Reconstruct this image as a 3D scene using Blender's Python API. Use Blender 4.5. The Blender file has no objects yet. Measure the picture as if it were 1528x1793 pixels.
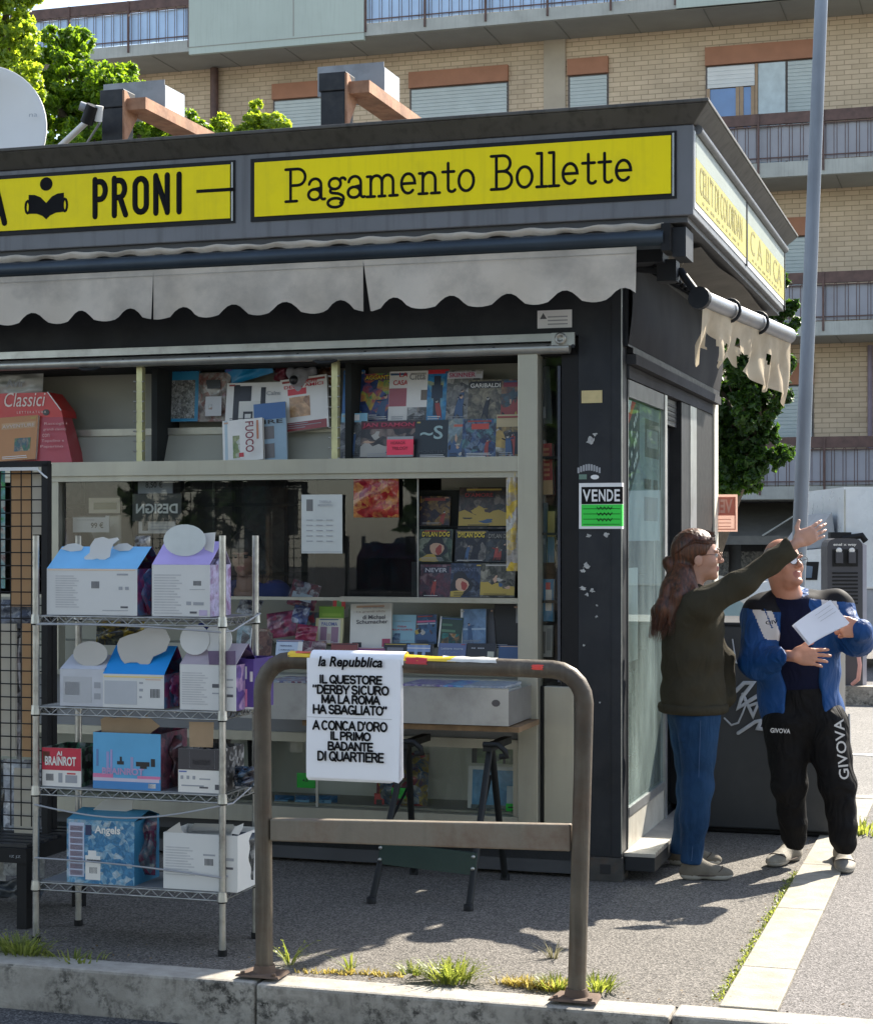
import bpy, math, random
import numpy as np
from mathutils import Vector, Matrix
R = math.radians
scene = bpy.context.scene

# ------------------------------------------------------------------ camera, sky, sun, exposure
FOC, PCX, HOR, CAMH = 3158.0, 764.0, 940.0, 1.6      # focal length and horizon in pixels of the 1528 px wide photograph
cam_d = bpy.data.cameras.new('camera'); cam = bpy.data.objects.new('camera', cam_d)
scene.collection.objects.link(cam)
cam.location = (0, 0, CAMH); cam.rotation_euler = (R(90), 0, 0)
cam_d.sensor_fit = 'HORIZONTAL'; cam_d.sensor_width = 36.0
cam_d.lens = 36.0 * FOC / 1528.0
cam_d.shift_y = (HOR - 896.5) / 1528.0
cam_d.clip_start = 0.1; cam_d.clip_end = 600
scene.camera = cam

SUN_EL, SUN_AZ = R(41), R(43)                         # azimuth measured from straight ahead (+Y) towards the right (+X)
world = bpy.data.worlds.new("World"); scene.world = world; world.use_nodes = True
wn = world.node_tree
sky = wn.nodes.new('ShaderNodeTexSky'); sky.sky_type = 'NISHITA'; sky.sun_disc = False
sky.sun_elevation = SUN_EL; sky.sun_rotation = SUN_AZ
sky.air_density = 1.0; sky.dust_density = .6; sky.ozone_density = 1.0
hs_ = wn.nodes.new('ShaderNodeHueSaturation'); hs_.inputs['Saturation'].default_value = .72
wn.links.new(sky.outputs[0], hs_.inputs['Color']); wn.links.new(hs_.outputs[0], wn.nodes['Background'].inputs[0])
wn.nodes['Background'].inputs[1].default_value = 0.12
sun_d = bpy.data.lights.new('sun', 'SUN'); sun_d.energy = 5.0; sun_d.angle = R(0.53); sun_d.color = (1, .93, .81)
sun = bpy.data.objects.new('sun', sun_d); scene.collection.objects.link(sun)
sdir = Vector((math.sin(SUN_AZ) * math.cos(SUN_EL), math.cos(SUN_AZ) * math.cos(SUN_EL), math.sin(SUN_EL)))
sun.location = sdir * 40
sun.rotation_euler = (-sdir).to_track_quat('-Z', 'Y').to_euler()
scene.view_settings.view_transform = 'Standard'; scene.view_settings.look = 'None'
scene.view_settings.exposure = 1.45; scene.view_settings.gamma = 1.0
scene.cycles.use_denoising = True
scene.cycles.max_bounces = 8; scene.cycles.transparent_max_bounces = 16

# ------------------------------------------------------------------ frames: the kiosk corner stands at C0, turned by TH
TH = R(17.2); TC, TS = math.cos(TH), math.sin(TH); C0 = (.857, 8.35)
def W(a, b, z): return Vector((C0[0] + a*TC + b*TS, C0[1] - a*TS + b*TC, z))
def loc(X, Y):
    dx, dy = X - C0[0], Y - C0[1]; return dx*TC - dy*TS, dx*TS + dy*TC
def K(px, py, b=0.0):            # point of the plane b (parallel to the kiosk front) -> (a, z)
    k = (px - PCX) / FOC
    a = (k*(C0[1] + b*TC) - C0[0] - b*TS) / (TC + k*TS); Y = C0[1] - a*TS + b*TC
    return a, CAMH + (HOR - py) / FOC * Y
def S(px, py, a=0.0):            # point of the plane a (parallel to the kiosk side) -> (b, z)
    k = (px - PCX) / FOC
    b = (k*(C0[1] - a*TS) - C0[0] - a*TC) / (TS - k*TC); Y = C0[1] - a*TS + b*TC
    return b, CAMH + (HOR - py) / FOC * Y
def WP(px, py, Y): return Vector(((px - PCX) / FOC * Y, Y, CAMH + (HOR - py) / FOC * Y))
def GR(px, py):
    Y = CAMH*FOC/(py - HOR); return loc((px - PCX)/FOC*Y, Y)

# ------------------------------------------------------------------ materials
_mc = {}
def nd(nt, t, **kw):
    n = nt.nodes.new(t)
    for k, v in kw.items(): setattr(n, k, v)
    return n
def new_mat(name):
    m = bpy.data.materials.new(name); m.use_nodes = True
    return m, m.node_tree, m.node_tree.nodes['Principled BSDF']
def c4(c): return (c[0], c[1], c[2], 1)
def coords(nt, scale=(1, 1, 1), locv=(0, 0, 0), kind='Object'):
    t = nd(nt, 'ShaderNodeTexCoord'); mp = nd(nt, 'ShaderNodeMapping')
    mp.inputs['Scale'].default_value = scale; mp.inputs['Location'].default_value = locv
    nt.links.new(t.outputs[kind], mp.inputs[0]); return mp.outputs[0]
def noise(nt, co, scale, detail=4, rough=.55, dist=0):
    n = nd(nt, 'ShaderNodeTexNoise'); n.inputs['Scale'].default_value = scale; n.inputs['Detail'].default_value = detail
    n.inputs['Roughness'].default_value = rough; n.inputs['Distortion'].default_value = dist
    nt.links.new(co, n.inputs['Vector']); return n.outputs[0]
def ramp(nt, fac, stops, interp='LINEAR'):
    r = nd(nt, 'ShaderNodeValToRGB'); r.color_ramp.interpolation = interp
    e = r.color_ramp.elements
    while len(e) < len(stops): e.new(.5)
    for i, (p, c) in enumerate(stops):
        e[i].position = p; e[i].color = c4(c) if len(c) == 3 else c
    nt.links.new(fac, r.inputs[0]); return r.outputs[0]
def mixc(nt, fac, a, b, mode='MIX'):
    m = nd(nt, 'ShaderNodeMix', data_type='RGBA', blend_type=mode)
    for sock, v in ((m.inputs['Factor'], fac), (m.inputs['A'], a), (m.inputs['B'], b)):
        if isinstance(v, (int, float)): sock.default_value = v
        elif isinstance(v, tuple): sock.default_value = c4(v)
        else: nt.links.new(v, sock)
    return m.outputs['Result']
def bump(nt, p, h, strength=.3, dist=.01):
    b = nd(nt, 'ShaderNodeBump'); b.inputs['Strength'].default_value = strength; b.inputs['Distance'].default_value = dist
    nt.links.new(h, b.inputs['Height']); nt.links.new(b.outputs[0], p.inputs['Normal'])
def M(name, col, rough=.55, metal=0, var=.12, vs=6, bmp=0, bs=60, dirt=None, spec=.5, coat=0, streak=None):
    """painted, metal, paper ... : colour with soft mottling, optional grain bump, dirt (colour, amount, scale) and vertical streaks"""
    if name in _mc: return _mc[name]
    m, nt, p = new_mat(name)
    co = coords(nt)
    lo = tuple(max(0, c*(1 - var)) for c in col); hi = tuple(min(1, c*(1 + var)) for c in col)
    f = ramp(nt, noise(nt, co, vs, 5), [(.3, lo), (.7, hi)])
    if dirt:
        dc, am, ds = dirt
        d = ramp(nt, noise(nt, co, ds, 6, .65), [(.5 - .02, (0, 0, 0)), (.72, (am, am, am))])
        f = mixc(nt, d, f, dc)
    if streak:
        sc, am = streak
        s = ramp(nt, noise(nt, coords(nt, (22, 22, 1.2)), 1.0, 5, .6), [(.5, (0, 0, 0)), (.75, (am, am, am))])
        f = mixc(nt, s, f, sc)
    nt.links.new(f, p.inputs['Base Color'])
    p.inputs['Roughness'].default_value = rough; p.inputs['Metallic'].default_value = metal
    p.inputs['Specular IOR Level'].default_value = spec; p.inputs['Coat Weight'].default_value = coat
    if rough > .15:
        r = nd(nt, 'ShaderNodeMapRange'); r.inputs['To Min'].default_value = max(.05, rough - .12); r.inputs['To Max'].default_value = min(1, rough + .12)
        nt.links.new(noise(nt, co, vs*3.1, 4), r.inputs[0]); nt.links.new(r.outputs[0], p.inputs['Roughness'])
    if bmp: bump(nt, p, noise(nt, co, bs, 5, .6), bmp)
    _mc[name] = m; return m
_ac = {}
def art(cols, sc=7, seed=0, rough=.3, dist=2.0, hard=True):
    """printed picture: a few colours broken up by noise"""
    key = (tuple(cols), sc, seed, rough)
    if key in _ac: return _ac[key]
    m, nt, p = new_mat('print')
    co = coords(nt, (1, 1, 1), (seed*3.17, seed*1.3, seed*2.11))
    n0 = noise(nt, co, sc*1.2, 6, .6, dist*.6)
    vo = nd(nt, 'ShaderNodeTexVoronoi'); vo.inputs['Scale'].default_value = sc*2.6; vo.inputs['Randomness'].default_value = 1; nt.links.new(co, vo.inputs['Vector'])
    sx = nd(nt, 'ShaderNodeSeparateColor'); nt.links.new(vo.outputs['Color'], sx.inputs[0])
    mm = nd(nt, 'ShaderNodeMix'); mm.inputs['Factor'].default_value = .38; nt.links.new(n0, mm.inputs['A']); nt.links.new(sx.outputs[0], mm.inputs['B']); n = mm.outputs[0]
    k = len(cols); st = [(.30 + .40*i/max(1, k - 1), c) for i, c in enumerate(cols)]
    f = ramp(nt, n, st, 'LINEAR')
    g = ramp(nt, noise(nt, co, sc*3.3, 3, .6, 1), [(.35, (.45, .45, .45)), (.65, (1, 1, 1))])
    nt.links.new(mixc(nt, .7, f, g, 'MULTIPLY'), p.inputs['Base Color'])
    p.inputs['Roughness'].default_value = rough
    _ac[key] = m; return m
def glass(name, tint=(1, 1, 1), dirt=.05, ior=1.45, refl=(1, 1, 1), dirtcol=(.5, .52, .5), ds=3):
    if name in _mc: return _mc[name]
    m, nt, p = new_mat(name); nt.nodes.remove(p); out = nt.nodes['Material Output']
    tr = nd(nt, 'ShaderNodeBsdfTransparent'); tr.inputs[0].default_value = c4(tint)
    gl = nd(nt, 'ShaderNodeBsdfGlossy'); gl.inputs['Roughness'].default_value = .015; gl.inputs[0].default_value = c4(refl)
    df = nd(nt, 'ShaderNodeBsdfDiffuse'); df.inputs[0].default_value = c4(dirtcol)
    fr = nd(nt, 'ShaderNodeFresnel'); fr.inputs[0].default_value = ior
    a = nd(nt, 'ShaderNodeMixShader'); b = nd(nt, 'ShaderNodeMixShader')
    co = coords(nt, (1, 1, .35))
    d = ramp(nt, noise(nt, co, ds, 7, .7), [(.38, (0, 0, 0)), (.8, (dirt*3,)*3)])
    d2 = nd(nt, 'ShaderNodeMath', operation='ADD'); d2.inputs[1].default_value = dirt*.4; nt.links.new(d, d2.inputs[0])
    nt.links.new(d2.outputs[0], a.inputs[0]); nt.links.new(tr.outputs[0], a.inputs[1]); nt.links.new(df.outputs[0], a.inputs[2])
    nt.links.new(fr.outputs[0], b.inputs[0]); nt.links.new(a.outputs[0], b.inputs[1]); nt.links.new(gl.outputs[0], b.inputs[2])
    nt.links.new(b.outputs[0], out.inputs[0])
    _mc[name] = m; return m
def fabric(name, col, sc=9, strength=.55, **k):
    m = M(name, col, **k); nt = m.node_tree; p = nt.nodes['Principled BSDF']
    old = p.inputs['Normal'].links[0].from_node if p.inputs['Normal'].links else None
    b = nd(nt, 'ShaderNodeBump'); b.inputs['Strength'].default_value = strength; b.inputs['Distance'].default_value = .035
    n = noise(nt, coords(nt, (1, 1, .55)), sc, 2, .45, 1.6); nt.links.new(n, b.inputs['Height'])
    if old: nt.links.new(old.outputs[0], b.inputs['Normal'])
    nt.links.new(b.outputs[0], p.inputs['Normal']); return m
def cloth(name, col, trans=.25, var=.15, vs=5, bs=300, dirt=None, rough=.9, bmp=.15):
    m = M(name, col, rough, 0, var, vs, bmp, bs, dirt, .2)
    if trans and 'tr_'+name not in _mc:
        nt = m.node_tree; p = nt.nodes['Principled BSDF']; out = nt.nodes['Material Output']
        t = nd(nt, 'ShaderNodeBsdfTranslucent'); t.inputs[0].default_value = c4(col)
        mx = nd(nt, 'ShaderNodeMixShader'); mx.inputs[0].default_value = trans
        nt.links.new(p.outputs[0], mx.inputs[1]); nt.links.new(t.outputs[0], mx.inputs[2]); nt.links.new(mx.outputs[0], out.inputs[0])
        _mc['tr_'+name] = m
    return m

# ------------------------------------------------------------------ mesh builder
_tcache = {}
def text_mesh(s, bold=0.0, shear=0.0):
    key = (s, bold, shear)
    if key not in _tcache:
        cu = bpy.data.curves.new('lettering', 'FONT'); cu.body = s; cu.size = 1; cu.offset = bold; cu.shear = shear
        cu.resolution_u = 3; cu.align_x = 'CENTER'
        o = bpy.data.objects.new('lettering', cu); scene.collection.objects.link(o)
        dg = bpy.context.evaluated_depsgraph_get()
        me = bpy.data.meshes.new_from_object(o.evaluated_get(dg))
        vs = [(v.co.x, v.co.y) for v in me.vertices]; fs = [tuple(p.vertices) for p in me.polygons]
        bpy.data.objects.remove(o); bpy.data.curves.remove(cu); bpy.data.meshes.remove(me)
        xs = [v[0] for v in vs] or [0, 1]; ys = [v[1] for v in vs] or [0, 1]
        _tcache[key] = (vs, fs, min(xs), max(xs), min(ys), max(ys))
    return _tcache[key]
ORG = {}
class MB:
    def __init__(s): s.v, s.f, s.mi, s.sm, s.mats, s.xf = [], [], [], [], [], None
    def add(s, vs, fs, m, smooth=False):
        o = len(s.v)
        if s.xf is not None: vs = [tuple(s.xf @ Vector(p)) for p in vs]
        s.v += [tuple(p) for p in vs]
        if m not in s.mats: s.mats.append(m)
        k = s.mats.index(m)
        for f in fs: s.f.append(tuple(o + i for i in f)); s.mi.append(k); s.sm.append(smooth)
        return s
    def box(s, x0, x1, y0, y1, z0, z1, m):
        x0, x1 = min(x0, x1), max(x0, x1); y0, y1 = min(y0, y1), max(y0, y1); z0, z1 = min(z0, z1), max(z0, z1)
        v = [(x0,y0,z0),(x1,y0,z0),(x1,y1,z0),(x0,y1,z0),(x0,y0,z1),(x1,y0,z1),(x1,y1,z1),(x0,y1,z1)]
        return s.add(v, [(0,3,2,1),(4,5,6,7),(0,1,5,4),(1,2,6,5),(2,3,7,6),(3,0,4,7)], m)
    def hexa(s, v, m):   # bottom 4, top 4
        return s.add(v, [(0,3,2,1),(4,5,6,7),(0,1,5,4),(1,2,6,5),(2,3,7,6),(3,0,4,7)], m)
    def poly(s, pts, m): return s.add(pts, [tuple(range(len(pts)))], m)
    def prism(s, pts, off, m, mside=None):
        n = len(pts); off = Vector(off); p2 = [tuple(Vector(p) + off) for p in pts]
        s.add(list(pts) + p2, [tuple(range(n))[::-1], tuple(range(n, 2*n))], m)
        s.add(list(pts) + p2, [(i, (i+1) % n, n + (i+1) % n, n + i) for i in range(n)], mside or m); return s
    def tube(s, path, r, m, n=10, nrm=None, flat=1.0, caps=True, rnd=False):
        P = [Vector(p) for p in path]; rr = list(r) if isinstance(r, (list, tuple)) else [r]*len(P)
        ok = [i for i in range(len(P)) if i == 0 or (P[i]-P[i-1]).length > 1e-5]; P = [P[i] for i in ok]; rr = [rr[i] for i in ok]
        if rnd:
            d0 = (P[0]-P[1]).normalized(); d1 = (P[-1]-P[-2]).normalized(); a, b = rr[0], rr[-1]
            P = [P[0]+d0*a*.95, P[0]+d0*a*.7] + P + [P[-1]+d1*b*.7, P[-1]+d1*b*.95]
            rr = [a*.3, a*.71] + rr + [b*.71, b*.3]
        vs = []; N = None
        for i, p in enumerate(P):
            if i == 0: T = P[1]-P[0]
            elif i == len(P)-1: T = P[-1]-P[-2]
            else: T = (P[i+1]-P[i]).normalized() + (P[i]-P[i-1]).normalized()
            T = T.normalized() if T.length > 1e-9 else Vector((0, 0, 1))
            if nrm is not None: N = Vector(nrm)
            elif N is None:
                N = T.orthogonal().normalized()
            else:
                N = (N - T*N.dot(T)); N = N.normalized() if N.length > 1e-6 else T.orthogonal().normalized()
            B = T.cross(N).normalized()
            k = 1.0
            if 0 < i < len(P)-1:
                c = (P[i]-P[i-1]).normalized().dot(T); k = 1/max(.5, abs(c))
            for j in range(n):
                a = 2*math.pi*j/n
                vs.append(tuple(p + B*(rr[i]*k*math.cos(a)) + N*(rr[i]*flat*math.sin(a))))
        fs = [(i*n+j, i*n+(j+1) % n, (i+1)*n+(j+1) % n, (i+1)*n+j) for i in range(len(P)-1) for j in range(n)]
        s.add(vs, fs, m, True)
        if caps:
            k = len(P)-1
            s.add(vs[:n], [tuple(range(n))[::-1]], m); s.add(vs[k*n:], [tuple(range(n))], m)
        return s
    def lathe(s, c, prof, m, n=24, axis='z', smooth=True):
        c = Vector(c); vs = []
        for (r, h) in prof:
            for j in range(n):
                a = 2*math.pi*j/n; x, y = r*math.cos(a), r*math.sin(a)
                vs.append(tuple(c + (Vector((x, y, h)) if axis == 'z' else Vector((x, h, y)) if axis == 'y' else Vector((h, x, y)))))
        fs = [(i*n+j, i*n+(j+1) % n, (i+1)*n+(j+1) % n, (i+1)*n+j) for i in range(len(prof)-1) for j in range(n)]
        s.add(vs, fs, m, smooth); s.add(vs[:n], [tuple(range(n))], m); s.add(vs[-n:], [tuple(range(n))], m); return s
    def grid(s, fn, nu, nv, m, smooth=True):
        vs = [tuple(fn(i/nu, j/nv)) for i in range(nu+1) for j in range(nv+1)]
        fs = [(i*(nv+1)+j, (i+1)*(nv+1)+j, (i+1)*(nv+1)+j+1, i*(nv+1)+j+1) for i in range(nu) for j in range(nv)]
        return s.add(vs, fs, m, smooth)
    def text(s, t, O, X, Y, w, h, m, bold=0.0, shear=0.0, eps=.0015, mirror=False):
        """lettering fitted into the rectangle O + w*X + h*Y"""
        vs, fs, x0, x1, y0, y1 = text_mesh(t, bold, shear)
        O, X, Y = Vector(O), Vector(X).normalized(), Vector(Y).normalized(); N = X.cross(Y)
        out = []
        for (x, y) in vs:
            u = (x - x0)/max(1e-6, x1 - x0); v = (y - y0)/max(1e-6, y1 - y0)
            if mirror: u = 1 - u
            out.append(tuple(O + X*(u*w) + Y*(v*h) + N*eps))
        return s.add(out, [f[::-1] for f in fs] if mirror else fs, m)
    def strokes(s, paths, O, X, Y, r, m, sx=1, sy=1, eps=.001):
        O, X, Y = Vector(O), Vector(X).normalized(), Vector(Y).normalized(); N = X.cross(Y)
        for p in paths:
            s.tube([O + X*(x*sx) + Y*(y*sy) + N*eps for x, y in p], r, m, 8, tuple(N), .25, True, True)
        return s
    def obj(s, name, parent=None, org=None, frame='K', bevel=0, seg=2, **props):
        if parent is not None: org, frame = ORG[parent.name]
        org = org or (0, 0, 0)
        me = bpy.data.meshes.new(name)
        me.from_pydata([(x-org[0], y-org[1], z-org[2]) for x, y, z in s.v], [], s.f)
        for m in s.mats: me.materials.append(m)
        me.polygons.foreach_set('material_index', s.mi); me.polygons.foreach_set('use_smooth', s.sm)
        me.update()
        o = bpy.data.objects.new(name, me); scene.collection.objects.link(o)
        ORG[o.name] = (org, frame)
        if parent is not None: o.parent = parent
        else: place(o, org, frame)
        if bevel:
            b = o.modifiers.new('bevel', 'BEVEL'); b.width = bevel; b.segments = seg; b.limit_method = 'ANGLE'; b.angle_limit = R(40)
        for k, v in props.items(): o[k] = v
        return o
def place(o, org, frame):
    if frame == 'K': o.location = W(*org); o.rotation_euler = (0, 0, -TH)
    else: o.location = org
def thing(name, label, cat, org=(0, 0, 0), frame='K', group=None):
    o = bpy.data.objects.new(name, None); scene.collection.objects.link(o); o.empty_display_size = .1
    ORG[o.name] = (org, frame); place(o, org, frame)
    o['label'] = label; o['category'] = cat
    if group: o['group'] = group
    return o
def solo(mb, name, label, cat, org, frame='K', bevel=0, group=None, kind=None):
    o = mb.obj(name, None, org, frame, bevel)
    o['label'] = label; o['category'] = cat
    if group: o['group'] = group
    if kind: o['kind'] = kind
    return o
def struct(mb, name, label, org=(0, 0, 0), frame='K', kind='structure', bevel=0):
    o = mb.obj(name, None, org, frame, bevel); o['kind'] = kind; o['label'] = label; o['category'] = name.replace('_', ' ')
    return o
def arc(cx, cy, rx, ry, a0, a1, n=10):
    return [(cx + rx*math.cos(R(a0+(a1-a0)*i/n)), cy + ry*math.sin(R(a0+(a1-a0)*i/n))) for i in range(n+1)]
XA, XB, XZ = (1, 0, 0), (0, 1, 0), (0, 0, 1)
rng = random.Random(7)

# ------------------------------------------------------------------ smooth bodies: blended rounded shapes turned into one skin
class Blob:
    def __init__(s, h, k=.03): s.h, s.k, s.pr = h, k, []
    def cap(s, a, b, ra, rb=None, k=None, tag=0): s.pr.append(('c', Vector(a), Vector(b), ra, ra if rb is None else rb, s.k if k is None else k, tag)); return s
    def chain(s, pts, rs, k=None, tag=0):
        for i in range(len(pts)-1): s.cap(pts[i], pts[i+1], rs[i], rs[i+1], k, tag)
        return s
    def ell(s, c, r, rot=None, k=None, tag=0): s.pr.append(('e', Vector(c), Vector(r), rot, 0, s.k if k is None else k, tag)); return s
    def cut(s, c, r, rot=None, k=.01): s.pr.append(('x', Vector(c), Vector(r), rot, 0, k, 0)); return s
    def slab(s, p, n, k=.01): s.pr.append(('h', Vector(p), Vector(n).normalized(), 0, 0, k, 0)); return s   # removes the side n points to
    def mesh(s, wrinkle=None):
        h = s.h; lo = np.full(3, 1e9); hi = np.full(3, -1e9)
        for q in s.pr:
            if q[0] == 'c':
                r = max(q[3], q[4])
                for p in (q[1], q[2]): lo = np.minimum(lo, np.array(p)-r); hi = np.maximum(hi, np.array(p)+r)
            elif q[0] == 'e':
                r = max(q[2]); lo = np.minimum(lo, np.array(q[1])-r); hi = np.maximum(hi, np.array(q[1])+r)
        lo -= 4*h + .02; hi += 4*h + .02
        n = np.ceil((hi-lo)/h).astype(int)+1
        ax = [lo[i] + h*np.arange(n[i]) for i in range(3)]
        D = np.full(n, .5, np.float32); L = np.zeros(n, np.int16); LD = np.full(n, 9., np.float32)
        for q in s.pr:
            t, k = q[0], q[5]
            if t == 'h':
                X, Y, Z = np.meshgrid(*ax, indexing='ij', sparse=True); p, nn = q[1], q[2]
                d = (X-p.x)*nn.x + (Y-p.y)*nn.y + (Z-p.z)*nn.z
                g = np.maximum(k-np.abs(D-d), 0)/k; D = (np.maximum(D, d) + g*g*k*.25).astype(np.float32); continue
            if t == 'c':
                r = max(q[3], q[4]); b0 = np.minimum(np.array(q[1]), np.array(q[2]))-r; b1 = np.maximum(np.array(q[1]), np.array(q[2]))+r
            else:
                r = max(q[2]); b0 = np.array(q[1])-r; b1 = np.array(q[1])+r
            mg = k + 3*h
            i0 = np.clip(np.floor((b0-mg-lo)/h).astype(int), 0, n-1); i1 = np.clip(np.ceil((b1+mg-lo)/h).astype(int)+1, 1, n)
            sl = tuple(slice(i0[i], i1[i]) for i in range(3))
            X, Y, Z = np.meshgrid(*[ax[i][sl[i]] for i in range(3)], indexing='ij', sparse=True)
            if t == 'c':
                a, b = q[1], q[2]; ab = b-a; L2 = max(1e-9, ab.length_squared)
                px, py, pz = X-a.x, Y-a.y, Z-a.z
                tt = np.clip((px*ab.x+py*ab.y+pz*ab.z)/L2, 0, 1)
                d = np.sqrt((px-ab.x*tt)**2+(py-ab.y*tt)**2+(pz-ab.z*tt)**2) - (q[3]+(q[4]-q[3])*tt)
            else:
                c, r = q[1], q[2]; px, py, pz = X-c.x, Y-c.y, Z-c.z
                if q[3] is not None:
                    m = q[3].inverted()
                    px, py, pz = (m[0][0]*px+m[0][1]*py+m[0][2]*pz, m[1][0]*px+m[1][1]*py+m[1][2]*pz, m[2][0]*px+m[2][1]*py+m[2][2]*pz)
                k0 = np.sqrt((px/r.x)**2+(py/r.y)**2+(pz/r.z)**2); k1 = np.sqrt((px/r.x**2)**2+(py/r.y**2)**2+(pz/r.z**2)**2)
                d = k0*(k0-1)/np.maximum(k1, 1e-6)
            d = d.astype(np.float32); cur = D[sl]
            if t == 'x':
                g = np.maximum(k-np.abs(cur+d), 0)/k; D[sl] = np.maximum(cur, -d) + g*g*k*.25
            else:
                g = np.maximum(k-np.abs(cur-d), 0)/k; D[sl] = np.minimum(cur, d) - g*g*k*.25
                up = d < LD[sl]; L[sl] = np.where(up, q[6], L[sl]); LD[sl] = np.minimum(LD[sl], d)
        if wrinkle is not None:
            X, Y, Z = np.meshgrid(*ax, indexing='ij', sparse=True); D = D + wrinkle(X, Y, Z).astype(np.float32)
        Sg = D < 0
        nc = n-1; cnt = np.zeros(nc, np.float32); acc = np.zeros(tuple(nc)+(3,), np.float32)
        for axx in range(3):
            o1, o2 = [i for i in range(3) if i != axx]
            for u in (0, 1):
                for w in (0, 1):
                    st = [0, 0, 0]; st[o1] = u; st[o2] = w; en = list(st); en[axx] = 1
                    A = tuple(slice(st[i], st[i]+nc[i]) for i in range(3)); B = tuple(slice(en[i], en[i]+nc[i]) for i in range(3))
                    cr = Sg[A] != Sg[B]; d0, d1 = D[A], D[B]
                    tt = np.where(cr, d0/np.where(np.abs(d0-d1) < 1e-9, 1, d0-d1), 0)
                    cnt += cr; acc[..., axx] += tt; acc[..., o1] += cr*u; acc[..., o2] += cr*w
        idx = np.argwhere(cnt > 0); vid = np.full(nc, -1, np.int64); vid[tuple(idx.T)] = np.arange(len(idx))
        P = (idx + acc[tuple(idx.T)]/cnt[tuple(idx.T)][:, None])*h + lo
        faces = []
        for axx in range(3):
            o1, o2 = [(1, 2), (2, 0), (0, 1)][axx]
            A = [slice(1, nc[i]) for i in range(3)]; A[axx] = slice(0, nc[axx]); B = list(A); B[axx] = slice(1, nc[axx]+1)
            s0, s1 = Sg[tuple(A)], Sg[tuple(B)]
            e = np.argwhere(s0 != s1)
            if not len(e): continue
            fl = s0[tuple(e.T)]
            off = np.ones(3, int); off[axx] = 0; c = e + off
            d1 = np.zeros(3, int); d1[o1] = 1; d2 = np.zeros(3, int); d2[o2] = 1
            q = np.stack([vid[tuple((c-d1-d2).T)], vid[tuple((c-d2).T)], vid[tuple(c.T)], vid[tuple((c-d1).T)]], 1)
            q[~fl] = q[~fl][:, ::-1]; faces.append(q)
        Fq = np.concatenate(faces)
        ctr = P[Fq].mean(1); ii = np.clip(np.round((ctr-lo)/h).astype(int), 0, n-1)
        return P, Fq, L[tuple(ii.T)], ctr
    def obj(s, name, mats, parent, pick=None, wrinkle=None, smooth_it=2, **props):
        P, Fq, tg, ctr = s.mesh(wrinkle)
        org, fr = ORG[parent.name] if parent is not None else ((0, 0, 0), 'W')
        me = bpy.data.meshes.new(name); me.from_pydata(P.tolist(), [], Fq.tolist())
        for m in mats: me.materials.append(m)
        mi = tg.astype(np.int32) if pick is None else pick(ctr, tg).astype(np.int32)
        me.polygons.foreach_set('material_index', np.clip(mi, 0, len(mats)-1)); me.polygons.foreach_set('use_smooth', np.ones(len(Fq), bool)); me.update()
        o = bpy.data.objects.new(name, me); scene.collection.objects.link(o); ORG[o.name] = (org, fr); o.parent = parent
        if smooth_it:
            sm = o.modifiers.new('smooth', 'SMOOTH'); sm.factor = .5; sm.iterations = smooth_it
        for k_, v_ in props.items(): o[k_] = v_
        return o

# ================================================================== THE SETTING
def asphalt(name, base, spec_hi, spec_lo, sc=160, tone=(.9, 1.1)):
    m, nt, p = new_mat(name); co = coords(nt)
    f1 = nd(nt, 'ShaderNodeTexVoronoi'); f1.inputs['Scale'].default_value = sc; nt.links.new(co, f1.inputs['Vector'])
    st = ramp(nt, f1.outputs['Color'], [(.2, spec_lo), (.55, base), (.85, spec_hi)])
    big = ramp(nt, noise(nt, co, 1.3, 6, .6), [(.3, (tone[0],)*3), (.7, (tone[1],)*3)])
    f = mixc(nt, 1.0, st, big, 'MULTIPLY')
    sp = ramp(nt, noise(nt, co, 5.5, 5, .7), [(.62, (0, 0, 0)), (.74, (.6, .6, .6))])
    f = mixc(nt, sp, f, tuple(c*.55 for c in base))
    cr = nd(nt, 'ShaderNodeTexVoronoi', feature='DISTANCE_TO_EDGE'); cr.inputs['Scale'].default_value = .55
    wob = mixc(nt, .25, co, nd(nt, 'ShaderNodeTexNoise').outputs['Color']); nt.links.new(wob, cr.inputs['Vector'])
    ck = ramp(nt, cr.outputs['Distance'], [(.0, (.75, .75, .75)), (.006, (0, 0, 0))])
    nt.links.new(f, p.inputs['Base Color']); p.inputs['Roughness'].default_value = .9
    bump(nt, p, f1.outputs['Distance'], .55, .006)
    return m
m_pave = asphalt('pavement_asphalt', (.135, .122, .106), (.235, .213, .188), (.056, .05, .044), 150)
m_pave2 = asphalt('pavement_asphalt_grey', (.14, .127, .12), (.235, .217, .206), (.065, .06, .056), 150)
m_road = asphalt('road_asphalt', (.07, .07, .072), (.17, .165, .16), (.025, .025, .027), 140)
m_road2 = asphalt('far_road_asphalt', (.19, .18, .167), (.25, .237, .222), (.12, .114, .107), 90)
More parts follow.
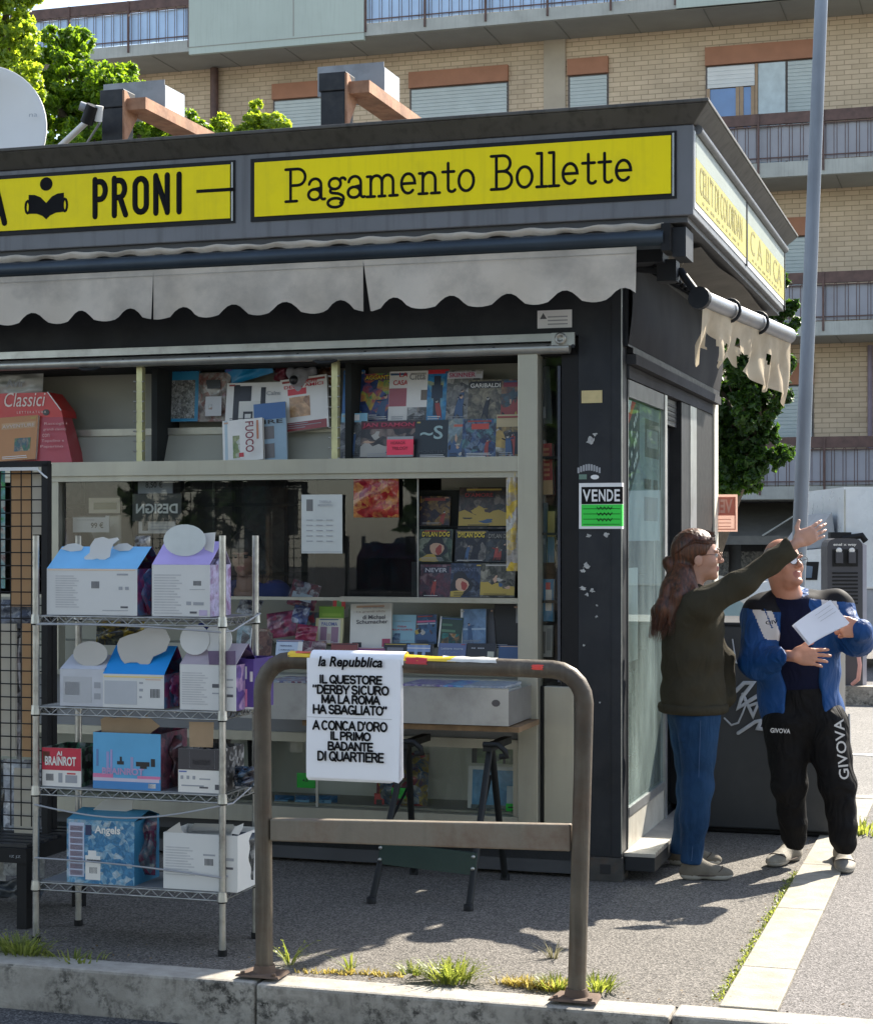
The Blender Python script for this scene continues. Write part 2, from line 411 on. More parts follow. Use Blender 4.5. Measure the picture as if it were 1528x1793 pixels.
def kerb_mat():
    m, nt, p = new_mat('kerb_stone'); co = coords(nt)
    f = ramp(nt, noise(nt, co, 14, 6, .6), [(.3, (.30, .275, .235)), (.7, (.43, .40, .35))])
    g = nd(nt, 'ShaderNodeNewGeometry'); sp = nd(nt, 'ShaderNodeSeparateXYZ'); nt.links.new(g.outputs['Normal'], sp.inputs[0])
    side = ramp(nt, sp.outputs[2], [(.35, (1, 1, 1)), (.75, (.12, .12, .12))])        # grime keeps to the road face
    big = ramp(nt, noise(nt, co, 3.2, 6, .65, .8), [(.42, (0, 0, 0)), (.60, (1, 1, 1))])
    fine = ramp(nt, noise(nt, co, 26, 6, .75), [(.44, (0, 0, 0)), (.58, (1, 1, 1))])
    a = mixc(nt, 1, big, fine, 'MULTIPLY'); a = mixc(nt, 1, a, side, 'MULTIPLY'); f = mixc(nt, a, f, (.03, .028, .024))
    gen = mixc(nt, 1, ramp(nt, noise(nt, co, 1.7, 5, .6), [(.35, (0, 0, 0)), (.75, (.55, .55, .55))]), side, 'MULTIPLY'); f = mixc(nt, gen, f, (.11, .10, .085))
    nt.links.new(f, p.inputs['Base Color']); p.inputs['Roughness'].default_value = .9; bump(nt, p, noise(nt, co, 32, 7, .7), .6, .008); return m
m_kerb = kerb_mat()
m_trav = M('travertine', (.31, .285, .235), .8, 0, .18, 10, .35, 70, ((.2, .18, .13), .7, 7))

B = MB(); B.box(-90, 90, -2.125, 3.02, -.25, 0, m_pave); struct(B, 'pavement', 'speckled asphalt pavement around the kiosk')
B = MB(); B.box(.958, 7.5, -2.12, 2.98, -.03, .004, m_pave2); struct(B, 'pavement_patch', 'greyer asphalt right of the pale stone strip')
B = MB(); B.box(-140, 140, -90, -2.28, -.5, -.16, m_road); struct(B, 'road', 'dark asphalt road in front of the kerb')
B = MB(); B.box(-140, 140, 3.18, 150, -.5, -.10, m_road2); struct(B, 'side_road', 'sunlit grey road behind the kiosk')
B = MB(); B.box(-12, 20, 6.1, 6.22, -.1, -.094, M('road_paint', (.6, .58, .54), .8, 0, .2, 20)); struct(B, 'road_line', 'thin white line painted on the road behind')
B = MB()
xs = [-12, -9.6, -8.2, -6.7, -5.2, -3.9, -2.35, -.87, .62, 2.0, 3.5, 5.1, 6.6, 8.2, 10, 14]
for i in range(len(xs)-1):
    dz = rng.uniform(-.004, .004); db = rng.uniform(-.005, .005)
    B.box(xs[i]+.003, xs[i+1]-.004, -2.275+db, -2.118+db*.5, -.32, .008+dz, m_kerb)
struct(B, 'kerb', 'chipped pale stone kerb with black stains', bevel=.012)
B = MB()
for i, (b0, b1) in enumerate([(-2.11, -1.52), (-1.515, -.42), (-.415, .66), (.665, 1.75), (1.755, 2.97)]):
    B.box(.757, .953, b0, b1, -.05, .012, m_trav)
struct(B, 'paving_strip', 'pale travertine strip set in the asphalt pavement', bevel=.004)
B = MB(); B.box(-40, 40, 3.02, 3.17, -.3, .01, m_kerb); struct(B, 'far_kerb', 'stone kerb between pavement and side road', bevel=.012)
B = MB(); B.box(-40, 40, 10.4, 10.62, -.3, .09, m_kerb); B.box(-40, 40, 10.62, 25.4, -.3, .085, m_pave2); struct(B, 'far_pavement', 'pavement with stone kerb across the side road')

# ------------------------------------------------------------------ apartment building
def brick_mat():
    m, nt, p = new_mat('tan_brick'); t = nd(nt, 'ShaderNodeTexCoord'); sp = nd(nt, 'ShaderNodeSeparateXYZ'); cb = nd(nt, 'ShaderNodeCombineXYZ')
    nt.links.new(t.outputs['Object'], sp.inputs[0]); nt.links.new(sp.outputs[0], cb.inputs[0]); nt.links.new(sp.outputs[2], cb.inputs[1])
    b = nd(nt, 'ShaderNodeTexBrick'); nt.links.new(cb.outputs[0], b.inputs['Vector'])
    b.inputs['Color1'].default_value = (.66, .53, .385, 1); b.inputs['Color2'].default_value = (.56, .445, .315, 1); b.inputs['Mortar'].default_value = (.37, .29, .20, 1)
    b.inputs['Scale'].default_value = 1; b.inputs['Brick Width'].default_value = .285; b.inputs['Row Height'].default_value = .098; b.inputs['Mortar Size'].default_value = .010; b.inputs['Bias'].default_value = -.1; b.inputs['Mortar Smooth'].default_value = .4
    n = ramp(nt, noise(nt, t.outputs['Object'], .6, 7, .7), [(.3, (.74, .73, .72)), (.7, (1.05, 1.03, 1))])
    nt.links.new(mixc(nt, 1, b.outputs[0], n, 'MULTIPLY'), p.inputs['Base Color']); p.inputs['Roughness'].default_value = .9
    bump(nt, p, b.outputs['Fac'], -.4, .02); return m
m_brick = brick_mat()
m_brown = M('brown_render', (.36, .17, .10), .85, 0, .1, 3)
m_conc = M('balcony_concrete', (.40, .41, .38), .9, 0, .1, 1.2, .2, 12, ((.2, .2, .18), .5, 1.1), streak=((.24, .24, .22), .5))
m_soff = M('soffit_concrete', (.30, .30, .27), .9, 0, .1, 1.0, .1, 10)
m_panel = M('parapet_paint', (.43, .49, .44), .8, 0, .06, .8, .05, 8, streak=((.33, .37, .33), .4))
m_rust = M('railing_brown', (.10, .055, .045), .6, 0, .3, 6)
m_screen = M('balcony_screen', (.33, .335, .37), .7, 0, .08, 2)
m_screen_l = M('balcony_screen_sky_tint', (.46, .62, .84), .6, 0, .08, 1.5)  # pale screens, tinted with the sky blue of the open left span
m_shut = M('roller_shutter', (.52, .58, .58), .55, 0, .06, 3)
m_frame_d = M('dark_window_frame', (.10, .08, .07), .5)
m_wood = M('wood_window_frame', (.36, .24, .14), .5)
m_white = M('white_paint', (.72, .74, .74), .5, 0, .05, 3)
m_pane = M('window_pane', (.06, .16, .36), .06, 0, .2, 1.5, spec=1)
m_dark = M('dark_recess', (.02, .02, .021), .8)
bld = thing('apartment_building', 'tan brick apartment building with concrete balconies and brown window lintels behind the kiosk', 'building', (-3, 26.2, 0))
B = MB(); B.box(-17.2, 2.0, 27.6, 33, 2.6, 11.8, m_brick); B.box(-14.42, 2.0, 27.6, 33, 11.8, 13.1, m_brick); B.obj('wall', bld)
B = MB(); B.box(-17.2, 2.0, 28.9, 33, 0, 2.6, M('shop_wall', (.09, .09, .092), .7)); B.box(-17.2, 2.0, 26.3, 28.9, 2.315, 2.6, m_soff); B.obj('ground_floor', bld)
B = MB(); a0, a1 = K(952, 0, 27.58)[0], K(990, 0, 27.58)[0]; B.box(a0, a1, 27.55, 27.7, 8.7, 11.74, M('render_strip', (.42, .36, .28), .9, 0, .1, 2)); B.obj('pillar', bld)
B = MB(); B.tube([(K(376, 0, 27.5)[0], 27.48, 8.6), (K(376, 0, 27.5)[0], 27.48, 11.7)], .09, m_rust, 10); B.obj('downpipe', bld)
B = MB(); ap = K(1523, 0, 27.5)[0]; B.tube([(ap, 27.5, 2.6), (ap, 27.5, 5.3)], .05, M('pipe_violet', (.2, .16, .2), .6), 8); B.obj('downpipe', bld)
def shutter(mb, a0, a1, z0, z1, b, m):
    n = max(3, int((z1-z0)/.072)); vs = []
    for i in range(n):
        zz = z0 + (z1-z0)*i/n; dz = (z1-z0)/n
        for (q, bb) in ((zz, b), (zz+dz*.74, b-.022), (zz+dz*.86, b+.02)):
            vs += [(a0, bb, q), (a1, bb, q)]
    vs += [(a0, b, z1), (a1, b, z1)]
    mb.add(vs, [(2*i, 2*i+1, 2*i+3, 2*i+2) for i in range(len(vs)//2-1)], m)
def window(a0, a1, z0, ztop, lint=.33, kind='shut'):
    wn_ = MB(); wn_.box(a0, a1, 27.50, 27.62, ztop-lint, ztop, m_brown)
    wn_.box(a0, a1, 27.585, 27.596, z0, ztop-lint-.002, m_frame_d)
    w = wn_.obj('window', bld)
    t = ztop-lint-.03
    if kind == 'shut':
        B = MB(); shutter(B, a0+.05, a1-.03, z0, t, 27.565, m_shut); B.obj('shutter', w)
    else:
        w1 = a0 + (a1-a0)*.46; w2 = a0 + (a1-a0)*.72
        B = MB(); shutter(B, a0+.04, w1-.03, t-.42, t, 27.55, m_white); B.obj('shutter', w)
        B = MB(); shutter(B, w2+.05, a1-.03, z0, t, 27.55, m_shut); B.obj('shutter', w)
        B = MB(); B.box(a0+.06, w1-.08, 27.572, 27.582, z0, t-.44, m_pane); B.obj('pane', w)
        B = MB(); mid = a0+(w1-a0)*.6
        for x in (a0+.02, mid, mid+.08, w1-.1): B.box(x, x+.07, 27.545, 27.57, z0, t-.43, m_wood)
        B.box(w1-.02, w1+.03, 27.53, 27.58, z0, t, m_wood); B.obj('frame', w)
        B = MB(); B.box(w1+.04, w2, 27.55, 27.58, z0, t, M('pale_panel', (.50, .58, .60), .5)); B.obj('panel', w)
    return w
def wpx(x0, x1, ztop, z0, kind='shut', lint=.33): window(K(x0, 0, 27.58)[0], K(x1, 0, 27.58)[0], z0, ztop, lint, kind)
wpx(478, 566, 11.27, 8.7); wpx(717, 890, 11.29, 8.7); wpx(994, 1065, 11.30, 8.7); wpx(1235, 1430, 11.31, 8.7, 'big', .36)
wpx(285, 318, 11.25, 8.7)
wpx(1290, 1421, 7.85, 5.65, lint=.36); wpx(1290, 1424, 5.0, 2.55, lint=.42)
wpx(1090, 1180, 7.85, 5.65); wpx(600, 760, 7.85, 5.65)
def balcony(zb, zt, a0, a1, spans, scr, b0=26.2, top=.95):
    s = MB(); s.box(a0, a1, b0, 27.6, zb, zt, m_conc)
    x = a0
    bal = s.obj('balcony', bld)
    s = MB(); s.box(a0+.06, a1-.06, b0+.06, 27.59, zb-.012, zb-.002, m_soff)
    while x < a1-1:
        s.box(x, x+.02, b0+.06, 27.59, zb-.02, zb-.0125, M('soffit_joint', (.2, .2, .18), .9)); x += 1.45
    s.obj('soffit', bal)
    for (p, q) in spans:
        r = MB(); bb = b0 + .02
        r.box(p, q, bb-.03, bb+.05, zt+top-.23, zt+top-.02, m_rust)
        r.box(p, q, bb-.012, bb+.012, zt+.70-.02, zt+.70, m_rust); r.box(p, q, bb-.012, bb+.012, zt+.08, zt+.10, m_rust)
        n = int((q-p)/.205)
        for i in range(n):
            x = p + (i+.5)*(q-p)/n
            r.tube([(x-.028, bb, zt+.0), (x-.028, bb, zt+.66), (x-.02, bb, zt+.70), (x, bb, zt+.725), (x+.02, bb, zt+.70), (x+.028, bb, zt+.66), (x+.028, bb, zt)], .0065, m_rust, 5, caps=False)
        x = p
        while x <= q+.01:
            r.box(x-.02, x+.02, bb-.05, bb-.012, zb+.08, zt+top-.02, m_rust); x += (q-p)/max(1, round((q-p)/1.25))
        r.obj('railing', bal)
        if scr:
            c = MB()
            def fn(u, v, p=p, q=q): return (p+(q-p)*u, bb+.05+.012*math.sin(u*(q-p)*9), zt+.03+.66*v)
            c.grid(fn, int((q-p)*10), 1, scr); c.obj('screen', bal)
    return bal
aw = lambda px: K(px, 0, 26.2)[0]
bal4 = balcony(11.74, 11.98, -18.2, 2.3, [(aw(20), aw(331)), (aw(640), aw(1182))], m_screen_l)  # the left span's screen stands in for open sky
s = MB(); s.box(aw(332), aw(638), 26.16, 26.26, 11.66, 13.0, m_panel); s.box(aw(515)-.012, aw(515)+.012, 26.155, 26.165, 11.85, 13.0, m_soff); s.box(aw(332), aw(638), 26.15, 26.17, 11.80, 11.815, m_soff); s.obj('parapet_panel', bal4)
s = MB(); s.box(aw(1184), 2.3, 26.16, 26.26, 11.74, 13.0, m_panel); s.obj('parapet_panel', bal4)
balcony(8.40, 8.68, -7, 2.3, [(aw(1000), 2.2)], m_screen)
balcony(5.38, 5.64, -7, 2.3, [(aw(1000), 2.2)], m_screen)
balcony(2.31, 2.55, -10, 2.3, [(aw(900), 2.2)], m_screen)
B = MB(); B.poly([(-4.5, 28.2, 2.28), (2.0, 28.2, 2.28), (2.0, 26.6, 1.62), (-4.5, 26.6, 1.62)], M('grey_awning', (.14, .135, .12), .8)); B.box(-4.5, 2.0, 26.59, 26.61, 1.45, 1.62, M('grey_awning', (.1, .1, .1)))
B.tube([(-2.6, 26.58, 1.62), (-2.0, 26.57, 2.0), (-1.4, 26.58, 1.62)], .02, m_conc, 6); B.obj('shop_awning', bld)
B = MB(); B.box(K(1352, 0, 28.8)[0], 1.9, 28.8, 28.9, .2, 2.2, m_dark)
for i in range(12): B.box(-4+i*.7, -3.55+i*.7, 28.78, 28.79, .5, 1.3, art([(.02, .02, .02), (.1, .1, .1), (.2, .19, .17)], 9, i)); B.box(-4+i*.7, -3.55+i*.7, 28.78, 28.79, 1.3, 1.5, m_dark)
B.obj('shop_front', bld)
B = MB(); B.box(K(1468, 0, 26)[0], K(1474, 0, 26)[0], 26.0, 26.1, 1.3, 2.3, m_rust); B.obj('shop_post', bld)

# ------------------------------------------------------------------ trees and small plants
def leaf_mat(name, dk, lt, tr):
    m, nt, p = new_mat(name); out = nt.nodes['Material Output']
    g = nd(nt, 'ShaderNodeNewGeometry')
    f = ramp(nt, g.outputs['Random Per Island'], [(0, dk), (.6, tuple((a+b)/2 for a, b in zip(dk, lt))), (1, lt)])
    nt.links.new(f, p.inputs['Base Color']); p.inputs['Roughness'].default_value = .45
    t = nd(nt, 'ShaderNodeBsdfTranslucent'); nt.links.new(mixc(nt, 1, f, tr, 'MULTIPLY'), t.inputs[0])
    mx = nd(nt, 'ShaderNodeMixShader'); mx.inputs[0].default_value = .55
    nt.links.new(p.outputs[0], mx.inputs[1]); nt.links.new(t.outputs[0], mx.inputs[2]); nt.links.new(mx.outputs[0], out.inputs[0]); return m
m_lime = leaf_mat('lime_leaves', (.05, .11, .018), (.17, .26, .03), (3.6, 3.2, 1.0))
m_lime2 = leaf_mat('fresh_leaves', (.10, .17, .03), (.27, .34, .06), (3.4, 3.0, 1.0))
m_dkleaf = leaf_mat('dark_leaves', (.018, .05, .012), (.07, .13, .025), (1.6, 1.7, .6))
m_bark = M('bark', (.11, .085, .06), .95, 0, .3, 12, .8, 30)
def leaves(blobs, n, size, seed, m):
    r = np.random.default_rng(seed)
    w = np.array([b[3]**2 for b in blobs]); w = w/w.sum(); bi = r.choice(len(blobs), n, p=w)
    C = np.array([b[:3] for b in blobs])[bi]; Rr = np.array([b[3] for b in blobs])[bi]
    d = r.normal(size=(n, 3)); d /= np.linalg.norm(d, axis=1)[:, None]
    rad = Rr*(.35+.65*r.random(n)**.45)
    P = C + d*rad[:, None]*np.array([1, 1, .9])
    # twigs: pull groups of leaves together so that gaps open between sprays
    nt_ = max(8, n//9); tw = P[r.integers(0, n, nt_)]; near = r.integers(0, nt_, n)
    k = 5000
    for s0 in range(0, n, k):
        dd = ((P[s0:s0+k, None, :]-tw[None, :400, :])**2).sum(2) if nt_ > 400 else ((P[s0:s0+k, None, :]-tw[None])**2).sum(2)
        near[s0:s0+k] = dd.argmin(1)
    P = P*.62 + tw[near]*.38
    nrm = d*.6 + r.normal(size=(n, 3))*.6 + np.array([0, 0, .5]); nrm /= np.linalg.norm(nrm, axis=1)[:, None]
    t = np.cross(nrm, r.normal(size=(n, 3))); t /= np.linalg.norm(t, axis=1)[:, None]; b = np.cross(nrm, t)
    sz = size*(.6+.8*r.random(n))[:, None]
    V = np.stack([P-t*sz, P-b*sz*.55-nrm*sz*.12, P+t*sz, P+b*sz*.55-nrm*sz*.12], 1).reshape(-1, 3)
    F = np.arange(4*n).reshape(n, 4)
    me = bpy.data.meshes.new('crown'); me.from_pydata(V.tolist(), [], F.tolist()); me.materials.append(m); me.update(); return me
def tree(name, label, base, blobs, n, size, seed, m, trunk_r=.12, group=None, fixed=False):
    """base and blobs in the kiosk frame (a, b, z); blobs carry a radius"""
    if not fixed: base = (sum(b[0] for b in blobs)/len(blobs), sum(b[1] for b in blobs)/len(blobs), base[2])
    t = thing(name, label, 'tree', base, 'K', group)
    r2 = random.Random(seed); fine = []
    for (x, y, z, r) in blobs:
        for _ in range(7):
            q = Vector((r2.gauss(0, 1), r2.gauss(0, 1), r2.gauss(0, 1))).normalized()*r*r2.uniform(.45, .95)
            fine.append((x+q.x-base[0], y+q.y-base[1], z+q.z-base[2], r*r2.uniform(.28, .5)))
        fine.append((x-base[0], y-base[1], z-base[2], r*.6))
    o = bpy.data.objects.new('crown', leaves(fine, n, size, seed, m)); scene.collection.objects.link(o); o.parent = t; ORG[o.name] = (base, 'K')
    B = MB(); cx = sum(b[0] for b in blobs)/len(blobs); cy = sum(b[1] for b in blobs)/len(blobs); cz = min(b[2]-b[3]*.5 for b in blobs)
    B.tube([base, (base[0]+.04, base[1], base[2]+(cz-base[2])*.5), (cx, cy, cz+.2)], [trunk_r*1.3, trunk_r, trunk_r*.75], m_bark, 10)
    for (x, y, z, r) in blobs:
        mx = ((cx+x)/2+r2.uniform(-.1, .1), (cy+y)/2, (cz+z)/2+.1); B.tube([(cx, cy, cz), mx, (x, y, z+r*.3)], [trunk_r*.6, trunk_r*.35, trunk_r*.12], m_bark, 7)
    B.obj('trunk', t); return t
def kb(px, py, b, r): a, z = K(px, py, b); return (a, b, z, r)
tree('lime_tree', 'tall bright lime tree cut off by the left edge above the white dish', (-7.5, 9.0, -.1), [kb(-60, 60, 9, .8), kb(10, 40, 9, .5), kb(15, 100, 9, .42), kb(-40, -60, 9.3, .7), kb(30, -40, 9, .4), kb(20, 165, 9.2, .5), kb(-60, 200, 9, .6)], 40000, .036, 3, m_lime2, .14)
tree('lime_tree', 'dense lime tree above the kiosk roof between the white dish and the first roof post', (-6.3, 11.5, -.1), [kb(140, 140, 11.5, .6), kb(105, 95, 11.5, .42), kb(205, 150, 11.5, .45), kb(85, 190, 11.3, .6), kb(160, 230, 11.3, .7), kb(250, 240, 11.6, .5), kb(325, 222, 11.6, .36), kb(60, 150, 11.2, .5)], 52000, .036, 5, m_lime, .14)
tree('lime_tree', 'low lime tree whose top shows between the two roof posts', (-4.6, 12.2, -.1), [kb(410, 250, 12.2, .42), kb(465, 255, 12.2, .42), kb(385, 225, 12.2, .22), kb(445, 222, 12.2, .26), kb(500, 235, 12.2, .2)], 18000, .034, 8, m_lime2, .12)
tree('leafy_tree', 'dark leafy tree between the kiosk corner and the grey lamp post', (K(1215, 0, 8.8)[0], 8.8, -.1), [kb(1300, 560, 8.6, .42), kb(1335, 620, 8.4, .36), kb(1275, 700, 8.6, .5), kb(1330, 720, 8.5, .36), kb(1270, 800, 8.6, .36), kb(1372, 540, 8.6, .16), kb(1372, 490, 8.6, .09), kb(1385, 575, 8.6, .12), kb(1220, 620, 8.8, .5), kb(1290, 815, 8.5, .32), kb(1345, 780, 8.5, .26), kb(1230, 800, 8.8, .4)], 42000, .034, 12, m_dkleaf, .07, None, True)

def unseen_tree(X, Y, h, r, sd, lab):
    a, b = loc(X, Y); rr = random.Random(sd); bl = [(a+rr.uniform(-1, 1)*r*.7, b+rr.uniform(-1, 1)*r*.5, h+rr.uniform(-.8, .8)*r, r*rr.uniform(.5, .8)) for _ in range(9)]
    tree('unseen_tree', lab, (a, b, -.16), bl, 7000, .20, sd, m_dkleaf, .18, 'street trees across the road behind the camera')
for i, (X, Y, h, r) in enumerate(((-8.5, -7.5, 4.8, 2.5), (-3.4, -9, 5.0, 2.6), (1.8, -8.5, 4.9, 2.5), (6.6, -8, 4.8, 2.5), (-13, -7, 4.7, 2.6), (12, -7.5, 4.8, 2.7))):
    unseen_tree(X, Y, h, r, 60+i, 'leafy street tree on the far side of the road behind the camera')
for i, (a_, b_, h_, r_) in enumerate(((4.2, 16.5, 3.0, 2.0), (6.8, 21, 3.6, 2.4), (4.6, 24, 3.4, 1.7), (8.5, 13, 3.4, 2.2))):
    rr = random.Random(90+i); tree('unseen_tree', 'unseen leafy tree added right of the view to dim the side glass reflections', (a_, b_, 0), [(a_+rr.uniform(-1, 1)*r_*.6, b_+rr.uniform(-1, 1)*r_*.6, h_+rr.uniform(-.9, .8)*r_*.9, r_*rr.uniform(.5, .8)) for _ in range(8)], 6000, .16, 90+i, m_dkleaf, .15, 'unseen trees added right of the view')  # unseen trees added so the side glass reflects foliage instead of bright sky
m_blade = leaf_mat('weed_blades', (.12, .16, .045), (.36, .38, .13), (1.5, 1.5, .7))
m_dry = leaf_mat('dry_grass', (.30, .25, .09), (.50, .44, .2), (1.3, 1.2, .7))
def tuft(c, n, h, spread, seed, m, wide=.006, broad=False):
    r = random.Random(seed); B = MB()
    for _ in range(n):
        a = r.uniform(0, 6.283); d = r.random()**.7*spread*.45; x, y = c[0]+d*math.cos(a), c[1]+d*math.sin(a)*.6
        l = h*r.uniform(.45, 1.0); lean = r.uniform(.2, 1.5); dx, dy = math.cos(a)*lean, math.sin(a)*lean*.7
        w = wide*r.uniform(.7, 1.4); px, py = -math.sin(a)*w, math.cos(a)*w
        pts = []
        for t in (0, .35, .7, 1):
            s = l*t; k = (w and (1-t)**.6 if not broad else (math.sin(math.pi*min(.98, t*.85+.12))))
            q = (x+dx*s*(.4+.5*t), y+dy*s*(.4+.5*t), c[2]+s*(1-.35*t*lean*.7))
            pts.append(((q[0]-px*k, q[1]-py*k, q[2]), (q[0]+px*k, q[1]+py*k, q[2])))
        vs = [p for pr in pts for p in pr]
        if broad:
            for t in (1, 2, 3):
                for sg in (-1, 1):
                    q = Vector(pts[t][0]).lerp(Vector(pts[t][1]), .5); sd_ = Vector((px, py, 0)).normalized()*sg; fw = Vector((dx, dy, .35)).normalized(); s_ = h*r.uniform(.07, .15)
                    e = q+sd_*s_*r.uniform(.5, 1)+fw*s_*r.uniform(.4, 1.0)+Vector((0, 0, r.uniform(-.3, .3)*s_)); B.add([tuple(q), tuple(q.lerp(e, .5)+fw*s_*.28), tuple(e), tuple(q.lerp(e, .55)-fw*s_*.25)], [(0, 1, 2, 3)], m)
        B.add(vs, [(0, 1, 3, 2), (2, 3, 5, 4), (4, 5, 7, 6)], m)
    return B
def weed(px, py, n, h, spread, label, m=None, broad=False, wide=.006):
    a, b = GR(px, py); B = tuft((a, b, 0), n, h, spread, px+py, m or m_blade, wide, broad)
    solo(B, 'weed', label, 'weed', (a, b, 0), group='weeds along the kerb')
weed(785, 1720, 170, .10, .20, 'largest bright green weed, in the sun between the two barrier posts', broad=True, wide=.0042)
weed(722, 1706, 34, .07, .10, 'small spiky weed just left of the largest green weed', wide=.005)
weed(508, 1690, 16, .12, .05, 'lone shaded weed beside the left barrier post', wide=.004, broad=True)
weed(612, 1700, 16, .09, .05, 'single thin sprout in the yellowed grass under the poster', wide=.004)
weed(975, 1735, 90, .07, .15, 'green weed against the foot of the right barrier post', broad=True, wide=.004)
weed(1045, 1735, 80, .07, .15, 'leafy weed just right of the right barrier post', broad=True, wide=.0042)
weed(968, 1678, 34, .10, .06, 'dry grey seed stalks standing behind the right barrier post', leaf_mat('dry_stalks', (.12, .11, .075), (.26, .24, .17), (1, 1, .8)), wide=.0022)
weed(38, 1672, 150, .09, .24, 'dull green weed in the shade at the left rack foot', broad=True, wide=.0045)
weed(130, 1682, 60, .05, .3, 'low shaded grass tuft along the kerb under the rack', wide=.005)
weed(1510, 1462, 80, .10, .3, 'sunlit weed by the far right edge of the stone strip', broad=True, wide=.006)
def strip_grass(name, label, pts, per, h, m, seed):
    r = random.Random(seed); B = MB()
    for i in range(len(pts)-1):
        (x0, y0), (x1, y1) = pts[i], pts[i+1]; n = int(per*math.hypot(x1-x0, y1-y0))
        for _ in range(n):
            t = r.random(); g = tuft((x0+(x1-x0)*t+r.gauss(0, .012), y0+(y1-y0)*t+r.gauss(0, .014), 0), 3, h*r.uniform(.4, 1.1), .03, r.random(), m, .0035)
            B.add(g.v, g.f, m)
    o = solo(B, name, label, 'grass', (pts[0][0], pts[0][1], 0), kind='stuff')
strip_grass('grass', 'yellow dry grass along the sunny kerb joint', [GR(530, 1703), GR(640, 1706), GR(700, 1712)], 230, .035, m_dry, 1)
strip_grass('grass', 'yellow dry grass tuft between the weeds near the right barrier post', [GR(880, 1722), GR(990, 1738)], 520, .06, m_dry, 2)
strip_grass('grass', 'short moss and grass along the left side of the stone strip', [(.745, -2.0), (.75, -.6), (.752, .5)], 170, .022, m_blade, 3)

B = MB(); r = random.Random(77); m_lit = leaf_mat('leaf_litter', (.10, .06, .03), (.36, .24, .10), (1.1, 1, .8)); m_peb = M('pebbles', (.34, .31, .27), .9, 0, .3, 40)
def bit(a, b, s, m):
    q = r.uniform(0, 6.28); u = Vector((math.cos(q), math.sin(q), r.uniform(-.3, .3)))*s; v = Vector((-math.sin(q), math.cos(q), r.uniform(-.4, .4)))*s*r.uniform(.35, .8); c = Vector((a, b, s*.5+.002))
    B.add([tuple(c-u), tuple(c-v*.9+Vector((0, 0, s*.2))), tuple(c+u), tuple(c+v)], [(0, 1, 2, 3)], m)
for _ in range(260): bit(r.uniform(-3.2, 2.6), -2.10+abs(r.gauss(0, .12)), r.uniform(.003, .009), m_lit)
for _ in range(160): bit(.74+r.gauss(0, .05), r.uniform(-2.1, 1.4), r.uniform(.003, .008), m_lit)
for _ in range(260): bit(r.uniform(-3, 2.4), r.uniform(-2.1, 1.4), r.uniform(.002, .006), m_lit if r.random() < .4 else m_peb)
for _ in range(240): bit(1.55+abs(r.gauss(0, .5)), 2.7+r.gauss(0, .22), r.uniform(.012, .03), m_lit)
solo(B, 'leaf_litter', 'dry leaf bits and grit scattered on the pavement and along the kerb', 'litter', (0, -1, 0), kind='stuff')

# ================================================================== THE KIOSK
m_grey = M('kiosk_grey_paint', (.145, .15, .16), .5, 0, .1, 2.5, streak=((.06, .06, .06), .6))
m_char = M('kiosk_charcoal', (.020, .0225, .027), .55, 0, .25, 3, .06, 40, ((.06, .06, .06), .3, 4), .25)
m_cap = M('roof_edge_sheet', (.085, .08, .072), .6, .2, .15, 3, streak=((.03, .028, .025), .8))
m_black = M('black_paint', (.010, .010, .011), .55, spec=.25)
m_yel = M('yellow_sign', (.95, .77, .004), .5, 0, .06, .8, spec=.2, dirt=((.55, .44, .03), .35, 2.2), streak=((.62, .50, .02), .35))
m_ink = M('sign_ink', (.008, .008, .009), .7, spec=.12)
m_alu = M('aluminium_frame', (.38, .365, .30), .42, .55, .08, 3, streak=((.3, .28, .22), .4))
m_cream = M('cream_sheet', (.33, .325, .265), .6, 0, .06, 1.5, dirt=((.25, .24, .2), .35, 3))
m_silver = M('silver_rail', (.40, .40, .37), .35, .7, .1, 4, dirt=((.2, .19, .17), .6, 9))
m_steel = M('grey_steel_tray', (.40, .40, .39), .4, .6, .1, 2.5, dirt=((.12, .11, .1), .5, 3))
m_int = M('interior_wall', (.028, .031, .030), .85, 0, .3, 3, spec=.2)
m_navy = M('awning_housing', (.030, .045, .062), .4, .3, .2, 4)
m_canvas = cloth('awning_canvas', (.62, .555, .465), .18, .16, 2.2, 260, ((.27, .25, .22), .75, 2.4))
m_canvas2 = cloth('torn_canvas', (.62, .52, .38), .3, .12, 4, 260, ((.34, .26, .18), .5, 6))
m_tube = M('galvanised_tube', (.24, .25, .27), .4, .6, .1, 6, dirt=((.25, .22, .2), .5, 8))
m_glass = glass('shop_glass', (.93, .96, .95), .012)
m_plate = M('tread_plate', (.42, .40, .37), .5, .6, .15, 12, .4, 90)
m_pap = M('paper', (.74, .74, .74), .7, 0, .03, 5)
m_mark = M('paper_print', (.33, .34, .36), .7, 0, .1, 5)
m_markd = M('paper_print_dark', (.10, .10, .11), .7)
m_fgreen = M('fluorescent_green', (.03, .62, .06), .6, 0, .06, 4)

kiosk = thing('newspaper_kiosk', 'dark grey newspaper kiosk with yellow sign band, faded canvas awning and goods on show', 'kiosk', (0, 0, 0))
AL = -5.6
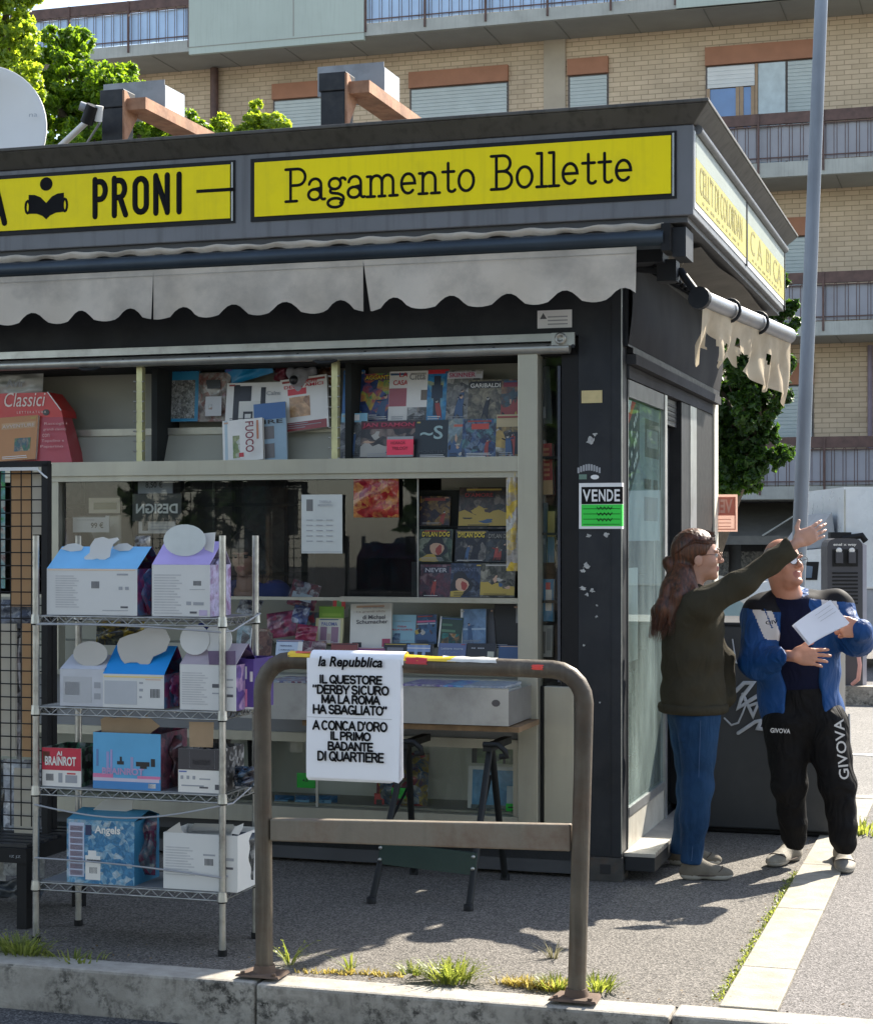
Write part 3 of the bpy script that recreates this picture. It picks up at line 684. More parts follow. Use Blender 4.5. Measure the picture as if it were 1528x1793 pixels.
# roof edge and sign body
B = MB(); B.hexa([(AL, -.355, 3.41), (.392, -.355, 3.41), (.392, 3.21, 3.41), (AL, 3.21, 3.41), (AL-.07, -.425, 3.485), (.462, -.425, 3.485), (.462, 3.29, 3.485), (AL-.07, 3.29, 3.485)], m_cap)
B.box(AL-.075, .467, -.43, 3.295, 3.486, 3.503, m_cap); B.obj('roof_edge', kiosk, bevel=.004)
B = MB(); B.box(AL, .388, -.35, 3.2, 3.012, 3.409, m_grey)
B.tube([(.40, -.3, 3.395), (.40, 3.18, 3.395)], .022, m_grey, 8); sb = B.obj('sign_box', kiosk, bevel=.005)
def sign(a0, a1, z0, z1):
    B = MB(); B.box(a0, a1, -.356, -.34, z0, z1, m_black); B.box(a1-.018, a1-.01, -.359, -.35, z0+.01, z1-.01, m_silver)
    B.box(a0+.022, a1-.024, -.362, -.345, z0+.022, z1-.02, m_yel); return B
FB = -.3622
# panel with "Pagamento Bollette"
s2 = sign(-1.705, .315, 3.088, 3.385)
def arcp(*a): return arc(*a)
GL = {  # thin slab-serif letters on a unit cap height
 'P': (.62, [[(.16, 0), (.16, 1)], [(.02, 0), (.34, 0)], [(.02, 1), (.16, 1)], [(.16, 1), (.36, 1)] + arcp(.36, .745, .22, .255, 90, -90) + [(.16, .49)]]),
 'a': (.56, [arcp(.24, .46, .17, .2, 170, 0) + [(.41, .1)] + arcp(.48, .1, .07, .09, 180, 300), arcp(.22, .17, .17, .165, 60, 420, 18), [(.24, .335), (.41, .37)]]),
 'g': (.56, [arcp(.24, .47, .165, .17, 0, 360, 18), [(.38, .58)] + arcp(.46, .55, .08, .09, 120, 20, 5), arcp(.2, .25, .09, .07, 110, 270, 8) + [(.33, .16)] + arcp(.30, -.0, .19, .15, 60, -60, 6), arcp(.25, -.12, .21, .14, -20, 210, 12)[::-1] , arcp(.25, -.12, .21, .14, 210, 340, 10)]),
 'm': (.9, [[(.13, 0), (.13, .62)], [(.03, .62), (.13, .62)], [(.02, 0), (.24, 0)], arcp(.285, .44, .155, .2, 180, 0) + [(.44, 0)], [(.35, 0), (.53, 0)], arcp(.595, .44, .155, .2, 180, 0) + [(.75, 0)], [(.65, 0), (.87, 0)]]),
 'e': (.54, [[(.08, .34), (.45, .34)] + arcp(.265, .34, .185, .3, 0, 315, 20)]),
 'n': (.62, [[(.13, 0), (.13, .62)], [(.03, .62), (.13, .62)], [(.02, 0), (.25, 0)], arcp(.30, .42, .17, .22, 180, 0) + [(.47, 0)], [(.36, 0), (.59, 0)]]),
 't': (.42, [[(.2, .88), (.2, .14)] + arcp(.3, .12, .1, .11, 180, 330, 8), [(.05, .62), (.36, .62)]]),
 'o': (.56, [arcp(.27, .32, .2, .31, 0, 360, 24)]),
 'B': (.64, [[(.16, 0), (.16, 1)], [(.02, 0), (.34, 0)], [(.02, 1), (.34, 1)], [(.34, 1)] + arcp(.34, .765, .19, .235, 90, -90) + [(.16, .53)], [(.34, .53)] + arcp(.34, .265, .23, .265, 90, -90)]),
 'l': (.32, [[(.16, 0), (.16, 1)], [(.04, 1), (.16, 1)], [(.03, 0), (.29, 0)]]), ' ': (.36, [])}
def run(mb, txt, O, X, Y, width, height, r, m, gl=GL):
    tot = sum(gl[c][0] for c in txt); x = 0; k = width/tot
    for c in txt:
        w, ps = gl[c]
        mb.strokes(ps, Vector(O) + Vector(X)*(x*k), X, Y, r, m, k, height); x += w
a0, _ = K(499, 0, FB); a1, _ = K(1110, 0, FB)
run(s2, 'Pagamento Bollette', (a0, FB, 3.172), XA, XZ, a1-a0, .150, .0068, m_ink)
s2.obj('sign_panel', kiosk, label='yellow sign panel reading Pagamento Bollette')
# panel with reader mark and PRONI
s1 = sign(-4.75, -1.785, 3.088, 3.385)
GB = {'P': (.62, [[(.12, 0), (.12, 1)], [(.12, .94), (.28, .94)] + arcp(.28, .70, .17, .24, 90, -90) + [(.12, .46)]]),
      'R': (.66, [[(.12, 0), (.12, 1)], [(.12, .94), (.28, .94)] + arcp(.28, .71, .17, .23, 90, -90) + [(.12, .48)], [(.3, .48), (.48, 0)]]),
      'O': (.66, [arcp(.3, .75, .18, .2, 180, 0, 8) + arcp(.3, .25, .18, .2, 0, -180, 8) + [(.12, .75)]]),
      'N': (.7, [[(.12, 0), (.12, 1)], [(.12, .97), (.48, .03)], [(.48, 0), (.48, 1)]]), 'I': (.3, [[(.15, 0), (.15, 1)]]),
      'A': (.66, [[(.05, 0), (.3, 1)], [(.3, 1), (.55, 0)], [(.13, .3), (.47, .3)]])}
p0, _ = K(160, 0, FB); p1, _ = K(322, 0, FB)
run(s1, 'PRONI', (p0, FB, 3.155), XA, XZ, p1-p0, .178, .0142, m_ink, GB)
q1, _ = K(14, 0, FB); run(s1, 'A', (q1-.115, FB, 3.15), XA, XZ, .115, .165, .0155, m_ink, GB)
d0, _ = K(344, 0, FB); d1, _ = K(408, 0, FB); s1.box(d0, d1, FB-.0015, FB, 3.238, 3.254, m_ink)
ca, _ = K(81, 0, FB)
s1.prism([(ca+.034*math.cos(t*.2618), FB, 3.328+.033*math.sin(t*.2618)) for t in range(24)], (0, -.0015, 0), m_ink)
bk = [(-.092, .115), (-.06, .113), (-.03, .1), (0, .07), (.03, .1), (.06, .113), (.092, .115), (.092, .022), (.05, .02), (.02, .008), (0, -.01), (-.02, .008), (-.05, .02), (-.092, .022)]
s1.prism([(ca+x*1.05, FB, 3.165+z) for x, z in bk], (0, -.0015, 0), m_ink)
for sg in (-1, 1): s1.strokes([arcp(sg*.102, .055, .012, .03, 0, 360, 12)], (ca, FB, 3.165), XA, XZ, .006, m_ink)
s1.obj('sign_panel', kiosk, label='yellow sign panel with a reading figure and the word PRONI')
# side panels, sun-faded yellow with a pale grey-green band along the top
m_fade = M('faded_yellow_sign', (.43, .375, .085), .5, 0, .08, 1.2, spec=.2); m_paletop = M('pale_sign_top', (.27, .30, .26), .5, 0, .08, 1, spec=.2); m_ghost = M('faded_ink', (.25, .22, .06), .6, spec=.2)
for (b0, b1, t) in ((-.335, 1.375, 'CELL\'T DI COLORDAN'), (1.41, 3.17, 'C A  BI CA')):
    B = MB(); B.box(.383, .392, b0, b1, 3.045, 3.385, m_white); B.box(.384, .395, b0+.02, b1-.02, 3.075, 3.27, m_fade); B.box(.384, .3948, b0+.02, b1-.02, 3.271, 3.372, m_paletop)
    B.text(t, (.395, b0+.12, 3.13), XB, XZ, b1-b0-.3, .13, m_ghost); B.text('- - -- -- - - - -- -', (.395, b0+.2, 3.095), XB, XZ, b1-b0-.5, .012, m_ghost)
    B.obj('side_sign_panel', kiosk)
B = MB(); B.box(.386, .397, 1.377, 1.408, 3.04, 3.39, m_black); B.obj('sign_divider', kiosk)
B = MB(); B.box(.386, .398, 3.172, 3.198, 3.02, 3.39, m_black); B.obj('sign_divider', kiosk)
# soffit and shell
B = MB(); B.box(AL, .36, -.33, 3.18, 2.985, 3.011, M('soffit_grey', (.06, .06, .06), .6)); B.obj('soffit', kiosk)
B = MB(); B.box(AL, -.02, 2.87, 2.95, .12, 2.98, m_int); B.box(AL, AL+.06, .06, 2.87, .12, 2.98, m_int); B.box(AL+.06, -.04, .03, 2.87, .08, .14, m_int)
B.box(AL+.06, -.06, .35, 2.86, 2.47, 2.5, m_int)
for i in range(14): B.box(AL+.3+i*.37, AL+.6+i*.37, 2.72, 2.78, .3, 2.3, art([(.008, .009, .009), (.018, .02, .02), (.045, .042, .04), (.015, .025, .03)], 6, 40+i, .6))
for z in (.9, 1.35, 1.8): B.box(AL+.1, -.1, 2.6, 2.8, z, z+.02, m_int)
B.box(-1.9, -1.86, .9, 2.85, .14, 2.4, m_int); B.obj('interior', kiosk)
# front lintel, shutter rail, lock
B = MB(); B.box(AL, -.205, 0, .07, 2.54, 2.984, m_char); B.obj('lintel', kiosk)
B = MB(); B.box(AL, -.235, -.05, .0, 2.512, 2.548, m_silver); B.tube([(AL, -.045, 2.478), (-.235, -.045, 2.478)], .026, m_silver, 10)
for px in (103, 214, 365, 520, 638, 750, 863, 958, 1002):
    a, _ = K(px, 0, -.075); B.lathe((a, -.068, 2.484), [(.009, 0), (.009, .006)], m_char, 10, 'y')
rail = B.obj('shutter_rail', kiosk)
a, _ = K(983, 0, -.07); B = MB(); B.box(a-.05, a+.06, -.066, -.048, 2.488, 2.548, m_silver); B.lathe((a-.005, -.062, 2.52), [(.027, 0), (.027, -.02), (.016, -.024), (.014, -.012), (.004, -.012)], m_silver, 18, 'y'); B.obj('lock', rail)
for px in (157, 570):
    a, _ = K(px, 0, -.05); B = MB(); B.tube([(a-.06, -.05, 2.457), (a-.03, -.06, 2.445), (a+.03, -.06, 2.445), (a+.06, -.05, 2.457)], .009, m_char, 6); B.obj('pull_handle', rail)
# corner column with stickers
B = MB(); B.box(-.205, 0, 0, .118, .115, 2.984, m_char); B.box(-.045, -.004, -.006, 0, .115, 2.9, m_char); B.tube([(-.002, .002, .13), (-.002, .002, 2.98)], .004, m_silver, 6)
r = random.Random(4)
for (px, py, s) in ((1026, 990, .026), (1021, 1000, .018), (1020, 1030, .02), (1036, 1035, .018), (1028, 1041, .014), (1045, 1060, .008), (1044, 1080, .010), (1030, 938, .016), (1062, 936, .02), (1034, 770, .03), (1042, 760, .016), (1022, 1130, .008), (1050, 1230, .007)):
    a, z = K(px, py, 0); n = 13
    B.poly([(a+s*r.uniform(.25, 1)*math.cos(k*6.283/n), -.0022, z+s*r.uniform(.2, .8)*math.sin(k*6.283/n)) for k in range(n)], M('sticker_scraps', (.38, .38, .37), .7, 0, .3, 60))
a, z = K(1030, 826, 0)
for i in range(9): B.box(a-.052+i*.0125, a-.043+i*.0125, -.0024, 0, z-.006+.012*math.sin(i*.4), z+.02+.016*math.sin(i*.4), m_mark)
B.prism([(a+.03+.02*math.cos(t*.6283), 0, z-.025+.011*math.sin(t*.6283)) for t in range(10)], (0, -.0024, 0), m_pap)
B.box(a-.045, a-.008, -.0024, 0, z-.035, z-.012, M('faded_sticker', (.12, .2, .16), .6))
col = B.obj('corner_column', kiosk)
a0, z1 = K(1018, 684, 0); a1, z0 = K(1054, 705, 0); B = MB(); B.box(a0, a1, -.003, 0, z0, z1, M('yellowed_plate', (.55, .45, .22), .5, 0, .1, 20)); B.obj('plate', col)
a0, z1 = K(941, 544, 0); a1, z0 = K(1001, 573, 0); B = MB(); B.box(a0, a1, -.004, .0, z0, z1, m_pap)
for i in range(3): B.box(a0+.05, a1-.02, -.0045, -.0038, z0+.015+i*.017, z0+.021+i*.017, m_mark)
B.prism([(a0+.012, -.004, z1-.04), (a0+.045, -.004, z1-.04), (a0+.028, -.004, z1-.012)], (0, -.001, 0), m_markd); B.obj('maker_plate', kiosk)
# green VENDE(SI) notice wrapped round the column edge
B = MB(); a0, z1 = K(1014, 846, 0); _, z0 = K(1050, 926, 0); z1 -= .0
B.box(a0, .0035, -.008, -.0065, z0, z1, m_pap); B.box(.0015, .0035, -.0065, .03, z0, z1, m_pap)
zm = z0 + (z1-z0)*.54
B.box(a0+.012, .004, -.0088, -.0078, zm, z1-.018, m_ink); B.box(.0028, .0042, -.0078, .018, zm, z1-.018, m_ink)
B.box(a0+.012, .004, -.0088, -.0078, z0+.012, zm-.002, m_fgreen); B.box(.0028, .0042, -.0078, .022, z0+.012, zm-.002, m_fgreen)
for c_, x0, w in (('V', .018, .038), ('E', .061, .027), ('N', .094, .032), ('D', .132, .030), ('E', .168, .026)):
    B.text(c_, (a0+x0, -.009, zm+.012), XA, XZ, w, z1-zm-.042, m_pap, bold=.02)
for i in range(4): B.box(a0+.02, -.005, -.0094, -.0086, z0+.02+i*.024, z0+.0225+i*.024, m_ink)
for i in range(3): B.strokes([[(k*.009, (0 if k % 2 else .012)) for k in range(9)]], (a0+.085, -.009, z0+.036+i*.027), XA, XZ, .0017, m_ink)
B.obj('sale_notice', kiosk, label='green and black notice reading VENDE wrapped round the corner column')
# aluminium post, reveal and narrow display niche
ap0, ap1 = K(906, 0, -.05)[0], K(941, 0, -.05)[0]
B = MB(); B.box(ap0, ap1, -.05, .06, .20, 2.505, m_alu); B.obj('frame_post', kiosk, bevel=.004)
B = MB(); B.box(-.285, -.206, .0, .09, .9, 2.53, m_black); B.box(ap1, -.206, .0, .1, 2.45, 2.53, m_black); B.box(-.303, -.29, -.006, .02, .92, 2.40, M('niche_frame', (.05, .055, .07), .4, .4)); B.obj('reveal', kiosk)
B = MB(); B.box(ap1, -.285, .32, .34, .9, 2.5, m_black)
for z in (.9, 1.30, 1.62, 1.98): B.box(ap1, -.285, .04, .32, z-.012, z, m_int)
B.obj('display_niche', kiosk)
B = MB(); B.poly([(ap1, .035, .9), (-.29, .035, .9), (-.29, .035, 2.45), (ap1, .035, 2.45)], m_glass); B.obj('niche_glass', kiosk)
B = MB(); B.box(ap1+.02, -.225, -.01, .05, .20, .90, m_alu); B.box(ap1+.002, ap1+.02, .0, .04, .2, .9, m_black); B.obj('lower_panel', kiosk, bevel=.004)
# upper showcase
us = MB(); us.box(-5.5, ap0, .36, .38, 1.95, 2.47, m_cream); us.box(-5.5, ap0, .02, .36, 2.455, 2.47, m_int); us.obj('showcase_back', kiosk)
B = MB(); B.box(-5.5, ap0, -.02, .36, 1.915, 1.955, m_cream); B.box(-5.5, ap0, -.045, -.015, 1.908, 1.978, m_alu); B.box(-5.5, ap0, -.03, .02, 1.88, 1.908, m_alu); B.obj('showcase_ledge', kiosk)
B = MB(); B.hexa([(-5.5, .17, 1.96), (-1.43, .17, 1.96), (-1.43, .185, 1.96), (-5.5, .185, 1.96), (-5.5, .24, 2.14), (-1.43, .24, 2.14), (-1.43, .255, 2.14), (-5.5, .255, 2.14)], m_cream)
B.box(-5.5, -1.43, .225, .24, 2.125, 2.16, m_alu); B.box(-5.5, -1.43, .24, .36, 2.128, 2.14, m_cream)
B.box(-1.40, ap0, .20, .36, 2.128, 2.14, m_int); B.obj('showcase_tier', kiosk)
m_std = M('perforated_strip', (.50, .48, .26), .4, .4, .25, 8)
for px in (247, 588):
    a, _ = K(px, 0, .02); B = MB(); B.box(a-.016, a+.016, .0, .035, 1.955, 2.46, m_std); B.box(a+.018, a+.05, .1, .36, 1.955, 2.46, m_int)
    for i in range(9):
        for sg in (-1, 1): B.tube([(a+sg*.016, .0, 1.98+i*.05), (a+sg*.03, -.006, 1.983+i*.05)], .0045, m_silver, 6)
    B.obj('shelf_standard', kiosk)
# main window
B = MB(); wl = K(98, 0, 0)[0]; B.box(wl-.03, wl+.025, -.02, .05, .9, 1.88, m_alu); B.box(-1.385, ap0, -.01, .04, 1.285, 1.31, m_alu); B.box(AL, -1.385, .0, .04, 1.29, 1.305, m_alu)
gj = K(1, 0, 0)[0]; B.obj('window_frame', kiosk)
B = MB(); x1 = K(730, 0, .02)[0]; x0 = K(376, 0, .02)[0]
B.poly([(wl, .02, 1.306), (x0, .02, 1.306), (x0, .02, 1.88), (wl, .02, 1.88)], m_glass)
B.poly([(x0-.02, .032, 1.306), (x1, .032, 1.306), (x1, .032, 1.88), (x0-.02, .032, 1.88)], m_glass); B.box(x1-.002, x1+.004, .028, .036, 1.306, 1.88, m_silver); B.obj('window_glass', kiosk)
# open book shelf under the window
B = MB(); B.box(AL+.1, ap0, -.03, .34, .90, .925, m_cream); B.box(AL+.1, ap0, .30, .32, .925, 1.285, m_cream); B.box(AL+.1, ap0, .13, .30, 1.05, 1.062, m_cream); B.box(AL+.1, ap0, .13, .142, .925, 1.05, m_cream); B.obj('book_shelf', kiosk)
# comic stand behind the right of the window
B = MB(); ca0, ca1 = K(728, 0, .2)[0], ap0-.005
for (z0, z1, b) in ((1.311, 1.47, .10), (1.482, 1.64, .16), (1.658, 1.83, .22)):
    B.box(ca0, ca1, b+.03, b+.036, z0, z1, m_int); B.box(ca0, ca1, b-.03, b+.03, z0-.012, z0-.004, m_int)
B.box(ca0+.1, ca1, .3, .31, 1.7, 1.9, m_cream); B.obj('comic_rack', kiosk)
# lower showcase
B = MB(); B.box(AL+.1, ap0, -.03, .03, .60, .645, m_alu); B.box(AL+.1, ap0, -.05, .06, .205, .285, m_alu); B.box(ap0-.03, ap0, -.02, .03, .285, .6, m_alu)
x = K(556, 0, 0)[0]; B.box(x-.006, x+.006, -.01, .0, .285, .6, m_silver); B.obj('showcase_frame', kiosk)
B = MB(); B.box(AL+.1, ap0-.03, .34, .35, .285, .9, M('showcase_white', (.62, .64, .58), .5, 0, .05, 2)); B.box(AL+.1, ap0-.03, .03, .34, .285, .295, m_cream); B.box(AL+.1, ap0-.03, .03, .34, .645, .655, m_int); B.obj('lower_showcase', kiosk)
B = MB(); B.poly([(AL+.1, .0, .285), (ap0-.03, .0, .285), (ap0-.03, .0, .6), (AL+.1, .0, .6)], m_glass); B.obj('showcase_glass', kiosk)
B = MB(); B.box(AL, ap0, .0, .03, .645, .9, M('front_sheet', (.16, .165, .17), .5, .3, .15, 3)); B.obj('front_sheet', kiosk)
# base
B = MB(); B.box(AL, -.11, .03, .1, .02, .205, M('plinth_grey', (.05, .053, .06), .6, 0, .15, 3)); B.box(AL, -.01, .1, 2.9, .05, .11, m_char); B.obj('base', kiosk)
B = MB(); B.box(-.155, .004, -.01, .13, -.0, .112, M('corner_casting', (.06, .058, .055), .7, .3, .25, 14, .3, 30, ((.12, .07, .04), .6, 12))); B.box(-.10, -.05, -.0125, -.008, .035, .08, m_dark); B.box(.002, .0065, .035, .085, .03, .085, m_dark); B.obj('corner_casting', kiosk, bevel=.006)
for a in (-4.5, -2.3): B = MB(); B.box(a, a+.12, .3, .42, 0, .05, m_black); B.obj('foot', kiosk)
# side: shutter box, lintels, glazed door, open doorway, lit posts
B = MB(); B.grid(lambda u, v: (.012+.03*math.sin(math.pi*min(1, v*.9+.1)), .05+2.92*u, 2.50+.46*v), 2, 10, M('side_shutter_box', (.045, .045, .047), .9, 0, .2, 1.5, dirt=((.07, .068, .065), .4, 2), spec=.05)); B.box(.0, .02, .05, 2.97, 2.49, 2.985, m_char); B.obj('side_shutter_box', kiosk)
B = MB(); B.box(-.03, .03, .12, 2.9, 2.462, 2.488, m_black); m_lint = M('side_lintel_grey', (.055, .056, .06), .85, 0, .15, 3, spec=.08); B.box(-.03, .045, .12, 2.86, 2.41, 2.458, m_lint); B.box(-.03, .012, .12, 2.75, 2.345, 2.405, m_lint); B.obj('side_lintel', kiosk)
m_alug = M('door_aluminium', (.40, .41, .42), .35, .7, .1, 5, dirt=((.2, .19, .18), .5, 7))
m_dkframe = M('dark_door_frame', (.06, .062, .066), .45, .3, .15, 3)
B = MB(); B.box(-.03, .006, .12, .135, .13, 2.34, m_dkframe); B.box(-.03, .012, 1.085, 1.15, .13, 2.34, m_alug); B.box(-.03, .008, .135, 1.085, 2.26, 2.34, m_dkframe)
B.box(-.03, .010, .135, 1.085, .285, .325, m_alug); B.box(-.03, .004, .135, 1.085, .13, .285, M('door_kick_panel', (.45, .43, .38), .6, .2, .15, 5, dirt=((.2, .17, .13), .7, 5))); door = B.obj('side_window', kiosk)
m_dirty = glass('dirty_side_glass', (.80, .92, .89), .15, 1.32, (.75, .85, .83), (.60, .76, .73), 2.2)
nt = m_dirty.node_tree; sp_ = nd(nt, 'ShaderNodeSeparateXYZ'); nt.links.new(nd(nt, 'ShaderNodeTexCoord').outputs['Object'], sp_.inputs[0])
zr_ = nd(nt, 'ShaderNodeMapRange'); zr_.inputs['From Min'].default_value = .3; zr_.inputs['From Max'].default_value = 1.9; zr_.inputs['To Min'].default_value = 1.25; zr_.inputs['To Max'].default_value = .25; nt.links.new(sp_.outputs[2], zr_.inputs[0])
for l_ in list(nt.links):
    if l_.to_node.type == 'MIX_SHADER' and l_.to_socket == l_.to_node.inputs[0] and l_.from_node.type == 'MATH':
        mu_ = nd(nt, 'ShaderNodeMath', operation='MULTIPLY'); src_, dst_ = l_.from_socket, l_.to_socket; nt.links.remove(l_); nt.links.new(src_, mu_.inputs[0]); nt.links.new(zr_.outputs[0], mu_.inputs[1]); nt.links.new(mu_.outputs[0], dst_); break
B = MB(); B.poly([(.0, .135, .325), (.0, 1.085, .325), (.0, 1.085, 2.26), (.0, .135, 2.26)], m_dirty); B.obj('glass', door)
# poster behind the side glass
B = MB(); b0, b1 = .14, 1.07; B.box(-.02, -.015, b0, b1, 1.58, 2.255, M('pale_poster', (.26, .31, .345), .5, 0, .06, 1.5))
B.prism([(-.014, b0, 1.72), (-.014, b0+.36, 1.98), (-.014, b0+.36, 2.25), (-.014, b0, 2.25)], (.002, 0, 0), M('poster_navy', (.05, .06, .08), .5))
B.prism([(-.012, b0, 2.14), (-.012, b0+.08, 2.14), (-.012, b0+.25, 2.25), (-.012, b0, 2.25)], (.003, 0, 0), M('poster_red', (.60, .03, .04), .5)); B.prism([(-.010, b0, 2.2), (-.010, b0+.09, 2.19), (-.010, b0+.14, 2.25), (-.010, b0, 2.25)], (.003, 0, 0), m_pap)
for i in range(3):
    B.text('-- - ---', (-.011, b0+.04, 1.80+i*.1), (0, .81, .58), (0, -.58, .81), .33, .03, m_pap)
B.box(-.0145, -.0135, b0+.52, b1-.03, 2.0, 2.19, m_markd); B.box(-.013, -.012, b0+.56, b1-.07, 2.05, 2.14, m_mark); B.box(-.0145, -.0135, b0+.5, b1-.06, 1.68, 1.80, m_markd); B.text('--- --', (-.0135, b0+.5, 1.84), XB, XZ, .36, .05, m_markd)
for i in range(3): B.box(-.0145, -.0135, b0+.22, b0+.46, 1.70+i*.035, 1.706+i*.035, m_mark)
B.obj('poster', door)
B = MB(); B.box(-.03, -.02, .2, .5, 1.0, 1.45, m_pap); B.box(-.03, -.02, .15, .45, .55, .95, art([(.5, .55, .5), (.1, .14, .13), (.7, .7, .66)], 9, 3)); B.obj('inner_sheet', door)
B = MB(); B.box(-.10, -.06, 1.15, 1.62, .13, 2.2, m_dkframe); B.box(-.055, -.05, 1.22, 1.52, .4, 1.85, m_black); B.box(-.04, -.02, 1.15, 1.62, 2.2, 2.34, m_dkframe)
for i in range(4): B.box(-.02, -.015, 1.16, 1.6, 2.225+i*.026, 2.237+i*.026, m_black)
B.box(-.055, -.045, 1.2, 1.22, .2, 2.1, m_alug); B.obj('side_door', kiosk)
B = MB(); B.box(-.06, .008, 1.62, 1.9, .13, 2.34, m_char); B.box(-.05, .012, 1.9, 2.12, .13, 2.34, m_alug); B.box(-.05, .004, 2.12, 2.8, .13, 2.4, m_black); B.obj('side_wall', kiosk)
B = MB(); B.box(-.04, .014, 2.80, 2.955, .05, 2.52, M('cream_corner_post', (.66, .62, .52), .5, 0, .06, 3)); B.obj('rear_post', kiosk)
B = MB(); B.box(.005, .15, .03, 1.5, .115, .132, m_plate)
for i in range(26): B.box(.146, .1505, .06+i*.055, .085+i*.055, .116, .1345, m_plate)
B.box(.01, .148, .03, 1.5, .05, .114, m_char); B.obj('door_step', kiosk)
# for-sale notice seen from behind at the rear post
B = MB(); B.xf = Matrix.Translation((.03, 2.965, 0)); X0, X1 = 0.0, .17; a_, z1 = K(1250, 866, 2.965); a2, z0 = K(1291, 931, 2.965)
m_pinkp = cloth('sunlit_notice', (.78, .62, .55), .55, .05, 9); m_redp = cloth('notice_red', (.62, .33, .27), .55, .05, 9)
B.xf = None
B.box(a_-.02, a2, 2.96, 2.962, z0, z1, m_pinkp); B.box(a_-.02, a2-.012, 2.9585, 2.9595, z0+.1, z1-.015, m_redp); B.box(a_-.02, a2-.012, 2.9585, 2.9595, z0+.012, z0+.018, m_redp); B.box(a2-.018, a2-.012, 2.9585, 2.9595, z0+.012, z1-.02, m_redp)
B.text('VEN', (a_-.01, 2.957, z1-.115), XA, XZ, a2-a_-.02, .085, m_pinkp, bold=.03, mirror=True)
for i in range(3): B.box(a_, a2-.04, 2.9575, 2.9585, z0+.03+i*.022, z0+.034+i*.022, m_redp)
B.obj('rear_notice', kiosk, label='pink sunlit notice at the rear post with VEN showing mirrored')
# front awning
aw1 = K(1165, 0, -.3)[0]
B = MB(); B.box(AL, aw1, -.345, -.25, 2.885, 2.955, m_navy); B.tube([(AL, -.342, 2.92), (aw1, -.342, 2.92)], .034, m_navy, 12)
B.box(aw1-.01, aw1+.03, -.36, -.2, 2.86, 2.98, m_black); B.box(aw1+.03, aw1+.09, -.3, -.1, 2.84, 2.97, m_char)
awn = B.obj('awning', kiosk)
B = MB(); r = random.Random(3); L = aw1-AL
B.grid(lambda u, v: (AL+L*u-.0, -.30-.055*math.sin(math.pi*v*.75), 2.958+.028*math.sin(math.pi*(1-v)*.9)+.006*math.sin(u*240)*v+.004*math.sin(u*97+v*5)), 260, 6, m_canvas); B.obj('rolled_canvas', awn)
cuts = [AL, K(275, 0, -.31)[0], K(641, 0, -.31)[0], K(1117, 0, -.31)[0]]
per = .268; m_seam = cloth('canvas_seam', (.34, .32, .28), 0)
def val(a): return 2.655 + .046*max(0, math.cos(2*math.pi*(a-cuts[3]+.05)/per))**.8 - .012*max(0, -math.cos(2*math.pi*(a-cuts[3]+.05)/per))
for i in range(3):
    x0, x1 = cuts[i], cuts[i+1]; w = x1-x0; B = MB()
    def fn(u, v):
        a = x0+w*u
        top = 2.884; zb = val(a)
        ztear = 0
        if i == 2 and a-x0 < .055: a += .038*v*max(0, 1-(a-x0)/.055)     # the slit gapes
        if i == 1 and a-x0 < .03: a += .006*v
        return (a, -.352-.012*math.sin(a*7.3+i)*v-.008*math.sin(a*19)*v*v-.01*v, top+(zb-top)*v)
    B.grid(fn, int(w*46), 10, m_canvas)
    B.box(x0+.002, x1-.002, -.3585, -.357, 2.855, 2.8565, m_seam)
    B.obj('valance', awn)
# side awning: sagging tube with torn cloth
pa, pb = S(1226, 522, .36), S(1380, 588, .62)
A0, A1 = Vector((.36, pa[0], pa[1])), Vector((.62, pb[0], pb[1]))
B = MB(); B.tube([A0, A1], .042, m_tube, 16); B.tube([A0-(A1-A0)*.02, A0+(A1-A0)*.005], .052, m_char, 14); sa = B.obj('side_awning', kiosk)
B = MB()
for t in (.30, .62):
    p = A0.lerp(A1, t); d = (A1-A0).normalized(); n1 = Vector((d.y, -d.x, 0)).normalized(); n2 = d.cross(n1)
    B.tube([p+n1*(.054*math.cos(k*.4))+n2*(.054*math.sin(k*.4)) for k in range(17)], .008, m_char, 6)
B.obj('strap', sa)
B = MB(); prof = [(0, .40), (.03, .42), (.045, .22), (.11, .25), (.17, .33), (.23, .30), (.29, .36), (.33, .24), (.38, .30), (.46, .36), (.53, .31), (.60, .36), (.68, .42), (.76, .44), (.84, .38), (.90, .42), (1, .52)]
def dl(t):
    for j in range(len(prof)-1):
        if prof[j][0] <= t <= prof[j+1][0]:
            k = (t-prof[j][0])/(prof[j+1][0]-prof[j][0]); return prof[j][1]+(prof[j+1][1]-prof[j][1])*k
    return .3
n_out = Vector((TC*0+1, 0, 0))
def fn(u, v):
    p = A0.lerp(A1, u); d = dl(u)*.56+.05
    return (p.x+.012-.03*v+.022*math.sin(u*26+v*3)*v+.012*math.sin(u*55-v*4)*v, p.y+.03*math.sin(v*6+u*19)*v, p.z-.03-d*v)
B.grid(fn, 90, 16, m_canvas2)
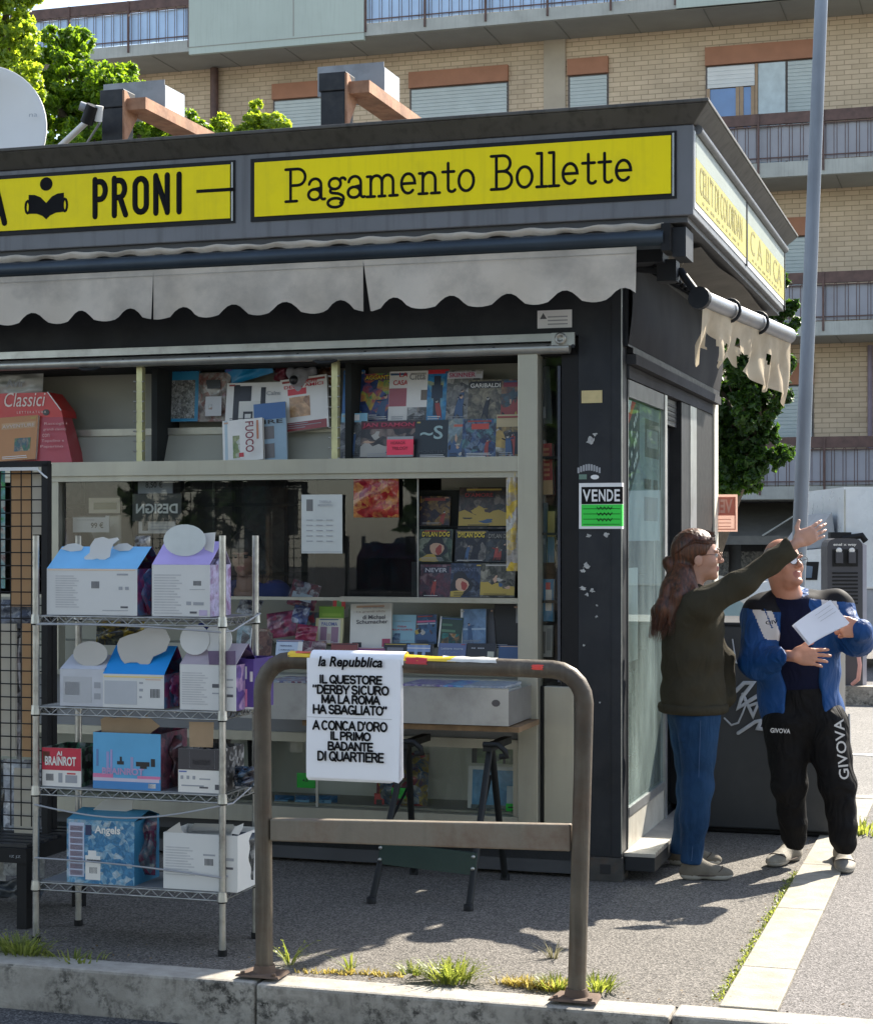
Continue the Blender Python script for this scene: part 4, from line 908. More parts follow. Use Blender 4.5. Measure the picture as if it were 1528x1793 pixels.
# tear a few holes
keep = []
for f, mi, sm in zip(B.f, B.mi, B.sm):
    i = f[0]//17; j = f[0] % 17; u, v = i/90, j/16
    hole = any(((u-cu)/ru)**2+((v-cv)/rv)**2 < 1 for cu, cv, ru, rv in ((.13, .8, .045, .3), (.46, .86, .07, .28), (.40, .45, .02, .1), (.26, .62, .02, .08), (.74, .42, .035, .1)))
    if not hole: keep.append((f, mi, sm))
B.f = [k[0] for k in keep]; B.mi = [k[1] for k in keep]; B.sm = [k[2] for k in keep]
B.obj('torn_cloth', sa)
B = MB(); e0 = Vector((.05, .12, 2.86)); mid = Vector((.26, .1, 2.83))
B.tube([e0, mid, A0], .02, m_char, 8); B.tube([e0+Vector((0, .1, .03)), A0+Vector((-.03, .12, .02))], .014, m_char, 8); B.box(.16, .25, .02, .12, 2.78, 2.88, m_char); B.box(.05, .2, -.05, .1, 2.86, 2.97, m_char)
for k in range(12): q = Vector((.1, .0, 2.9)).lerp(Vector((.30, .16, 2.74)), k/11); B.lathe(tuple(q), [(.012, -.01), (.018, 0), (.012, .01)], m_black, 8)
B.obj('awning_arm', sa)
B = MB(); B.grid(lambda u, v: (.315+.012*math.sin(v*5), -.12+.1*u, 2.99-.16*v*(1-.3*u)), 3, 6, m_canvas2); B.obj('cloth_scrap', sa)
# sagging soffit cloth above the side awning
B = MB(); B.grid(lambda u, v: (.33-.25*v, .25+2.7*u, 2.965-.05*math.sin(u*9)*.3-.03*v), 20, 4, cloth('soffit_cloth', (.20, .19, .17), .1)); B.obj('inner_canvas', sa)

# ------------------------------------------------------------------ on the roof
m_rusty = M('rusty_beam', (.36, .19, .11), .75, .1, .35, 6, .25, 30, ((.16, .06, .03), .8, 7))
m_blk = M('black_weathered', (.016, .017, .02), .55, .2, .3, 6, dirt=((.07, .065, .06), .5, 8))
m_zinc = M('galvanised_sheet', (.26, .27, .28), .5, .4, .15, 3, dirt=((.12, .12, .12), .7, 5))
def roofpost(x0, x1, ytop, label, bx, by0):
    b = .85; a0, zt = K(x0, ytop, b); a1, _ = K(x1, ytop, b); t = thing('roof_post', label, 'roof post', ((a0+a1)/2, b, 3.503), group='posts with rusty beams on the kiosk roof')
    B = MB(); B.box(a0, a1, b, b+.13, 3.503, zt-.1, m_blk); B.box(a0-.008, a1+.008, b-.008, b+.138, zt-.1, zt, m_blk); B.box(a0-.03, a1+.04, b-.03, b+.16, 3.503, 3.515, m_blk); B.obj('post', t, bevel=.005)
    B = MB(); B.box(a1-.02, a1+.13, b+.135, b+2.25, zt-.115, zt-.05, m_rusty); B.box(a1+.002, a1+.13, b+.02, b+.134, zt-.115, zt-.05, m_rusty); B.prism([(a1+.003, b-.01, zt-.32), (a1+.003, b+.16, zt-.12), (a1+.003, b+.02, zt-.01), (a1+.003, b-.01, zt-.01)], (.012, 0, 0), m_rusty); B.obj('beam', t)
    c0, c1 = K(bx[0], 0, b+.3)[0], K(bx[1], 0, b+.3)[0]; z1 = K(0, by0, b+.3)[1]; z1 = K((bx[0]+bx[1])/2, by0, b+.3)[1]
    B = MB(); h = .165
    B.box(c0, c1, b+.3, b+.304, z1-h, z1, m_zinc); B.box(c0, c1, b+.304, b+.55, z1-h, z1-h+.004, m_zinc); B.box(c1-.004, c1+.003, b+.304, b+.56, z1-h+.001, z1-.03, M('galvanised_end', (.52, .54, .55), .4, .6, .1, 4)); B.box(c0, c1, b+.55, b+.554, z1-h, z1-.02, m_zinc); B.obj('sheet_trough', t)
roofpost(178, 215, 158, 'black post with rusty beam and zinc trough nearest the white dish', (181, 288), 143)
roofpost(561, 604, 128, 'black post with rusty beam and zinc trough above the Pagamento sign', (556, 672), 112)
dc = K(-46, 236, 1.2); t = thing('satellite_dish', 'large white satellite dish on the kiosk roof at the left edge', 'satellite dish', (dc[0], 1.2, 3.503))
m_dish = M('dish_white', (.70, .69, .66), .45, 0, .04, 2)
R0 = .44; tilt = Matrix.Rotation(R(8), 4, 'Z') @ Matrix.Rotation(R(-12), 4, 'X')
B = MB(); B.xf = Matrix.Translation((dc[0], 1.2, dc[1])) @ tilt; B.lathe((0, 0, 0), [(R0*k/8, .10*(1-(k/8)**2)) for k in range(1, 9)] + [(R0+.012, .0), (R0+.012, .012), (R0, .016)] + [(R0*k/8, .016+.10*(1-(k/8)**2)) for k in range(7, 0, -1)], m_dish, 48, 'y')
B.text('na', (.34, -.004, .10), XA, XZ, .05, .02, m_mark); B.xf = None; B.obj('reflector', t)
B = MB(); l0 = K(105, 256, 1.0); l1 = K(160, 205, .7); B.tube([(l0[0], 1.0, l0[1]), (l1[0], .7, l1[1])], .018, m_dish, 8); B.tube([(l0[0]+.15, 1.0, l0[1]-.02), (l1[0]+.04, .72, l1[1]-.03)], .007, m_mark, 6); B.obj('arm', t)
B = MB(); B.tube([(l1[0]-.03, .7, l1[1]-.03), (l1[0]+.02, .68, l1[1]+.06)], .035, m_black, 10); B.tube([(l1[0]+.03, .72, l1[1]-.02), (l1[0]+.05, .70, l1[1]+.06)], .022, m_dish, 10); B.tube([(l1[0]-.02, .7, l1[1]+.05), (l1[0]-.06, .68, l1[1]+.065)], .025, m_mark, 10); B.obj('receiver', t)
B = MB(); B.tube([(dc[0], 1.35, 3.503), (dc[0], 1.33, dc[1]+.1)], .03, m_zinc, 10); B.obj('mast', t)

# ================================================================== GOODS ON SHOW
def C(r, g, b, rough=.35):
    return M('ink_%d_%d_%d' % (r*100, g*100, b*100), (r, g, b), rough, 0, .06, 8)
m_pages = M('page_edges', (.55, .52, .45), .8)
def book(label, x0, y0, x1, y1, b, base, rects=(), texts=(), tilt=8, roll=0, t=.014, name='book', cat='book', group=None, mback=None, foil=False, seed=0):
    a0, z1 = K(x0, (y0), b); a1, _ = K(x1, y0, b); ac = (a0+a1)/2
    _, z1 = K((x0+x1)/2, y0, b); _, z0 = K((x0+x1)/2, y1, b); w, h = a1-a0, z1-z0
    B = MB(); B.xf = Matrix.Translation((ac, b, z0)) @ Matrix.Rotation(R(roll), 4, 'Y') @ Matrix.Rotation(R(-tilt), 4, 'X')
    if foil:
        r = random.Random(seed); nu, nv = 10, 12; ph = [r.uniform(0, 6) for _ in range(6)]
        def fn(u, v, s=1):
            e = min(1, 7*u*(1-u))*min(1, 7*v*(1-v))
            return (-w/2+w*u, -s*e*(t*.5+.3*t*math.sin(u*11+ph[0]+v*5)+.25*t*math.sin(v*13+ph[1]-u*6)), h*v)
        B.grid(fn, nu, nv, base); B.grid(lambda u, v: fn(1-u, v, -.6), nu, nv, mback or base)
    else:
        B.box(-w/2, w/2, 0, .0012, 0, h, base); B.box(-w/2+.001, w/2-.002, .0012, t, .001, h-.001, m_pages); B.box(-w/2, w/2, t, t+.0012, 0, h, mback or base); B.box(-w/2-.0011, -w/2, 0, t+.0012, 0, h, mback or base)
    d = -.0008 if not foil else -t*.9
    for (u0, v0, u1, v1, m) in rects:
        B.box(-w/2+w*u0, -w/2+w*u1, d, d+.0006, h*v0, h*v1, m); d -= .0004
    if name == 'book' and not foil and w > .03:
        q = random.Random(label); pal = [C(.5, .32, .22), C(.02, .02, .025), C(.4, .38, .34), C(.3, .05, .04), C(.05, .10, .2), C(.42, .30, .06)]
        if base.name.startswith('print'):
            kind = q.choice(('figure', 'face', 'scene', 'group', 'scene', 'figure'))
            def blob_(cx, cz, rx, rz, m, n=11, wob=.25):
                nonlocal d
                ph = q.uniform(0, 6); B.poly([(max(-w/2, min(w/2, cx+rx*(1+wob*math.sin(3*k*6.283/n+ph))*math.cos(k*6.283/n))), d, max(.01*h, min(h, cz+rz*(1+wob*math.cos(2*k*6.283/n+ph))*math.sin(k*6.283/n)))) for k in range(n)], m); d -= .0003
            if kind == 'face':
                cx = w*q.uniform(-.2, .2); cz = h*q.uniform(.34, .5); blob_(cx, cz+.05*h, w*.36, h*.30, pal[1]); blob_(cx+.03*w, cz, w*.22, h*.20, pal[0], 12, .1); blob_(cx+.10*w, cz-.03*h, w*.10, h*.15, q.choice((pal[1], pal[3])), 9); blob_(cx-.2*w, .08*h, w*.3, h*.14, q.choice(pal[3:]))
            elif kind == 'scene':
                hz_ = h*q.uniform(.25, .5); B.poly([(-w/2, d, .01), (w/2, d, .01)]+[(w/2-w*k/9, d, hz_+h*q.uniform(-.10, .12)) for k in range(10)], q.choice(pal[1:])); d -= .0003
                for _ in range(5): blob_(w*q.uniform(-.4, .4), h*q.uniform(.1, .62), w*q.uniform(.04, .14), h*q.uniform(.02, .12), q.choice(pal), 8, .4)
            else:
                for _ in range(1 if kind == 'figure' else 3):
                    s_ = q.uniform(.15, .24)*h; bx = w*q.uniform(-.22, .22); lean = q.uniform(-.5, .5)*s_; zt_ = h*q.uniform(.36, .58); m1 = q.choice(pal[1:2]+pal[3:5])
                    B.poly([(bx-s_*q.uniform(.2, .6), d, .02*h), (bx-s_*.05, d, zt_*.35), (bx+s_*q.uniform(.2, .6), d, .02*h), (bx+s_*.3+lean*.5, d, zt_*.6), (bx+s_*.28+lean, d, zt_), (bx-s_*.24+lean, d, zt_*.97), (bx-s_*.35+lean*.5, d, zt_*.6)], m1); d -= .0003
                    B.tube([(bx+lean, d, zt_*.93), (bx+lean+s_*q.uniform(-.9, .9), d, zt_*q.uniform(.6, 1.15))], s_*.07, m1, 5, (0, 1, 0), .02)
                    blob_(bx+lean*1.1, zt_+s_*.16, s_*.15, s_*.19, q.choice((pal[0], pal[2])), 9, .08); blob_(bx+lean*1.1-.05*s_, zt_+s_*.26, s_*.15, s_*.10, pal[1], 8, .2)
        mt_ = q.choice((m_w, m_mark, m_k)); u = q.uniform(.06, .2)
        for k in range(q.choice((1, 2, 3))): B.box(-w/2+w*u, -w/2+w*q.uniform(.5, .9), d, d+.0004, h*(.045+.04*k), h*(.06+.04*k), mt_)
        B.box(w*q.choice((-.46, .32)), w*q.choice((-.34, .46)) if False else w*q.choice((-.36, .46)), d-.0003, d, h*.92, h*.96, q.choice(pal)); d -= .0006
    for (s, u0, v0, u1, v1, m) in texts:
        B.text(s, (-w/2+w*u0, d, h*v0), XA, XZ, w*(u1-u0), h*(v1-v0), m, bold=.015)
    B.xf = None
    return solo(B, name, label, cat, (ac, b, z0), group=group)
m_w = C(.72, .70, .66); m_k = C(.015, .015, .018); m_rd = C(.50, .03, .04); m_yl = C(.72, .55, .05); m_nv = C(.02, .03, .09); m_bl = C(.02, .16, .42)
G1 = 'books and comics in the upper showcase'
bb = .17
# upper right bay, back row
book('tall blue book with a white spine band at the left end of the back row', 598, 646, 634, 738, .22, C(.03, .16, .42), [(.62, 0, .86, 1, m_w)], group=G1)
book('dark blue comic with a rainbow figure on its cover', 630, 652, 682, 738, .215, art([(.02, .03, .10), (.03, .08, .25), (.45, .08, .08), (.55, .40, .05), (.10, .35, .12)], 9, 2), [(.1, .86, .95, .97, C(.05, .05, .12))], [('AGGANTI', .12, .87, .95, .96, m_yl)], group=G1)
book('white book with a dusty red block across its middle', 679, 648, 713, 738, .212, m_w, [(.0, .30, 1, .66, C(.36, .10, .12))], [('LA', .5, .88, .95, .97, m_rd), ('CASA', .2, .72, .95, .82, m_rd)], group=G1)
book('cream book with a grey script title and a small oval portrait', 710, 647, 750, 738, .208, m_w, [(.62, .42, .9, .62, C(.16, .13, .1)), (.05, .02, 1, .28, art([(.5, .5, .48), (.08, .08, .08), (.3, .25, .2)], 14, 7))], [('Città', .1, .82, .8, .95, C(.25, .25, .25))], group=G1)
book('bright blue comic with a dark standing figure', 746, 645, 783, 738, .205, art([(.03, .2, .45), (.03, .25, .5), (.1, .3, .45), (.4, .38, .1)], 7, 5), [(.3, .12, .62, .88, C(.02, .03, .05)), (.2, .45, .72, .7, C(.02, .035, .06)), (0, .92, 1, 1, m_rd)], group=G1)
book('grey photo comic with a pink title strip', 780, 646, 842, 738, .203, art([(.28, .27, .25), (.12, .12, .11), (.4, .38, .34), (.05, .05, .05)], 10, 8), [(0, .84, 1, .97, C(.52, .52, .55))], [('SKINNER', .06, .86, .8, .95, C(.45, .08, .16))], group=G1)
book('brown volume titled Garibaldi in white capitals', 818, 663, 878, 738, .198, art([(.22, .19, .13), (.06, .055, .04), (.30, .26, .17), (.10, .09, .07)], 10, 9), [(0, .80, .95, .93, C(.03, .03, .03))], [('GARIBALDI', .06, .81, .93, .91, m_w)], group=G1)
book('dark teal comic with a red title at the post end of the back row', 876, 662, 908, 738, .196, art([(.03, .05, .06), (.06, .11, .13), (.10, .06, .05), (.3, .16, .08)], 12, 11), [(.1, .82, .9, .93, C(.25, .03, .05))], group=G1)
# front row
book('grey comic with a light blue top edge at the left of the front row', 594, 722, 640, 802, .12, art([(.06, .07, .07), (.15, .15, .15), (.03, .03, .04), (.3, .3, .3)], 11, 12), [(0, .80, 1, 1, C(.22, .45, .58)), (.3, .84, .7, .97, m_w)], group=G1)
book('dark red titled comic with two pale faces behind the pink price card', 630, 735, 726, 803, .115, art([(.02, .02, .02), (.05, .03, .03), (.02, .02, .02), (.22, .16, .13)], 8, 13), [(0, .78, 1, .97, C(.10, .01, .02))], [('JAN DAMON', .03, .80, .97, .94, C(.45, .04, .08))], group=G1)
book('almost black comic with a pale curling serpent', 725, 734, 786, 803, .11, C(.012, .02, .026), [], [('MONSTERS', .12, .14, .9, .22, C(.06, .07, .08)), ('~S', .15, .5, .8, .85, C(.30, .42, .42))], group=G1)
book('pale blue grey comic with a sailing ship', 783, 732, 814, 803, .108, art([(.30, .40, .44), (.2, .28, .31), (.35, .36, .3), (.12, .15, .15)], 10, 15), [(.3, .80, .95, .86, C(.5, .12, .08))], group=G1)
book('busy dark blue comic with a red title', 808, 732, 869, 803, .104, art([(.02, .03, .09), (.04, .09, .22), (.16, .22, .3), (.02, .02, .05), (.10, .22, .24)], 13, 16), [(.25, .74, .75, .88, C(.48, .06, .04))], group=G1)
book('ochre comic with a black and white figure beside the post', 867, 724, 909, 803, .10, art([(.50, .34, .10), (.45, .30, .08), (.04, .035, .03), (.6, .57, .5)], 6, 17), [(.0, .72, 1, 1, C(.45, .36, .2)), (.5, .1, .95, .6, m_k)], group=G1)
book('fluorescent pink price card clipped in front of the dark red comic', 677, 764, 723, 800, .085, C(.9, .06, .12, .6), [(0, .86, 1, 1, m_mark), (0, 0, 1, .1, m_mark)], [('HORROR', .15, .62, .7, .76, C(.3, .02, .05)), ('TRILOGY', .2, .35, .8, .5, C(.3, .02, .05))], 3, 0, .003, 'price_card', 'price card')
# middle bay
book('blue carded clear pack of small metal bits', 272, 634, 346, 738, .26, C(.03, .26, .46), [(.12, .05, .92, .70, art([(.25, .25, .24), (.5, .5, .48), (.12, .12, .12), (.36, .36, .33)], 30, 20, .15))], [('CONGEGNI', .18, .84, .92, .96, C(.03, .04, .2))], 4, 0, .02, 'blister_pack', 'toy pack')
book('grey and beige clear pack with a dark disc', 346, 652, 402, 738, .25, art([(.24, .2, .18), (.4, .38, .35), (.3, .14, .12), (.5, .5, .48)], 9, 21, .15), [(.3, .66, .75, .84, m_k), (.3, .1, .8, .5, C(.5, .5, .5))], [], 4, 0, .03, 'blister_pack', 'toy pack', foil=True, seed=4)
book('blue printed bag lying tilted at the top of the middle bay', 398, 622, 480, 664, .27, C(.02, .26, .52), [(.05, .55, .95, .9, C(.10, .12, .4))], [('Congegni', .1, .58, .9, .86, C(.6, .62, .66))], 2, -14, .02, 'toy_bag', 'toy bag', foil=True, seed=9)
book('white penguin picture book', 394, 668, 498, 742, .20, m_w, [(.12, .0, .22, .95, m_k), (.22, .55, .42, .92, m_k), (.58, .1, .66, .88, m_k), (.22, .05, .58, .55, C(.66, .64, .58)), (.3, .08, .46, .3, m_k), (.33, .11, .43, .24, m_w)], [('Calma', .68, .68, .95, .78, m_mark)], 8, 0, .02)
fu = book('small white book titled Fuoco sideways in dark red', 391, 733, 461, 807, .07, m_w, [(.05, .0, .12, 1, C(.4, .5, .55)), (.25, .08, .42, .62, art([(.14, .22, .08), (.3, .34, .14), (.6, .6, .55)], 14, 22)), (.85, .5, .9, .95, C(.5, .2, .1)), (.4, .1, .52, .2, m_rd)], [], 6, -4, .02)
B = MB(); a, z = K(437, 738, .066); B.xf = Matrix.Translation((a, .06, z)) @ Matrix.Rotation(R(-4), 4, 'Y') @ Matrix.Rotation(R(-6), 4, 'X'); B.text('FUOCO', (-.02, -.004, 0), (0, 0, -1), (1, 0, 0), .155, .045, C(.2, .02, .03), bold=.02); B.xf = None
B.obj('lettering', fu)
book('blue grey pack of playing cards hanging behind the Fuoco book', 447, 704, 503, 807, .10, C(.25, .36, .44), [(0, .72, 1, 1, C(.04, .12, .30)), (.2, .38, .62, .6, C(.14, .13, .13)), (.2, .05, .62, .3, C(.14, .13, .13))], [('LIRE', .1, .64, .9, .71, m_k)], 5, -4, .012, 'card_pack', 'card pack')
book('white book with red title and an orange dog', 494, 657, 576, 752, .17, m_w, [(.06, .0, .96, .16, C(.28, .05, .05)), (.15, .68, .55, .80, C(.55, .04, .05)), (.18, .26, .62, .64, art([(.55, .3, .14), (.7, .45, .25), (.3, .14, .07)], 8, 24))], [('MANUCHE', .25, .88, .8, .94, m_rd), ('DEGLI AMICI', .08, .81, .92, .87, m_rd)], 9, -6, .02)
for i, (lab, cols, x0, x1) in enumerate((('dark red folded bag wedged left of the grey plush', [(.2, .03, .05), (.06, .02, .03)], 478, 506), ('orange and brown sticks bundle right of the grey plush', [(.32, .13, .04), (.05, .03, .02)], 552, 582))):
    book(lab, x0, 630, x1, 668, .28, art(cols, 12, 30+i), [], [], 3, 25 if i else 10, .03, 'toy_bag', 'toy bag', foil=True, seed=i)
t = thing('plush_toy', 'grey plush toy with a black nose at the top of the middle bay', 'plush toy', (K(527, 0, .24)[0], .24, 2.30))
Bl = Blob(.006, .02); Bl.ell((0, 0, .10), (.062, .05, .055)).ell((-.01, -.045, .085), (.035, .03, .03)).ell((-.06, .01, .13), (.025, .02, .03)).ell((.06, .01, .13), (.025, .02, .03)).ell((0, .01, .03), (.055, .05, .06))
Bl.obj('body', [M('plush_grey', (.34, .34, .36), .95, 0, .15, 30, .4, 120)], t)
B = MB(); g_ = ORG[t.name][0]; B.lathe((g_[0]-.012, g_[1]-.078, g_[2]+.085), [(.001, -.004), (.02, -.001), (.024, .008)], m_k, 12, 'y'); B.obj('nose', t)
# left bay
t = thing('display_box', 'red cardboard display box titled Classici with a lower red panel', 'display box', (K(60, 0, .1)[0], .1, 1.956))
B = MB(); a0, zt = K(-40, 690, .1); a1, _ = K(84, 690, .1); a2 = K(104, 0, .1)[0]; _, zc = K(104, 718, .1); _, zm = K(60, 731, .1); m_cr = C(.52, .03, .03)
B.prism([(a0, .1, zm), (a2+.02, .1, zm), (a2+.01, .1, zc), (a1, .1, zt), (a0, .1, zt)], (0, .15, 0), m_cr); B.strokes([[(0, 0), (a2-a1+.01, zc-zt)]], (a1, .098, zt), XA, XZ, .003, m_w)
B.text('Classici', (K(8, 0, .098)[0], .098, K(40, 712, .1)[1]), XA, XZ, K(80, 0, .1)[0]-K(8, 0, .1)[0], .075, C(.75, .62, .55), shear=.25); B.text('L E T T E R A T U R A', (K(30, 0, .098)[0], .098, K(40, 724, .1)[1]), XA, XZ, .17, .012, C(.7, .55, .5))
B.prism([(a1-.01+.02*math.cos(k*.5236), .098, zc-.01+.016*math.sin(k*.5236)) for k in range(12)], (0, -.001, 0), m_k); B.obj('top_panel', t)
B = MB(); a3, z0 = K(128, 806, .04); B.hexa([(a0, .04, 1.957), (a3, .04, 1.957), (a3-.01, .2, 1.957), (a0, .2, 1.957), (a0, .099, zm), (a2+.018, .099, zm), (a2+.018, .2, zm), (a0, .2, zm)], C(.40, .05, .06))
for i, s_ in enumerate(('Raccogli i', 'grandi classici', 'con', 'Topolino e', 'Paperino')): B.text(s_, (K(72, 0, .04)[0], .075-.010*i, zm-.045-.03*i), XA, XZ, .13 if len(s_) > 4 else .04, .017, C(.55, .3, .28))
B.obj('lower_panel', t)
book('orange book with a small green picture on the red Classici box', -8, 726, 62, 806, .03, C(.45, .20, .06), [(.1, .72, .95, .86, C(.5, .3, .14)), (.45, .2, .85, .5, art([(.4, .2, .08), (.06, .2, .08), (.04, .1, .12), (.5, .35, .2)], 12, 31))], [('AVVENTURE', .12, .74, .93, .82, C(.62, .5, .4))], 12, -3, .02)
book('crumpled white bag lying on the red Classici box', -20, 654, 74, 694, .16, C(.50, .50, .46, .5), [], [('Avir', .4, .35, .75, .7, m_mark)], 6, 0, .05, 'plastic_bag', 'bag', foil=True, seed=12)
# behind the window
def wsheet(label, x0, y0, x1, y1, b, base, rects=(), texts=(), name='notice', cat='notice', **k): return book(label, x0, y0, x1, y1, b, base, rects, texts, 0, 0, .003, name, cat, **k)
wsheet('white shelf price label reading 8,50 hanging at the top of the window', 242, 836, 302, 864, .06, m_mark, [], [('8,50 €', .22, .3, .72, .75, m_k)], 'price_label', 'price label')
a0, z1 = K(238, 882, .07); a1, z0 = K(311, 899, .07); B = MB(); B.box(a0-.02, a1+.02, .072, .076, z0-.04, z1+.05, m_k); B.text('DESIGN', (a0, .0715, z0), XA, XZ, a1-a0, z1-z0, m_w, bold=.03, mirror=True); solo(B, 'shop_sign', 'black sign in the window with mirrored white letters DESIGN', 'sign', (a0, .072, z0))
wsheet('white price label reading 99 in front of the pale printer', 128, 903, 191, 932, .08, C(.5, .5, .5), [(.0, .9, .9, 1, m_k)], [('99 €', .5, .25, .85, .6, m_k), ('-------', .1, .72, .6, .76, m_mark)], 'price_label', 'price label')
wsheet('small printed card with a dark square under the mirrored sign', 243, 911, 307, 934, .08, C(.42, .42, .42), [(.1, .2, .25, .9, m_k), (.32, .25, .92, .32, m_mark), (.32, .5, .92, .57, m_mark), (.32, .75, .8, .82, m_mark)], [], 'price_label', 'price label')
t = thing('receipt_printer', 'cream counter scale with a green display behind the window', 'scale', (K(170, 0, .5)[0], .5, 1.32))
B = MB(); g_ = ORG[t.name][0]; a0 = K(112, 0, .5)[0]; a1 = K(212, 0, .5)[0]; z0 = 1.32; B.hexa([(a0, .5, z0), (a1, .5, z0), (a1, .7, z0), (a0, .7, z0), (a0+.03, .55, z0+.38), (a1, .5, z0+.40), (a1, .62, z0+.40), (a0+.03, .62, z0+.38)], C(.42, .40, .34)); B.obj('body', t, bevel=.01)
B = MB(); p0, p1 = K(165, 880, .49), K(205, 892, .49); B.box(p0[0]-.03, p1[0]+.02, .485, .50, p1[1]-.02, p0[1]+.025, C(.45, .43, .36)); B.box(p0[0], p1[0], .482, .486, p1[1], p0[1], C(.10, .10, .02)); B.obj('display', t)
t = thing('helmet', 'brown domed helmet seen behind the left edge of the window', 'helmet', (K(125, 0, .35)[0], .35, 1.30))
hz = K(125, 905, .35)[1]-1.30
Bl = Blob(.012, .02); Bl.ell((0, 0, hz-.20), (.13, .13, .20)).slab((0, 0, .0), (0, 0, -1)); Bl.obj('shell', [M('helmet_brown', (.10, .06, .05), .3, 0, .2, 3)], t)
wsheet('printed certificate sheet in a clear sleeve stuck to the window', 528, 866, 599, 969, .01, C(.55, .57, .54), [(.12, .72, .28, .92, C(.15, .15, .15)), (.02, .02, .98, .03, m_mark)] + [(.12+.25*i, .2+.09*j, .28+.25*i, .215+.09*j, m_mark) for i in range(3) for j in range(5)], [('TABELLA', .45, .86, .75, .9, m_mark), ('MONOPOLI', .42, .80, .78, .84, m_mark)], 'certificate', 'certificate')
book('shiny red foil bag with gold figures hanging at the top of the window', 619, 826, 698, 906, .00, art([(.30, .02, .02), (.36, .04, .03), (.5, .22, .06), (.25, .01, .02)], 11, 33, .15), [], [], 0, 0, .03, 'foil_bag', 'bag', foil=True, seed=21)
book('long clear plastic bag with yellow print hanging beside the aluminium post', 886, 812, 906, 1000, -.02, art([(.5, .5, .45), (.35, .32, .3), (.6, .42, .05)], 8, 34, .2), [], [], 0, 0, .02, 'plastic_bag', 'bag', foil=True, seed=31)
G2 = 'comics on the stand behind the window'
def dd(title, c): return [(.03, .74, .97, .95, c)], [(title, .08, .77, .92, .92, m_yl)]
r_, t_ = dd('DYLAN DOG', m_k)
dk = lambda s, *c: art(list(c) or [(.02, .02, .03), (.06, .07, .08), (.03, .03, .03), (.16, .15, .13)], 12, s)
book('dark comic with an orange flame on the top row of the stand', 734, 868, 786, 920, .20, dk(40, (.02, .015, .03), (.04, .02, .03), (.3, .18, .04), (.03, .02, .03)), [(.15, .84, .85, .94, C(.25, .05, .04))], group=G2)
book('wide dark comic with a red title and a pale sabre on the top row', 802, 852, 892, 926, .19, dk(41, (.03, .02, .02), (.09, .06, .05), (.03, .03, .03), (.2, .16, .13)), [(.1, .74, .7, .88, C(.02, .02, .02))], [('D\'AMORE', .12, .76, .66, .86, C(.3, .04, .04))], group=G2)
book('green toned Dylan Dog comic at the left of the middle row', 733, 926, 790, 984, .14, dk(42, (.03, .04, .03), (.08, .13, .09), (.02, .03, .02), (.2, .22, .16)), r_, t_, group=G2)
book('black Dylan Dog comic with a small white figure in the middle row', 796, 928, 851, 984, .135, dk(43, (.01, .01, .02), (.02, .02, .03), (.015, .015, .02), (.2, .18, .16)), r_, t_, group=G2)
book('grey toned Dylan Dog comic at the right of the middle row', 850, 930, 900, 984, .13, dk(44), r_, [('DYLAN DOG', .08, .77, .92, .92, C(.25, .24, .2))], group=G2)
book('dark red comic titled Never on the bottom row of the stand', 734, 988, 790, 1046, .08, dk(45, (.03, .02, .03), (.14, .04, .06), (.05, .04, .06), (.2, .12, .13)), [(.1, .74, .9, .92, C(.02, .02, .04))], [('NEVER', .16, .76, .84, .89, C(.4, .4, .42))], group=G2)
book('blue black comic in the middle of the bottom row', 788, 986, 842, 1046, .078, dk(46, (.02, .03, .06), (.04, .06, .12), (.02, .02, .03), (.12, .14, .18)), [], [('BRIGANTE', .1, .76, .9, .87, C(.10, .12, .18))], group=G2)
book('mottled grey comic at the right of the bottom row', 840, 986, 900, 1046, .076, dk(47, (.03, .03, .03), (.16, .15, .12), (.03, .03, .02), (.3, .28, .22)), group=G2)
# open shelf: back row
G3 = 'books on the open shelf under the window'
book('large white book about Michael Schumacher', 612, 1056, 684, 1146, .06, C(.62, .60, .54), [(.05, .0, .28, .24, m_k), (.12, .0, .22, .2, C(.3, .2, .16)), (.78, .0, .98, .3, C(.35, .05, .1))], [('storia dei mai', .3, .90, .8, .94, m_mark), ('Le grandi sfide', .15, .81, .85, .86, C(.4, .33, .28)), ('di Michael', .3, .69, .85, .77, m_markd), ('Schumacher', .15, .60, .92, .68, m_markd)], 10, -2, group=G3)
book('light blue paperback with a dark blue portrait', 674, 1076, 726, 1126, .10, C(.24, .42, .50), [(.12, .02, .5, .34, art([(.04, .10, .25), (.24, .4, .48), (.03, .06, .16)], 14, 50))], [('elena ferro', .15, .75, .85, .8, m_mark), ('CLELIA', .4, .55, .7, .61, m_rd), ('ALLA CORTE', .2, .44, .9, .5, m_rd)], 10, group=G3)
book('blue paperback with a red title stripe', 726, 1076, 764, 1128, .10, art([(.03, .06, .13), (.06, .16, .3), (.03, .08, .17), (.16, .10, .08)], 7, 51), [(.1, .74, .95, .80, C(.5, .1, .2)), (.1, .67, .95, .71, C(.4, .45, .5))], [], 10, -3, group=G3)
book('pale spine book with a dark green arch on its cover', 766, 1080, 806, 1134, .09, C(.03, .06, .045), [(0, 0, .06, 1, m_w), (.1, .5, .7, .58, C(.1, .2, .12)), (.1, .7, .55, .77, C(.08, .17, .1)), (.15, .02, .9, .46, art([(.04, .2, .18), (.02, .05, .05), (.4, .2, .06), (.5, .5, .45)], 12, 52))], [], 10, 3, group=G3)
book('sky blue paperback with a sea view', 806, 1066, 850, 1130, .10, art([(.16, .26, .42), (.2, .33, .52), (.12, .22, .38), (.32, .42, .52)], 5, 53), [(0, .0, .08, 1, m_w), (0, .42, 1, .47, C(.35, .45, .55))], [], 9, -2, group=G3)
